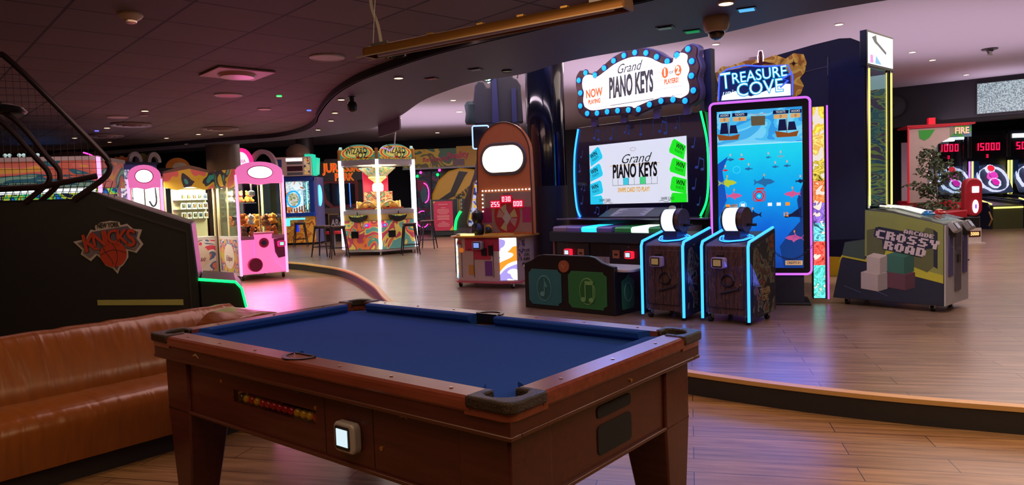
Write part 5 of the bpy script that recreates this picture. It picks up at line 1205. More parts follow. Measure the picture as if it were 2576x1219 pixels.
    for i in range(6):
        a = R(i * 60 + 30); M = Matrix.Rotation(a, 4, 'Z')
        MB().box(-.20, .20, -.32, -.30, 1.30, 1.66, M).out('prize_board', art('prize_board_art', [(240, 190, 120), (236, 120, 60), (250, 220, 150), (200, 80, 60), (120, 180, 130)], 7, .35), t, smooth=False)
        MB().tube([M @ Vector((-.26 + .52 * k / 10, -.50, 1.26 + .16 * math.sin(PI * k / 10))) for k in range(11)], .022, 6).out('coin_ramp', mat('ramp_gold', (214, 160, 90), .3), t)
        MB().box(-.18, .18, -.58, -.50, 1.23, 1.27, M).out('pusher', mat('pusher_red', (190, 60, 50), .35), t)
        B('light_stick', glow('stick_azure', (60, 120, 255), 1.6), t, -.012, .012, -.66, -.64, 1.32, 1.9, 0, M @ Matrix.Rotation(R(8), 4, 'Y')) if i == 4 else None
        B('red_drape', glow('drape_red', (220, 20, 70), .5), t, -.22, .10, .30, .33, 1.30, 2.25, 0, M) if i in (5, 0) else None
        MB().sph(tuple(M @ Vector((.12, -.44, 1.33))), (.09, .09, .10), 10).sph(tuple(M @ Vector((-.16, -.40, 1.31))), (.07, .07, .08), 10).out('toy_figure', mat('toy_yellow', (236, 170, 60), .4), t)
    base(t)
    t.scale = (1.07, 1.07, 1.035)
rainbow_game()
area((-3.38, 18.3, 2.36), (0, 0, 0), 1.1, 1.1, 150, (1.0, .86, .66))

# ---------------------------------------------------------------- bar stools
def stool(loc, yaw, label):
    t = thing('bar_stool', label, 'stool', loc, yaw, 'backless metal bar stools')
    ST = mat('stool_gunmetal', (54, 42, 50), .35, .6)
    MB().prism(rrect(-.16, .16, -.16, .16, .03), 'z', .735, .765).out('seat', mat('stool_seat_wood', (96, 66, 58), .45), t, .006)
    MB().prism(rrect(-.15, .15, -.15, .15, .03), 'z', .69, .735).out('seat_frame', ST, t, .004)
    for sx in (-1, 1):
        for sy in (-1, 1):
            b = MB(); a = b._v([(sx * (.145 + dx), sy * (.145 + dy), .72) for dx, dy in ((-.04, -.04), (0, -.04), (0, 0), (-.04, 0))]); c = b._v([(sx * (.22 + dx), sy * (.22 + dy), 0) for dx, dy in ((-.022, -.022), (0, -.022), (0, 0), (-.022, 0))])
            b.bm.faces.new(a); b.bm.faces.new(c[::-1])
            for i in range(4): b.bm.faces.new((a[i], a[(i + 1) % 4], c[(i + 1) % 4], c[i]))
            b.out('leg', ST, t)
    for (p, q) in (((-1, -1), (1, -1)), ((1, -1), (1, 1)), ((1, 1), (-1, 1)), ((-1, 1), (-1, -1))):
        MB().tube([(p[0] * .192, p[1] * .192, .24), (q[0] * .192, q[1] * .192, .24)], .009, 6).out('foot_rail', ST, t)
    return t
s0 = stool((-4.12, 16.95, .15), 20, 'nearest bar stool at the left bay of the rainbow coin game')
dup(s0, (-4.70, 17.70, .15), -12, 'bar stool behind the nearest one at the far left of the rainbow coin game')
dup(s0, (-2.47, 17.25, .15), 15, 'bar stool at the right bay of the rainbow coin game, overlapping its right corner')
dup(s0, (-2.26, 19.2, .15), -5, 'bar stool right of the rainbow coin game, standing clear behind it')
dup(s0, (-6.62, 22.35, .15), 10, 'bar stool in front of the blue framed game at the far left')
def red_seat(loc, yaw, label):
    t = thing('round_seat', label, 'seat', loc, yaw)
    MB().prism(rrect(-.22, .22, -.22, .22, .06), 'z', .42, .50).out('seat', mat('seat_red', (170, 16, 36), .4), t, .01)
    MB().cyl((0, 0, 0), (0, 0, .42), .04).cyl((0, 0, 0), (0, 0, .02), .20).out('pedestal', STEEL, t)
red_seat((-5.2, 20.9, .15), 0, 'low red seat behind the bar stools left of the rainbow coin game')

# ---------------------------------------------------------------- claw cluster on the lower floor
def plush(loc, sc_, kind, label, group, ry=0):
    c1, c2 = kind
    t = thing('plush_toy', label, 'plush toy', loc, ry, group)
    m = mat('plush_%d_%d_%d' % c1, c1, .95, noise=.2, scale=60); m2 = mat('plush_%d_%d_%d' % c2, c2, .95)
    s = sc_
    MB().sph((0, 0, .055 * s), (.065 * s, .055 * s, .06 * s), 12).sph((-.05 * s, -.04 * s, .03 * s), .026 * s, 8).sph((.05 * s, -.04 * s, .03 * s), .026 * s, 8).sph((0, -.015 * s, .135 * s), (.055 * s, .05 * s, .048 * s), 12).out('plush_body', m, t)
    MB().sph((0, -.062 * s, .125 * s), (.022 * s, .016 * s, .016 * s), 8).out('muzzle', m2, t)
    for sx in (-1, 1): MB().sph((sx * .042 * s, -.01 * s, .175 * s), .019 * s, 8).out('ear', m, t)
    return t
LEDPK = glow('pink_tube_bright', (255, 130, 205), 2.6)
PLIT = glow('pink_lit_plastic', (252, 124, 200), .70, (240, 140, 200))
CREAM = mat('cream_post', (226, 206, 160), .4)
SWIRL = art('swirl_art', [(220, 90, 90), (70, 160, 140), (60, 60, 70), (222, 180, 60), (224, 110, 100)], 1.2, .22, .45, 'N', (1, 1, 1.4))
SWIRL2 = art('swirl_art_low', [(190, 60, 80), (200, 190, 180), (70, 90, 130), (200, 110, 90), (180, 160, 70)], 3.2, .10, .45, 'N')
def claw_front(t, w_, zt, full=True):
    """pink lit front of a claw machine on local y = 0"""
    for x in (0.0, w_):
        MB().tube([(x, -.03, .10), (x, -.03, zt - .26)], .024, 10).out('edge_light', LEDPK, t)
    arch = [(.01, zt - .42), (.0, zt - .24)] + [(w_ / 2 + (w_ / 2) * math.cos(R(a)), zt - .20 + .20 * math.sin(R(a))) for a in range(170, 9, -16)] + [(w_, zt - .24), (w_ - .01, zt - .42), (w_ * .75, zt - .42), (w_ * .5, zt - .45), (w_ * .25, zt - .42)]
    MB().prism(arch, 'y', -.06, .04).out('header', PLIT, t, .012)
    MB().prism(ell(w_ / 2, zt - .21, w_ * .26, .115, 30), 'y', -.075, -.058).out('header_lamp', glow('header_lamp_white', (255, 240, 250), 3.0), t)
    MB().tube([(w_ / 2 + w_ * .27 * math.cos(k * PI / 12), -.068, zt - .21 + .122 * math.sin(k * PI / 12)) for k in range(24)], .010, 6, True).out('lamp_ring', mat('ring_pink_chrome', (230, 120, 180), .2, .6), t)
    B('front_glass', glass(), t, .05, w_ - .05, -.01, -.004, .84, zt - .43)
    B('window_sill', mat('sill_mauve', (170, 120, 150), .4), t, .0, w_, -.035, .02, .79, .86)
    for x in (.035, w_ - .035, w_ * .47): B('window_post', CREAM, t, x - .010, x + .010, -.004, .02, .84, zt - .42)
    B('lower_front', PLIT, t, .0, w_, -.03, .02, .12, .80, .01)
    if full:
        MB().prism([(.27, .12), (.26, .40), (.28, .84), (.26, .90), (.63, .90), (.61, .84), (.60, .50), (.64, .34), (.78, .22), (.85, .12)], 'y', -.10, -.02).out('chute_column', PLIT, t, .02)
        MB().tube([(.25, -.11, .91), (.64, -.11, .91)], .022, 8).out('chute_lip', mat('lip_pink', (240, 130, 180), .3), t)
        MB().cyl((.44, -.115, .72), (.44, -.09, .72), .095, n=28).out('joystick_ring', mat('ring_pink_deep', (200, 40, 110), .3), t)
        MB().cyl((.44, -.13, .72), (.44, -.11, .72), .050, n=20).out('joystick_knob', mat('knob_slate', (60, 60, 84), .3), t)
        MB().cyl((.26, -.108, .30), (.26, -.03, .30), .135, n=30).out('prize_door_ring', mat('ring_pink_deep', (200, 40, 110), .3), t)
        MB().cyl((.26, -.114, .30), (.26, -.10, .30), .115, n=30).out('prize_door', mat('door_maroon', (130, 40, 80), .25), t)
        MB().prism([(.66, .78), (w_ - .03, .80), (w_ - .03, .42), (.74, .40), (.68, .52)], 'y', -.045, -.028).out('control_plate', mat('plate_plum', (110, 44, 84), .4), t, .005)
        reader(t, .80, -.05, .68, 1.0, glow('reader_pink_ring', (255, 30, 120), 1.5), glow('reader_cyan', (180, 240, 220), 1.0))
def claws():
    # A: the big pink claw machine
    t = thing('claw_machine', 'pink glowing claw machine filled with brown plush toys, nearest of its cluster', 'claw machine', (-5.24, 13.69, 0), 39.6)
    w_ = .91; D_ = 1.15; zt = 2.30
    claw_front(t, w_, zt)
    B('floor_box', mat('inner_floor_cream', (210, 196, 170), .5), t, .02, w_ - .02, .02, D_, .12, .84)
    for (x, y_) in ((0, D_), (w_, D_)): B('corner_post', CREAM, t, x - .02, x + .02, y_ - .04, y_, .12, 2.06)
    B('roof', mat('roof_cream', (206, 190, 170), .5), t, 0, w_, .0, D_, 2.05, 2.10)
    B('roof_light', glow('warm_roof_light', (255, 240, 190), 3.0), t, .15, w_ - .1, .1, .3, 2.03, 2.05)
    # left side: artwork below, glass above, swirl header
    B('side_panel', mat('side_frame_cream', (190, 180, 176), .4), t, -.012, .008, .02, D_, .10, .86)
    B('side_artwork', SWIRL2, t, -.016, -.011, .08, D_ - .06, .16, .80)
    MB().prism(ell(.56, .46, .30, .25, 28), 'x', -.020, -.016).out('side_disc', mat('disc_cream', (206, 190, 176), .5), t, smooth=False)
    for (s_, x) in (('Eclipse', .56),): txt(s_, .15, t, 0, 0, 0, mat('script_plum', (110, 50, 70), .5), sx=.9, shear=.25, ext=.001, name='side_script', M=Matrix.Translation((-.022, x, .42)) @ Matrix.Rotation(R(-90), 4, 'Z'))
    B('side_glass', glass(), t, -.004, .002, .06, D_ - .04, .86, 1.86)
    B('side_post', CREAM, t, -.012, .01, .52, .56, .86, 1.86)
    MB().prism([(.02, 1.84), (D_ * .3, 1.80), (D_ * .6, 1.88), (D_ * .9, 1.82), (D_, 1.84), (D_, 2.18), (.02, 2.16)], 'x', -.02, .01).out('side_header', SWIRL, t, smooth=False)
    B('right_glass', glass(), t, w_ - .004, w_, .06, D_ - .04, .86, 2.05)
    B('back_glass', glass(), t, .04, w_ - .04, D_ - .01, D_ - .004, .86, 2.05)
    B('display_shelf', mat('shelf_slate', (60, 60, 70), .3), t, .05, .60, .62, .95, 1.50, 1.515)
    MB().cyl((.5, .6, 1.75), (.5, .6, 2.05), .02, n=10).lathe([(.02, 0), (.07, .04), (.07, .12), (.02, .14)], (.5, .6, 1.62), 14).out('claw', CHROME, t)
    castors(t, .05, w_ - .05, .06, D_ - .08, 0, .12)
    M = Matrix.Translation(t.location) @ Matrix.Rotation(R(39.6), 4, 'Z')
    kinds = [((190, 96, 40), (235, 200, 150), 'orange-brown'), ((214, 140, 50), (245, 225, 190), 'golden'), ((205, 200, 196), (170, 170, 175), 'pale grey'), ((110, 66, 44), (200, 170, 140), 'dark brown'), ((58, 56, 62), (120, 120, 125), 'charcoal')]
    # the heap: surface rises to the left and back
    protos = {}
    rnd = random.Random(11); n = 0
    pts = []
    for iy in range(6):
        for ix in range(5):
            x = .14 + ix * .158 + rnd.uniform(-.006, .006); y_ = .14 + iy * .19 + rnd.uniform(-.008, .008)
            if y_ > 1.02: continue
            layers = 3 if iy == 0 else 1
            h = 1.02 + rnd.uniform(-.03, .02)
            if iy == 0:
                for L_ in range(1): pts.append((x, y_ - .02, .845))
            pts.append((x, y_ + .02, h + (.06 if iy == 0 else .04)))
    for (x, y_, z) in pts:
        k = rnd.choice([0, 0, 0, 1, 1, 2, 3, 3, 4]); kd = kinds[k]
        p = M @ Vector((x, y_, z)); lab = f'small {kd[2]} plush toy in the heap inside the pink claw machine'
        if k not in protos: protos[k] = plush(p, .95, (kd[0], kd[1]), lab, kd[2] + ' plush toys heaped in the claw machine', rnd.uniform(-180, 180)); r_ = protos[k]; r_.scale = (1.15, 1.15, 1.15)
        else: r_ = dup(protos[k], p, rnd.uniform(-180, 180), lab)
        r_.rotation_euler = (rnd.uniform(-.3, .3), rnd.uniform(-.3, .3), r_.rotation_euler[2]) if z > 1.0 else r_.rotation_euler
    for i, (x, k, nm) in enumerate(((.12, 2, 'left'), (.31, 0, 'middle'), (.50, 1, 'right'))):
        kd = kinds[k]; dup(protos[k], M @ Vector((x, .78, 1.515)), 39 + 10 * i, f'{kd[2]} plush toy sitting {nm} on the glass shelf inside the pink claw machine', 'plush toys on the display shelf').scale = (1.35, 1.35, 1.35)
    # B: prize wall machine
    t = thing('prize_machine', 'cream framed prize machine with rows of boxed figures on its back wall', 'prize machine', (-6.64, 13.74, 0), 53)
    w_ = 1.03; D_ = .36
    B('lower_cabinet', mat('side_frame_cream', (190, 180, 176), .4), t, 0, w_, 0, D_, .10, .86)
    B('lower_artwork', SWIRL2, t, .05, w_ - .05, -.006, 0, .16, .80)
    MB().prism(ell(w_ * .55, .46, .28, .25, 28), 'y', -.010, -.006).out('artwork_disc', mat('disc_cream', (206, 190, 176), .5), t, smooth=False)
    txt('Eclipse', .15, t, w_ * .55, -.013, .42, mat('script_plum', (110, 50, 70), .5), sx=.9, shear=.25, ext=.001, name='front_script')
    MB().prism([(0, 1.86), (w_ * .25, 1.80), (w_ * .5, 1.88), (w_ * .8, 1.80), (w_, 1.84), (w_, 2.12), (w_ * .7, 2.18), (w_ * .5, 2.22), (w_ * .3, 2.18), (0, 2.12)], 'y', -.02, .02).out('header', SWIRL, t, smooth=False)
    MB().prism([(0, 2.12), (w_ * .3, 2.18), (w_ * .5, 2.22), (w_ * .7, 2.18), (w_, 2.12), (w_, 2.16), (w_ * .7, 2.25), (w_ * .5, 2.29), (w_ * .3, 2.25), (0, 2.16)], 'y', -.02, .03).out('header_cap', mat('cap_taupe', (150, 130, 112), .5), t, smooth=False)
    for (x, y_) in ((.015, .02), (w_ - .015, .02), (.015, D_ - .02), (w_ - .015, D_ - .02)): B('corner_post', CREAM, t, x - .015, x + .015, y_ - .015, y_ + .015, .86, 1.86)
    B('front_glass', glass(), t, .03, w_ - .03, 0, .005, .86, 1.84)
    B('back_wall', mat('back_wall_cream', (226, 206, 160), .5), t, .30, w_ - .03, D_ - .04, D_ - .02, .86, 1.86)
    B('roof', mat('roof_cream', (206, 190, 170), .5), t, 0, w_, .0, D_, 1.86, 1.90)
    B('roof_light', glow('warm_roof_light', (255, 240, 190), 3.0), t, .1, w_ - .1, .04, .12, 1.84, 1.86)
    sp = MB().tube([(.50 + k * .006, D_ - .08 + .018 * math.cos(k * .9), 1.79 + .018 * math.sin(k * .9)) for k in range(75)], .003, 4).out('spiral_wire', STEEL, t)
    for z in (1.61, 1.425, 1.235): B('shelf_rail', STEEL, t, .32, w_ - .02, D_ - .13, D_ - .04, z - .010, z - .002)
    M = Matrix.Translation(t.location) @ Matrix.Rotation(R(53), 4, 'Z')
    rows = ['top', 'middle', 'bottom']; colsn = ['first', 'second', 'third', 'fourth', 'last']
    cc = [(150, 110, 60), (90, 96, 60), (140, 120, 50), (60, 80, 110), (120, 80, 60)]
    for r_, z in enumerate((1.61, 1.425, 1.235)):
        for c_ in range(5):
            x = .50 + c_ * .116; p = M @ Vector((x, D_ - .09, z))
            b_ = thing('boxed_figure', f'white windowed toy box, {colsn[c_]} from the left in the {rows[r_]} row of the prize machine', 'boxed toy', p, 53, 'boxed figures in the prize machine')
            MB().box(-.044, .044, -.03, .03, 0, .125).out('box', mat('box_white', (226, 220, 200), .5), b_)
            MB().box(-.033, .033, -.033, -.030, .03, .105).out('box_window', mat('box_dark', (46, 40, 36), .3), b_)
            cl = cc[(c_ * 2 + r_) % 5]; MB().sph((.004, -.034, .075), (.020, .006, .020), 8).box(-.012, .018, -.036, -.03, .032, .06).out('figure', mat('fig_%d' % cl[0], cl, .5), b_)
    tr = thing('boxed_figure', 'white toy box lying on the floor of the prize machine', 'boxed toy', M @ Vector((.62, .16, .862)), 60, 'boxed figures in the prize machine')
    MB().box(-.06, .06, -.05, .05, 0, .07).out('box', mat('box_white', (226, 220, 200), .5), tr); MB().box(-.045, .045, -.053, -.05, .012, .058).out('box_window', mat('fig_140', (140, 120, 50), .5), tr)
    # C: second pink machine
    t = thing('claw_machine', 'narrow pink claw machine with a lit oval, far left of the cluster', 'claw machine', (-6.95, 13.05, 0), 22)
    claw_front(t, .54, 2.26, False)
    B('inner_cabinet', mat('inner_floor_cream', (210, 196, 170), .5), t, 0, .54, .02, .52, .12, .84); B('roof', mat('roof_cream', (206, 190, 170), .5), t, 0, .54, 0, .52, 2.0, 2.05)
    B('back_panel', mat('back_white', (226, 226, 230), .4), t, .02, .52, .50, .52, .84, 2.0); B('roof_light', glow('warm_roof_light', (255, 240, 190), 3.0), t, .1, .45, .1, .3, 1.98, 2.0)
    MB().tube(smooth_curve([(.40, .3, 1.95), (.42, .3, 1.6), (.36, .3, 1.5), (.30, .3, 1.6)], 6), .016, 6).out('claw_cable', BLACK, t)
    castors(t, .05, .49, .06, .46, 0, .12)
    # D: blue cabinet
    t = thing('arcade_cabinet', 'blue sided game cabinet with pale artwork at the left of the pink claw machine', 'arcade machine', (-7.66, 13.90, 0), 48)
    B('cabinet', mat('cab_blue', (92, 104, 200), .4), t, 0, .80, 0, .9, .05, 2.34)
    B('front_picture', art('blue_front_art', [(110, 120, 170), (230, 235, 240), (150, 150, 190), (90, 80, 120), (240, 240, 250)], 5, .55), t, .10, .76, -.01, 0, .9, 2.24)
    MB().cyl((.0, -.015, .9), (0, -.015, 2.30), .02, n=8).out('edge_light', glow('blue_violet_tube', (90, 110, 255), 2.0), t)
    B('edge_strip', mat('strip_rose', (190, 120, 140), .4), t, .03, .09, -.015, 0, .1, 2.3)
    B('cap', mat('cap_navy', (50, 56, 100), .5), t, -.02, .82, -.02, .92, 2.34, 2.39)
    MB().prism([(0.0, 2.39), (.0, 2.45), (.06, 2.46), (.09, 2.50), (.15, 2.47), (.2, 2.52), (.26, 2.48), (.32, 2.50), (.36, 2.39)], 'y', .1, .2).out('topper_orange', mat('topper_orange', (214, 130, 50), .5), t)
    for cx in (.42, .78): MB().prism([(cx + .13 * math.cos(R(a)), 2.39 + .21 * math.sin(R(a))) for a in range(0, 181, 15)] + [(cx - .07, 2.39)] + [(cx + .07 * math.cos(R(a)), 2.39 + .12 * math.sin(R(a))) for a in range(165, -1, -15)], 'y', .02, .14).out('topper_arch', mat('topper_pale', (190, 190, 205), .4), t, smooth=False)
    MB().prism([(.6 + .14 * math.cos(R(a)), 2.39 + .19 * math.sin(R(a))) for a in range(0, 181, 15)], 'y', .14, .2).out('topper_dome', mat('topper_olive', (120, 130, 50), .5), t)
    t = thing('arcade_sign', 'orange round topped sign behind the prize machine header', 'sign', (-7.2, 15.6, 0), 40)
    MB().prism([(.25 * math.cos(R(a)), 2.33 + .22 * math.sin(R(a))) for a in range(0, 181, 12)], 'y', 0, .08).out('sign_board', mat('sign_orange', (226, 140, 50), .5), t); MB().prism([(.04 + .16 * math.cos(R(a)), 2.33 + .12 * math.sin(R(a))) for a in range(0, 181, 12)], 'y', -.01, 0).out('sign_inset', mat('sign_cream', (230, 222, 190), .5), t)
    B('sign_cabinet', NAVY, t, -.4, .4, .0, .6, 0, 2.33)
claws()
def lit_inside(x, y, z, yaw, a, b, p, c=(1.0, .86, .62)): area((x, y, z), (0, 0, R(yaw)), a, b, p, c)
lit_inside(-5.27, 14.42, 2.02, 39.6, .7, .9, 110)
lit_inside(-6.40, 14.27, 1.83, 53, .8, .2, 45)
lit_inside(-6.78, 13.35, 1.97, 22, .4, .3, 40, (1, .95, .9))
area((-4.55, 13.35, .9), Vector((.54, -.84, -.35)).to_track_quat('-Z', 'Y').to_euler(), .9, 1.4, 26, (1.0, .16, .50))

# ---------------------------------------------------------------- far left
def far_left():
    t = thing('arcade_cabinet', 'wide cabinet with a teal and coral painted fascia seen through the basketball net', 'arcade machine', (-7.5, 10.5, 0), 10)
    B('cabinet', NAVY, t, -2.2, 1.40, .06, 1.1, 0, 1.45)
    B('fascia', art('fascia_art', [(120, 180, 160), (40, 110, 130), (196, 110, 90), (206, 120, 110), (214, 170, 80)], 1.3, .16, .45, 'N', (.6, 1, 2.2)), t, -2.2, 1.36, 0, 1.1, 1.80, 2.20)
    B('fascia_cap', mat('fascia_cap_white', (190, 196, 196), .4), t, -2.2, 1.38, -.01, 1.12, 2.20, 2.26)
    B('window_back', art('window_back_art', [(40, 120, 220), (30, 60, 120), (60, 200, 120), (210, 200, 60), (20, 30, 60)], 4, .7), t, -2.1, 1.3, .9, .95, 1.45, 1.80)
    B('window_glass', glass(), t, -2.1, 1.3, .02, .03, 1.45, 1.80); B('lit_rail', glow('pale_lit_rail', (220, 240, 240), 1.5), t, -2.1, 1.3, 0, .03, 1.72, 1.79)
    MB().tube([(1.385, -.02, .3), (1.385, -.02, 2.24)], .03, 8).out('edge_light', LEDPK, t)
    t = thing('arcade_cabinet', 'low dome topped cabinet crown above the painted fascia at far left', 'arcade machine', (-7.52, 12.3, 0), 10)
    B('cabinet', NAVY, t, -.42, .42, 0, .8, 0, 2.28)
    MB().prism([(.44 * math.cos(R(a)), 2.28 + .20 * math.sin(R(a))) for a in range(0, 181, 12)], 'y', .0, .5).out('crown', mat('crown_maroon', (50, 26, 34), .5), t)
    MB().tube([(.44 * math.cos(R(a)), -.01, 2.28 + .20 * math.sin(R(a))) for a in range(0, 61, 12)], .012, 6).out('crown_light', LED_PINK, t)
    t = thing('arcade_cabinet', 'cabinet with a bright blue lit sign behind the basketball net', 'arcade machine', (-9.60, 14.8, 0), 14)
    B('cabinet', NAVY, t, -.6, .6, 0, .7, 0, 2.26)
    B('lit_sign', glow('sign_azure', (60, 150, 255), 1.8), t, -.36, .32, -.02, .0, 2.38, 2.56); B('sign_box', NAVY, t, -.6, .55, 0, .2, 2.26, 2.58)
    t = thing('arcade_cabinet', 'red topped cabinet with white heart shaped lamps at the far left edge', 'arcade machine', (-9.05, 12.6, 0), 14)
    B('cabinet', mat('cab_red', (150, 40, 34), .5), t, -.9, .8, 0, .7, 0, 2.44)
    for i, x in enumerate((-.30, -.05, .2, .42, .64)):
        MB().sph((x - .035, .06, 2.48), (.035, .03, .035), 8).sph((x + .035, .06, 2.48), (.035, .03, .035), 8).out('lamp', glow('lamp_pale', (200, 225, 220), .8), t)
far_left()

def blue_game():
    t = thing('arcade_cabinet', 'blue framed prize game with cream score panel, behind the pink claw machine', 'arcade machine', (-7.67, 23.4, 0), 0)
    B('base_cabinet', art('orange_base_art', [(190, 110, 40), (220, 150, 50), (170, 90, 40), (226, 160, 60)], 4, .15, .45, 'N'), t, .02, 1.22, 0, .9, .22, 1.10)
    B('kick', BLACK, t, .02, 1.22, .03, .9, .15, .22)
    B('control_shelf', mat('shelf_blue', (30, 70, 170), .35), t, -.02, 1.26, -.12, .1, 1.08, 1.20, .01)
    MB().box(.35, .95, -.13, -.115, .98, 1.04).out('shelf_light', glow('shelf_azure', (80, 200, 255), 2.0), t)
    B('ticket_light', glow('ticket_azure', (90, 220, 240), 1.5), t, .28, .42, -.02, 0, .78, 1.02); B('ticket_bin', glow('bin_blue', (20, 60, 255), .8), t, .56, .70, -.02, 0, .58, .82)
    for (a, b, c, d) in ((.02, .18, 1.2, 2.36), (1.10, 1.24, 1.2, 2.36)): B('window_frame', mat('frame_blue', (30, 64, 150), .35), t, a, b, 0, .1, c, d)
    B('window_frame', mat('frame_blue', (30, 64, 150), .35), t, .02, 1.24, -.02, .1, 2.24, 2.40)
    B('inner_back', art('inner_bright', [(230, 240, 240), (180, 210, 220), (240, 250, 250), (200, 120, 70)], 3, .8, .4, 'N'), t, .18, .75, .5, .55, 1.2, 2.24)
    B('inner_side_picture', art('inner_teal', [(30, 90, 120), (150, 200, 210), (40, 110, 140), (230, 240, 240)], 8, .6), t, .75, 1.10, .5, .55, 1.2, 2.24)
    MB().tube([(.45 + .22 * math.cos(k * PI / 10), .40, 1.66 + .26 * math.sin(k * PI / 10)) for k in range(20)], .03, 6, True).out('spinner_ring', glow('ring_cyan', (40, 170, 230), 1.0), t)
    MB().cyl((.45, .44, 1.66), (.45, .42, 1.66), .20, n=24).out('spinner', art('spinner_art', [(220, 160, 80), (240, 230, 200), (120, 150, 60), (230, 220, 210)], 8, .6), t)
    sp = MB()
    for k in range(9): sp.box(.30 + k * .085, .335 + k * .085, .3, .34, 1.22, 1.30 + k * .026)
    sp.out('prize_rack', mat('rack_orange', (216, 130, 70), .4), t, smooth=False)
    B('side_lamp', glow('lamp_mint', (140, 230, 210), 1.4), t, .94, .98, .2, .24, 1.3, 2.2)
    B('score_panel', mat('panel_cream', (214, 190, 176), .4), t, .05, 1.22, -.10, .4, 2.40, 3.02)
    B('score_light', glow('score_pale', (240, 250, 250), 1.4), t, .42, .95, -.105, -.10, 2.88, 2.98)
    for (z0, z1, m_) in ((2.78, 2.86, mat('score_grey', (100, 100, 104), .4)), (2.56, 2.72, mat('score_dark_red', (60, 14, 26), .3)), (2.43, 2.52, mat('score_grey', (100, 100, 104), .4))): B('score_window', m_, t, .45, .95, -.108, -.10, z0, z1)
    B('score_picture', art('score_pic', [(190, 50, 50), (220, 190, 90), (230, 200, 170), (60, 60, 80)], 7, .3), t, 1.0, 1.18, -.108, -.10, 2.45, 2.98); B('score_picture', mat('pic_blue', (50, 80, 140), .5), t, .12, .28, -.108, -.10, 2.7, 2.95)
    MB().prism([(1.0, 3.02), (1.0, 3.10), (1.26, 3.10), (1.26, 3.0), (1.40, 2.98), (1.36, 2.45), (1.26, 2.40), (1.24, 2.98)], 'y', .0, .4).out('teal_bracket', glow('bracket_teal', (40, 210, 170), .9), t, smooth=False)
    MB().lathe([(.36, 0), (.40, .10), (.36, .24), (.24, .36), (.08, .42)], (.72, .25, 3.04), 24).out('bubble_top', mat('bubble_brown', (120, 96, 80), .12, .3), t)
    MB().sph((1.36, .3, 1.75), (.08, .10, .36), 14).out('side_light', glow('side_azure', (90, 190, 255), 2.0), t)
    B('side_panel', mat('side_lilac', (110, 110, 170), .4), t, 1.24, 1.34, .1, .9, .22, 2.36)
    base(t)
    t = thing('arcade_cabinet', 'cabinet with a pink glowing round sign, right of the brown column', 'arcade machine', (-8.42, 21.6, 0), 0)
    B('cabinet', NAVY, t, -.1, .9, 0, .8, 0, 2.70)
    MB().prism([(.36 + .34 * math.cos(R(a)), 2.70 + .52 * math.sin(R(a))) for a in range(0, 181, 12)], 'y', 0, .1).out('round_sign', glow('sign_hot_pink', (255, 40, 130), 1.3), t)
    MB().prism([(.36 + .24 * math.cos(R(a)), 2.72 + .38 * math.sin(R(a))) for a in range(0, 181, 12)], 'y', -.02, 0).out('round_sign_face', glow('sign_pale_pink', (255, 190, 230), 1.8), t)
    MB().prism([(.95 + .42 * math.cos(R(a)), 2.62 + .55 * math.sin(R(a))) for a in range(150, -31, -12)] + [(.95 + .3 * math.cos(R(a)), 2.62 + .42 * math.sin(R(a))) for a in range(-30, 151, 12)], 'y', .1, .3).out('curved_arm', mat('arm_pinkish', (170, 130, 140), .4), t, smooth=False)
    txt('OUIJA', .13, t, .36, -.03, 2.82, mat('sign_plum', (150, 30, 90), .5), sx=.8, ext=.002, name='sign_text')
    # dinosaur-park cabinet
    t = thing('arcade_cabinet', 'dark cabinet with orange-red title lettering left of the rainbow coin game', 'arcade machine', (-6.45, 24.75, 0), -4)
    B('cabinet', mat('cab_umber', (40, 32, 34), .5), t, -.25, 1.5, .1, 1.2, .15, 2.35)
    MB().prism([(-.25, 2.25), (-.2, 2.75), (-.1, 2.95), (.0, 2.88), (.1, 3.0), (1.4, 3.0), (1.5, 2.25)], 'y', 0, .14).out('title_board', mat('board_brown', (64, 50, 52), .5), t)
    LT = glow('title_red_orange', (240, 60, 30), .8); LO = glow('title_amber_edge', (250, 170, 40), .6)
    for (s_, x, z, sz) in (('JURASSIC', .70, 2.68, .42), ('PARK', .74, 2.36, .34)):
        txt(s_, sz, t, x, -.012, z, LO, sx=.78, bold=.018, ext=.004, name='title_lettering'); txt(s_, sz, t, x, -.024, z, LT, sx=.78, bold=.004, ext=.004, name='title_lettering')
    MB().prism([(-.22, 2.15), (.0, 2.28), (1.2, 2.25), (1.2, 1.35), (.3, 1.25), (.0, 1.5)], 'y', .02, .1).out('screen_hood', mat('hood_red', (110, 36, 34), .4), t)
    MB().prism([(.0, 2.10), (.12, 2.18), (1.1, 2.12), (1.1, 1.45), (.34, 1.38), (.10, 1.62)], 'y', .005, .02).out('screen', mat('screen_dark', (18, 16, 24), .15), t)
    fr = B('framed_sign', mat('sign_frame_ochre', (130, 100, 60), .5), t, .15, 1.1, -.12, -.05, .48, 1.12); B('framed_sign_face', mat('sign_face_dark', (44, 28, 32), .5), fr, .19, 1.06, -.125, -.12, .52, 1.08)
    txt('ARCADE', .32, fr, .66, -.13, .80, mat('sign_letter_grey', (170, 160, 165), .5), sx=.66, shear=.05, bold=.006, ext=.002, name='sign_text')
    B('console_shelf', mat('cab_brown', (84, 66, 62), .5), t, -.1, 1.2, -.1, .1, 1.12, 1.32)
    base(t)
blue_game()

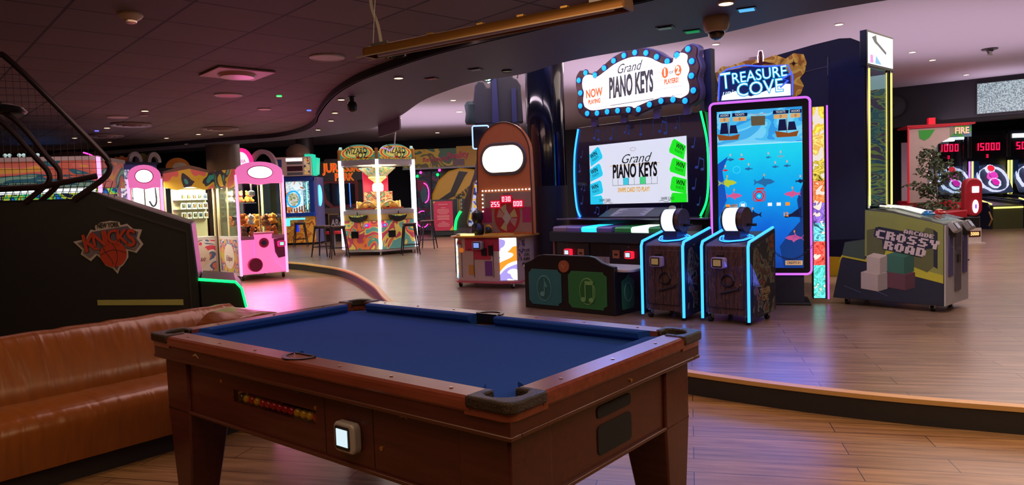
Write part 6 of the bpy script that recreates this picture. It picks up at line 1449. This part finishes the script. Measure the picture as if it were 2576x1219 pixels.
def far_middle():
    t = thing('arcade_booth', 'dark glass booth with pink and green neon lights under a yellow overhead banner', 'arcade machine', (-4.1, 27.2, 0), -4)
    B('booth_frame', BLACK, t, .3, 2.9, .8, 1.6, .15, 2.9)
    B('booth_inside', art('booth_art', [(20, 20, 36), (70, 20, 50), (20, 24, 44), (30, 60, 70), (110, 20, 60)], 3, .25), t, .35, 1.3, .70, .75, .3, 2.6)
    for x in (.4, .98): B('booth_post', BLACK, t, x, x + .04, .55, .65, .15, 2.6)
    MB().tube(smooth_curve([(.72, .6, 2.15), (.84, .6, 2.05), (.90, .6, 1.8), (.86, .6, 1.5), (.74, .6, 1.38)], 5), .022, 6).out('neon_arc', LED_PINK, t)
    MB().tube([(.62 + .24 * math.cos(k * PI / 10), .6, .75 + .32 * math.sin(k * PI / 10)) for k in range(4, 19)], .018, 6).out('neon_ring', LED_PINK, t)
    for (x, z, m_) in ((.48, 2.42, LED_GREEN), (1.28, 2.45, LED_GREEN), (.62, 2.56, LED_PINK), (1.36, 2.62, LED_PINK), (.95, .55, glow('booth_red', (255, 30, 40), 2))): MB().sph((x, .58, z), .055, 10).out('booth_lamp', m_, t)
    for k in range(9): MB().sph((.4 + k * .12, .56, 2.72 + .03 * (k % 2)), .035, 8).out('chrome_ball', CHROME, t)
    MB().prism([(.62, 1.4), (.56, 1.75), (.68, 2.05), (.80, 1.9), (.84, 1.6), (.76, 1.42)], 'y', .64, .66).out('teal_emblem', mat('emblem_teal', (60, 110, 120), .4), t)
    bn = B('overhead_banner', art('banner_art', [(96, 80, 40), (140, 116, 40), (84, 76, 50), (176, 140, 50), (60, 90, 70)], 1.6, .18, .45, 'N', (.8, 1, 1)), t, -.0, 2.5, .2, .5, 2.72, 3.42)
    B('banner_end', mat('banner_yellow', (196, 150, 40), .45), bn, 2.1, 2.95, .18, .19, 2.72, 3.48)
    PKT = mat('banner_pink', (200, 60, 110), .5)
    txt('Reality', .34, bn, 2.15, .16, 3.14, PKT, sx=.9, shear=.1, bold=.008, ext=.003, name='banner_text', roll=3); txt('ReCharging', .24, bn, 1.30, .16, 3.03, PKT, sx=.9, shear=.1, bold=.004, ext=.003, name='banner_text', roll=3)
    B('banner_picture', mat('picture_grey', (120, 100, 110), .5), bn, 1.95, 2.4, .165, .18, 2.76, 3.0)
    B('banner_rail', mat('rail_grey', (150, 150, 160), .4), t, 0, 2.9, .18, .5, 2.66, 2.72)
    base(t)
    t = thing('ride_pod', 'yellow rounded ride pod with a black stripe behind the low barrier', 'ride', (-3.95, 26.3, 0), -4)
    P = [(1.15, 1.2), (1.2, 1.7), (1.45, 2.2), (1.85, 2.52), (2.3, 2.62), (2.8, 2.55), (3.05, 2.4), (3.1, 1.5), (2.75, 1.0), (2.3, .75), (1.6, .8)]
    MB().prism([(x - .15, z) for x, z in P], 'y', .1, .9).out('pod_shell', mat('pod_yellow', (190, 146, 44), .35), t, .08, seg=3)
    MB().prism([(1.05, 1.32), (1.75, 1.75), (2.1, 2.5), (2.42, 2.45), (2.30, 2.30), (1.9, 1.6), (1.2, 1.32)], 'y', .06, .1).out('pod_stripe', mat('stripe_black', (26, 24, 30), .4), t)
    B('pod_base', mat('pod_base_green', (40, 66, 50), .5), t, 1.0, 2.9, .12, .9, .15, 1.1)
    txt('MINI RIDER 2', .22, t, 2.38, .05, 1.78, mat('stripe_black', (26, 24, 30), .4), sx=.8, shear=.2, bold=.006, ext=.003, name='pod_text', roll=36)
    txt('VR', .12, t, 2.45, .05, 1.42, mat('stripe_black', (26, 24, 30), .4), sx=1.2, shear=.2, bold=.004, ext=.003, name='pod_text', roll=10)
    base(t)
    t = thing('barrier', 'low dark barrier with a red notice poster in front of the yellow ride pod', 'barrier', (-3.25, 25.3, 0), -3)
    for x in (.42, 1.38, 1.52, 2.2): MB().cyl((x, 0, .15), (x, 0, 1.50), .03, n=10).out('barrier_post', STEEL, t)
    B('barrier_panel', mat('barrier_dark', (34, 44, 48), .2), t, .45, 1.36, 0, .03, .22, 1.48); B('barrier_panel', mat('barrier_dark', (34, 44, 48), .2), t, 1.55, 2.18, 0, .03, .22, 1.48)
    ps = B('poster', mat('poster_red', (180, 44, 76), .5), t, .52, 1.20, -.03, 0, .38, 1.42)
    pt = MB()
    for k, (w_, z) in enumerate([(.34, 1.30), (.16, 1.18), (.40, 1.12), (.44, 1.07), (.42, 1.02), (.30, .97), (.44, .90), (.44, .86), (.40, .81), (.44, .77), (.14, .68), (.34, .63), (.44, .58), (.40, .53)]): pt.box(.86 - w_ / 2, .86 + w_ / 2, -.033, -.03, z, z + .014)
    pt.out('poster_text_lines', mat('poster_pale', (220, 170, 160), .5), ps, smooth=False)
    MB().prism([(1.20, .38), (1.20, .56), (1.06, .38)], 'y', -.033, -.03).prism([(.52, 1.42), (.52, 1.34), (.60, 1.42)], 'y', -.033, -.03).out('poster_corner', mat('poster_gold', (220, 170, 60), .5), ps, smooth=False)
    base(t)
    tag(MB().box(-.4, .4, -.3, .3, 0, .62).prism([(-.4, .62), (.4, .62), (.3, 1.0), (-.3, 1.0)], 'y', -.3, .3).out('yellow_box', mat('box_yellow', (220, 180, 30), .45), None, .01), 'yellow box showing under the navy partition beside the crossing game', 'box')
    o = bpy.data.objects['yellow_box']; o.location = (4.63, 10.25, .15); o.scale = (.5, .6, .45)
far_middle()

# ---------------------------------------------------------------- right background
def right_side():
    RED = mat('fire_red', (186, 22, 40), .4); WP = mat('fire_white', (190, 168, 164), .4)
    t = thing('arcade_cabinet', 'white and red arcade machine with a clear dome and curved cut-out, behind the plant', 'arcade machine', (9.3, 16.7, 0), -16)
    B('base_cabinet', RED, t, 0, 1.15, .02, 1.2, .15, 1.02)
    side = [(.0, .98), (.0, 2.70), (1.0, 2.70), (1.0, 2.62), (.85, 2.45), (.62, 2.32), (.48, 2.0), (.38, 1.65), (.40, 1.35), (.55, 1.10), (.75, 1.0)]
    MB().prism(side, 'y', 0, .05).out('side_panel', WP, t, .004)
    MB().tube([(0, -.02, .98), (0, -.02, 2.72), (1.25, -.02, 2.74)], .022, 6).out('red_edge', glow('red_edge', (220, 20, 50), .4), t)
    MB().box(-.03, 1.36, -.05, .9, 2.74, 2.78).out('roof_plate', RED, t); B('beacon', glow('beacon_red', (220, 10, 40), .7), t, .48, .62, .2, .34, 2.78, 2.95)
    MB().prism([(.22, 2.66), (.24, 2.48), (.34, 2.42), (.44, 2.48), (.56, 2.66)], 'y', -.008, 0).out('green_window', glow('green_print', (50, 150, 50), .35), t); B('header', art('fire_header', [(40, 90, 120), (60, 140, 60), (90, 120, 140)], 3, .3, .4, 'N'), t, .86, 1.30, .0, .05, 2.46, 2.72)
    txt('FIRE', .20, t, 1.10, -.02, 2.60, glow('fire_letters', (250, 180, 150), .9), sx=.8, bold=.006, ext=.003, name='header_text')
    MB().cyl((.80, .55, 1.0), (.80, .55, 2.45), .48, n=28).out('clear_dome', glass(), t)
    B('inner_panel', mat('inner_pale', (200, 190, 200), .4), t, .1, .9, 1.05, 1.1, 1.0, 2.45); B('inner_light', glow('dome_light', (250, 240, 255), 2.5), t, .5, 1.1, .5, .6, 2.40, 2.44)
    for i, (x, z) in enumerate([(.385 + .05 * abs(i - 4) * .35, 1.35 + i * .09) for i in range(10)]): MB().sph((x + .02, -.02, z), .016, 6).out('edge_lamp', glow('edge_lamp_warm', (255, 190, 180), 3), t)
    MB().tube([(.2, .4, 1.4), (.3, .4, 1.7), (.42, .4, 1.95)], .02, 6).out('red_light', glow('dome_red', (255, 70, 60), 2.0), t)
    MB().sph((.55, .5, 1.15), (.22, .2, .10), 12).out('white_cushion', WHITE, t)
    B('badge', WP, t, .32, .46, -.01, .02, .80, .95)
    base(t)
    t = thing('arcade_cabinet', 'dark upright cabinet with a blank grey screen behind the glass tower', 'arcade machine', (9.05, 17.6, 0), -10)
    B('cabinet', BLACK, t, -.55, .28, 0, .9, .15, 2.0, .01); MB().prism([(-.50, 1.05), (.22, 1.05), (.12, 2.05), (-.50, 2.05)], 'y', -.03, 0).out('screen', mat('screen_grey', (84, 78, 92), .3), t)
    B('orange_sign', glow('sign_amber', (236, 150, 40), .6), t, -.12, .05, -.02, 0, 2.45, 2.80); B('sign_case', BLACK, t, -.5, .15, 0, .5, 2.0, 2.82)
    MB().tube([(.24, -.04, 1.5), (.30, -.04, 2.0), (.26, -.04, 2.4)], .018, 6).out('edge_light', glow('edge_azure', (80, 140, 240), 1.4), t)
    for i in range(6): MB().sph((-.02 + i * .02, -.04, 2.30 - .05 * i), .012, 6).out('red_lamp', RED_DIGIT, t)
    base(t)
    # alley roller machines
    proto = None
    for i, (sc_, lab) in enumerate((('15000', 'ball rolling alley game showing 15000 in red digits'), ('5000', 'ball rolling alley game showing 5000 at the right edge of the photo'), ('1000', 'ball rolling alley game seen through the clear dome of the fire machine'))):
        t = thing('alley_roller', lab, 'arcade machine', ((13.85, 15.02, 12.68)[i], 21.5, 0), 0, 'alley roller machines')
        B('cabinet', mat('alley_black', (20, 22, 34), .4), t, 0, 1.14, .1, .9, .15, 2.95)
        for x in (.03, 1.11): MB().tube([(x, -.05, 1.05), (x, -.05, 2.05)], .028, 8).out('edge_light', LED_YELLOW if i != 2 else glow('violet_tube', (180, 110, 240), 1.8), t)
        for x in (.02, 1.12): B('chrome_bar', STEEL, t, x - .015, x + .015, 0, .05, 2.15, 2.85)
        digits(sc_, .22, t, .56, .08, 2.48, None, 'score_digits'); digits('0', .10, t, .56, .08, 2.20)
        B('top_light', glow('alley_top_light', (245, 250, 255), 2.2) if i else mat('alley_top_dark', (34, 36, 50), .4), t, .15, 1.0, .04, .1, 2.72, 2.84)
        txt('ICE BALL', .12, t, .56, .09, 2.72, mat('alley_letters', (90, 90, 104), .4), shear=.3, ext=.003, name='title_text') if i == 0 else None
        T_ = Matrix.Translation((.57, -.10, 1.55)) @ Matrix.Rotation(R(-28), 4, 'X')
        MB().prism(rrect(-.50, .50, -.52, .50, .06), 'y', 0, .04, T_).out('target_board', glow('board_slate', (60, 70, 100), .4), t)  # board is no lamp; glow put into the slate to look lit
        def rg(cx, cz, r_, m_, h_=.10, nm='target_ring'):
            pts_o = [(cx + r_ * math.cos(R(a)), cz + r_ * math.sin(R(a))) for a in range(0, 360, 15)]; b = MB()
            for k in range(24):
                p, q = pts_o[k], pts_o[(k + 1) % 24]
                v = b._v([T_ @ Vector((p[0], 0, p[1])), T_ @ Vector((q[0], 0, q[1])), T_ @ Vector((q[0], -h_, q[1])), T_ @ Vector((p[0], -h_, p[1]))]); b.bm.faces.new(v)
            o = b.out(nm, m_, t, smooth=True); s_ = o.modifiers.new('solid', 'SOLIDIFY'); s_.thickness = .012; return o
        WR = glow('ring_lit_white', (220, 225, 255), .9)
        rg(0, -.08, .42, WR); rg(0, -.22, .15, WR); rg(0, .02, .13, glow('ring_lit_pink', (240, 80, 190), .9)); rg(0, .26, .12, WR)
        for (cx, cz, c, nm) in ((0, -.22, (220, 40, 170), 'magenta'), (0, .02, (230, 60, 190), 'pink'), (0, .26, (240, 40, 60), 'red'), (-.42, .34, (50, 120, 230), 'blue')):
            MB().prism([(cx + .10 * math.cos(R(a)), cz + .10 * math.sin(R(a))) for a in range(0, 360, 20)], 'y', -.11, -.10, T_).out('ring_cap_' + nm, glow('cap_' + nm, c, 1.0), t)
        MB().tube([T_ @ Vector((-.42, -.06, .2)), T_ @ Vector((-.48, -.06, -.1)), T_ @ Vector((-.40, -.06, -.38))], .02, 6).out('side_guide', WR, t)
        B('blue_wing', mat('wing_blue', (60, 110, 170), .4), t, .04, .20, -.1, -.06, 1.35, 2.05)
        MB().prism([(-.3, .95), (-2.5, .78), (-2.5, .15), (-.3, .15)], 'x', .17, .97).out('lane', mat('lane_olive', (74, 76, 48), .35), t)
        for x in (.10, .98): MB().prism([(0, 1.05), (-2.3, .86), (-2.45, .7), (-2.45, .15), (0, .15)], 'x', x, x + .06).out('lane_side', mat('lane_navy', (30, 32, 60), .35), t)
        MB().tube([(.17, -2.52, .72), (.95, -2.52, .72)], .022, 8).tube([(.19, -2.4, .82), (.62, -1.2, .93)], .02, 8).out('lane_light', LED_YELLOW, t)
        for x in (.06, 1.02): MB().tube([(x, -2.5, .25), (x, -2.62, .42), (x, -2.5, .62)], .02, 6).out('bumper', mat('bumper_amber', (170, 130, 60), .4), t)
        base(t)
    # red seat with a tall back
    t = thing('gaming_seat', 'tall red game seat with a lit white square and oval on its back', 'seat', (9.9, 14.6, 0), 0)
    MB().prism(rrect(-.60, -.24, .72, 1.50, .16, 6), 'y', 0, .16).out('backrest', mat('seat_dark_red', (160, 20, 36), .45), t, .03)
    MB().prism(rrect(-.46, -.33, 1.20, 1.33, .01), 'y', -.02, 0).out('lit_square', glow('seat_lit_white', (245, 235, 255), 2.2), t)
    MB().prism(ell(-.395, .92, .058, .135, 24), 'y', -.02, 0).out('lit_oval', glow('seat_lit_white', (245, 235, 255), 2.2), t); MB().prism(ell(-.395, .92, .018, .05, 14), 'y', -.025, -.02).out('oval_mark', glow('violet_mark', (150, 60, 220), 1), t)
    MB().prism([(-1.12, .76), (-1.10, .82), (-.58, .86), (-.58, .70), (-1.0, .68)], 'y', -.05, .40).out('seat_cushion', mat('seat_dark_red', (160, 20, 36), .45), t, .02)
    B('seat_base', BLACK, t, -1.0, -.3, .0, .36, .40, .70, .01)
    for x in (-.56, -.28): MB().tube([(x, .05, .72), (x, .05, .36)], .018, 8).out('chrome_leg', CHROME, t)
    bx = MB().box(-.58, -.30, -.05, .35, .18, .48).out('number_box', mat('box_pale', (200, 186, 180), .4), t); MB().box(-.64, -.24, -.1, .4, .15, .18).out('number_box_foot', mat('box_pale', (200, 186, 180), .4), t)
    B('number_panel', mat('panel_umber', (70, 30, 24), .4), bx, -.56, -.32, -.056, -.05, .30, .42); txt('5000', .095, bx, -.44, -.06, .36, glow('number_amber', (255, 190, 120), 1.4), sx=.9, bold=.003, ext=.002, name='number_text')
    base(t)
    # potted ficus
    t = thing('potted_tree', 'leafy artificial ficus tree standing in front of the clear dome', 'plant', (9.28, 15.5, 0), 0)
    MB().lathe([(.14, 0), (.19, .02), (.23, .34), (.25, .36), (.22, .36), (.20, .32), (.01, .32)], (0, 0, .15), 24).out('pot', mat('pot_dark', (50, 40, 40), .5), t)
    rnd = random.Random(5); tr = MB()
    tr.tube(smooth_curve([(0, 0, .45), (.02, 0, .9), (-.03, .02, 1.3), (-.08, 0, 1.75), (-.12, 0, 2.15)], 5), .016, 7)
    lf = MB(); tips = []
    for (z0, a, L_, dz) in [(.95, 0, .42, -.02), (1.0, 2.6, .40, -.05), (1.05, 4.0, .35, -.15), (1.15, 5.6, .50, .0), (1.3, 3.3, .42, .12), (1.35, 3.0, .50, .05), (1.4, 1.0, .35, .1), (1.5, .2, .48, .16), (1.55, 5.9, .50, .10), (1.6, 2.8, .32, .15), (1.7, .3, .42, .18), (1.75, 4.5, .3, .15), (1.8, 3.0, .26, .22), (1.9, 1.2, .25, .2), (2.0, 2.9, .15, .18), (1.0, 5.0, .35, -.25), (1.25, 2.2, .3, -.05)]:
        base_ = Vector((-.02 - .06 * (z0 - 1), 0, z0)); d = Vector((math.cos(a), math.sin(a) * .8, 0)) * L_; e = base_ + d + Vector((0, 0, dz))
        mid = base_.lerp(e, .5) + Vector((0, 0, .05)); tr.tube([base_, mid, e], .005, 5)
        for k in range(60):
            f = rnd.uniform(.2, 1.1); c = base_.lerp(e, f) + Vector((rnd.uniform(-.09, .09), rnd.uniform(-.09, .09), rnd.uniform(-.10, .07)))
            u = Vector((rnd.uniform(-1, 1), rnd.uniform(-1, 1), rnd.uniform(-.9, .2))).normalized(); v = u.orthogonal().normalized(); v.rotate(Matrix.Rotation(rnd.uniform(0, 6), 3, u)); s_ = rnd.uniform(.06, .10)
            q = lf._v([c, c + u * s_ * .5 + v * s_ * .32, c + u * s_ * 1.25, c + u * s_ * .5 - v * s_ * .32]); lf.bm.faces.new(q)
    tr.out('trunk', mat('bark', (70, 54, 44), .8), t)
    lf.out('foliage', mat('ficus_leaf', (74, 92, 62), .45, noise=.3, scale=8), t, smooth=False)
    base(t)
    # static projection screen, speaker on the bulkhead
    M = Matrix.Translation((6.2, 22.4, 0)) @ Matrix.Rotation(math.atan2(15.6 - 22.4, 14.9 - 6.2), 4, 'Z')
    t = thing('wall_screen', 'pale speckled flat screen on the dark bulkhead at the upper right', 'screen', (11.75, 18.02, 3.10), math.degrees(math.atan2(-6.8, 8.7)))
    m, nt, b = nt_new('static_screen'); N = nt.nodes; nz = N.new('ShaderNodeTexNoise'); nz.inputs['Scale'].default_value = 38; nz.inputs['Detail'].default_value = 6
    tc = N.new('ShaderNodeTexCoord'); nt.links.new(tc.outputs['Object'], nz.inputs['Vector']); rp = N.new('ShaderNodeValToRGB'); rp.color_ramp.elements[0].position = .4; rp.color_ramp.elements[0].color = lin((96, 116, 130)); rp.color_ramp.elements[1].position = .6; rp.color_ramp.elements[1].color = lin((196, 214, 220))
    nt.links.new(nz.outputs[0], rp.inputs[0]); nt.links.new(rp.outputs[0], b.inputs['Emission Color']); b.inputs['Emission Strength'].default_value = .85; b.inputs['Base Color'].default_value = (.05, .05, .06, 1)
    B('picture', m, t, .02, 1.9, -.035, -.03, .02, .76); B('housing', BLACK, t, 0, 1.92, -.03, .0, 0, .78)
    t = thing('wall_speaker', 'round dark speaker on the bulkhead left of the speckled screen', 'speaker', (10.30, 19.13, 3.50), math.degrees(math.atan2(-6.8, 8.7)))
    MB().cyl((0, -.06, 0), (0, .0, 0), .28, n=32).out('rim', mat('speaker_black', (18, 18, 26), .5), t); MB().lathe([(.24, 0), (.10, -.04), (.08, -.02), (.02, .01)], (0, 0, 0), 28, Matrix.Rotation(R(90), 4, 'X')).out('cone', mat('cone_black', (26, 26, 34), .35), t).location = (0, -.062, 0)
right_side()

# ================================================================ CEILING FITTINGS
def disc(name, label, cat, x, y, z, r, m, rim=None, th=.012, group=None):
    t = thing(name, label, cat, (x, y, z), 0, group)
    MB().cyl((0, 0, -th), (0, 0, 0), r * .86, n=28).out('face', m, t)
    MB().lathe([(r * .84, 0), (r * .84, -th * 1.2), (r * .92, -th * 1.4), (r, -th * .8), (r, 0)], (0, 0, 0), 32).out('rim', rim or mat('fitting_white', (190, 180, 180), .4), t)
    return t
LAMP = glow('downlight_warm', (255, 214, 150), 9.0)
hi = 2.61 / 2.81
DL = [  # x, y, z, radius, label
 (-1.18, 7.91, 2.77, .055, 'lit downlight on the lower band, nearest the black hanging camera'), (-2.55, 10.65, 2.77, .05, 'lit downlight on the lower band, just below the hanging camera in the photo'), (-2.85, 11.61, 2.77, .05, 'lit downlight on the lower band, second of the close pair at its bend'),
 (-3.41, 12.91, 2.77, .05, 'lit downlight on the lower band, furthest one before the band narrows'), (-2.15, 9.35, 2.77, .05, 'lit downlight touching the black hanging camera on the lower band'), (1.62, 5.29, 2.77, .06, 'large lit downlight at the top edge of the photo above the dome camera'),
 (-5.19, 10.32, 2.85, .055, 'lit downlight in the tiled ceiling, right of the cage tube and above the others'), (-6.79, 12.19, 2.85, .055, 'lit downlight beside the round air vent in the tiled ceiling'), (-7.55, 10.2, 2.85, .05, 'lit downlight at the far left seen through the net'), (-8.2, 13.6, 2.85, .05, 'small lit downlight behind the sloping cage tube'),
 (-6.75, 14.2, 2.85, .05, 'small lit downlight left of the brown column'), (-5.55, 13.9, 2.85, .05, 'small lit downlight just right of the brown column'), (-5.9, 13.7, 2.85, .05, 'small lit downlight in front of the brown column top'), (-8.1, 14.6, 2.85, .045, 'faint lit downlight near the tiled ceiling edge, left'),
 (5.74 * hi, 12.43 * hi, 4.0, .07, 'lit downlight on the pale ceiling between the dome camera and the glass tower'), (3.99 * hi, 13.71 * hi, 4.0, .07, 'lit downlight on the pale ceiling below the dome camera'), (8.57 * hi, 15.22 * hi, 4.0, .07, 'lit downlight on the pale ceiling, first right of the glass tower'), (9.61 * hi, 16.26 * hi, 4.0, .07, 'lit downlight on the pale ceiling, second right of the glass tower'),
 (11.86 * hi, 18.6 * hi, 4.0, .07, 'lit downlight on the pale ceiling above the dark bulkhead'), (-1.5 * hi, 22.54 * hi, 4.0, .11, 'brightest lit downlight on the pale ceiling left of the black column'), (-2.86 * hi, 29.06 * hi, 4.0, .09, 'faint lit downlight on the pale ceiling near the back wall'), (-1.49 * hi, 19.96 * hi, 4.0, .08, 'lit downlight on the pale ceiling above the brightest one'), (-4.4, 25.5, 4.0, .09, 'lit downlight on the pale ceiling near the right title board'), (7.9, 9.8, 4.0, .06, 'lit downlight on the pale ceiling near the upper right corner'), (-3.3, 22.0, 4.0, .07, 'small lit downlight on the pale ceiling above the band flag')]
for (x, y, z, r_, lab) in DL:
    disc('downlight', lab, 'ceiling light', x, y, z, r_, LAMP, group='lit ceiling downlights')
PALE = mat('fitting_pale', (206, 184, 188), .5)
disc('ceiling_speaker', 'round pale ceiling speaker left of the brass lamp', 'speaker', -1.75, 7.10, 2.85, .17, PALE)
disc('ceiling_speaker', 'round pinkish ceiling speaker above the left column', 'speaker', -3.55, 9.20, 2.85, .17, mat('fitting_pink', (206, 120, 130), .5))
disc('ceiling_speaker', 'round ceiling speaker nearest the cage tube', 'speaker', -5.9, 10.9, 2.85, .15, PALE)
disc('ceiling_disc', 'small pale ceiling disc right of the pink speaker', 'ceiling fitting', -3.57, 10.59, 2.85, .10, mat('fitting_lit', (236, 214, 210), .5))
disc('ceiling_disc', 'tiny pale disc between two speakers, left of centre', 'ceiling fitting', -5.45, 10.8, 2.85, .06, PALE)
def vent(x, y, label):
    t = thing('air_vent', label, 'vent', (x, y, 2.85), 0, 'round ceiling air vents')
    for k, r_ in enumerate((.30, .21, .12)): MB().lathe([(r_ - .07, 0), (r_ - .05, -.02 - .008 * k), (r_, -.03 - .008 * k), (r_ + .012, -.01), (r_, 0)], (0, 0, 0), 32).out('vent_ring', mat('vent_grey', (150, 140, 142), .4), t)
vent(-6.20, 11.85, 'large round ringed air vent in the tiled ceiling by a lit downlight'); vent(-5.15, 12.9, 'round ringed air vent in the tiled ceiling above the column'); vent(-7.5, 13.4, 'round ringed air vent left of the column, low in the photo')
t = thing('air_cassette', 'square pinkish air cassette panel in the tiled ceiling', 'vent', (-2.88, 7.74, 2.845), 42)
B('panel', mat('cassette', (190, 140, 140), .5), t, -.30, .30, -.30, .30, -.018, 0, .004); MB().lathe([(.05, -.06), (.17, -.05), (.20, -.02), (.20, -.015)], (0, 0, 0), 28).out('diffuser', mat('cassette_cone', (206, 150, 150), .35), t)
t = thing('smoke_detector', 'pale cone shaped smoke detector at upper left of the tiled ceiling', 'detector', (-2.75, 5.35, 2.85))
MB().lathe([(.085, 0), (.085, -.012), (.07, -.03), (.045, -.045), (.038, -.062), (.03, -.066)], (0, 0, 0), 28).out('body', mat('detector_cream', (220, 206, 176), .4), t); MB().cyl((0, 0, -.070), (0, 0, -.064), .024, n=16).out('sensor', mat('sensor_pink', (230, 150, 150), .4), t)
t = thing('black_vent', 'black ceiling vent with glinting blades beside the brass lamp end', 'vent', (-1.13, 6.98, 2.85), 20)
t.scale = (.78, .78, 1)
MB().lathe([(.26, 0), (.26, -.02), (.22, -.03), (.20, -.01)], (0, 0, 0), 28).out('vent_rim', BLACK, t)
bl = MB()
for k in range(20): a = k * PI / 10; bl.prism([(.06 * math.cos(a), .06 * math.sin(a)), (.20 * math.cos(a + .1), .20 * math.sin(a + .1)), (.20 * math.cos(a + .2), .20 * math.sin(a + .2))], 'z', -.03, -.02)
bl.out('vent_blades', mat('blade_green', (60, 90, 70), .15, .8), t, smooth=False)
for (x, y, m_, lab) in [(-.83, 8.03, mat('sq_red', (150, 40, 60), .4), 'small square red tinted ceiling vent on the lower band'), (-.32, 7.57, mat('sq_grey', (70, 70, 90), .3, .4), 'small square grey ceiling vent on the lower band above the topper'), (1.33, 6.0, mat('sq_greenish', (60, 90, 80), .3, .4), 'square greenish ceiling fitting left of the dome camera'), (1.60, 6.17, glow('sq_green', (20, 160, 90), .5), 'square green glowing ceiling fitting touching the dome camera'), (1.84, 5.5, glow('sq_azure', (90, 190, 255), .9), 'square bright blue ceiling fitting right of the dome camera')]:
    t = thing('square_ceiling_fitting', lab, 'ceiling fitting', (x, y, 2.77), -25); B('plate', mat('plate_dark', (40, 40, 60), .4), t, -.07, .07, -.05, .05, -.008, 0); B('lens', m_, t, -.055, .055, -.038, .038, -.014, -.008)
disc('ceiling_disc', 'dark oval disc on the lower band above the silhouette topper', 'ceiling fitting', .01, 7.73, 2.77, .06, BLACK, BLACK)
t = thing('dome_camera', 'beige dome security camera hanging under the lower band', 'camera', (1.68, 5.75, 2.77))
MB().lathe([(.10, 0), (.105, -.02), (.10, -.07), (.085, -.105), (.068, -.115)], (0, 0, 0), 32).out('housing', mat('camera_beige', (170, 150, 122), .4), t)
MB().sph((0, 0, -.108), (.066, .066, .066), 24).out('dome', mat('smoked_dome', (14, 14, 22), .05, coat=1.0), t)
t = thing('hanging_camera', 'small black camera hanging from the lower band', 'camera', (-1.98, 9.2, 2.77))
MB().cyl((0, 0, -.08), (0, 0, 0), .03, n=12).cyl((0, 0, -.008), (0, 0, 0), .05, n=14).out('stem', BLACK, t); MB().lathe([(.02, -.20), (.055, -.18), (.062, -.10), (.05, -.07), (.02, -.06)], (0, 0, 0), 18).out('body', BLACK, t)
for (px, py, c, lab) in [(-2.97, 9.41, (60, 220, 120), 'tiny green ceiling light in the tiled ceiling'), (-3.0, 10.9, (90, 120, 255), 'tiny blue ceiling light near the bend of the lower band'), (-7.2, 12.6, (110, 110, 255), 'tiny violet ceiling light seen through the net')]:
    tag(MB().cyl((px, py, 2.835), (px, py, 2.85), .035, n=14).out('indicator_light', glow('ind_%d' % c[0], c, 1.5)), lab, 'ceiling light')
t = thing('band_flag', 'dark curved drop panel on the outer edge of the lower band above the rainbow game', 'panel', (-1.72, 11.4, 0))
MB().prism([(0, 0), (.02, .03), (-.20, .60), (-.52, 1.20), (-.55, 1.17), (-.23, .57)], 'z', 2.56, 2.765).out('drop_panel', mat('flag_umber', (52, 38, 46), .5), t)
t = thing('hanging_rod', 'pale rod hanging over the right title board of the rainbow game', 'rod', (-2.75, 17.3, 4.0), 0)
MB().cyl((0, 0, -1.22), (.16, 0, 0), .014, n=8).out('rod', mat('rod_pale', (200, 196, 206), .4), t); MB().tube(smooth_curve([(0, 0, -1.22), (-.12, 0, -1.33), (-.2, 0, -1.28), (-.32, 0, -1.26)], 4), .012, 6).out('rod_hook', glow('hook_lilac', (190, 140, 255), .8), t)
t = thing('ceiling_sprinkler', 'small dark bracket on the pale ceiling right of the glass tower', 'ceiling fitting', (9.45, 14.1, 4.0), 20)
MB().cyl((0, 0, -.02), (0, 0, 0), .14, n=16).prism([(-.09, -.02), (.09, -.02), (.03, -.09), (.07, -.12), (-.07, -.12), (-.03, -.09)], 'y', -.02, .02).out('bracket', mat('bracket_dark', (50, 40, 44), .5), t)
disc('smoke_detector', 'faint round detector on the pale ceiling above the treasure title', 'detector', 4.9, 14.2, 4.0, .12, mat('det_mauve', (176, 150, 160), .5), mat('det_rim', (150, 128, 140), .5), .06)
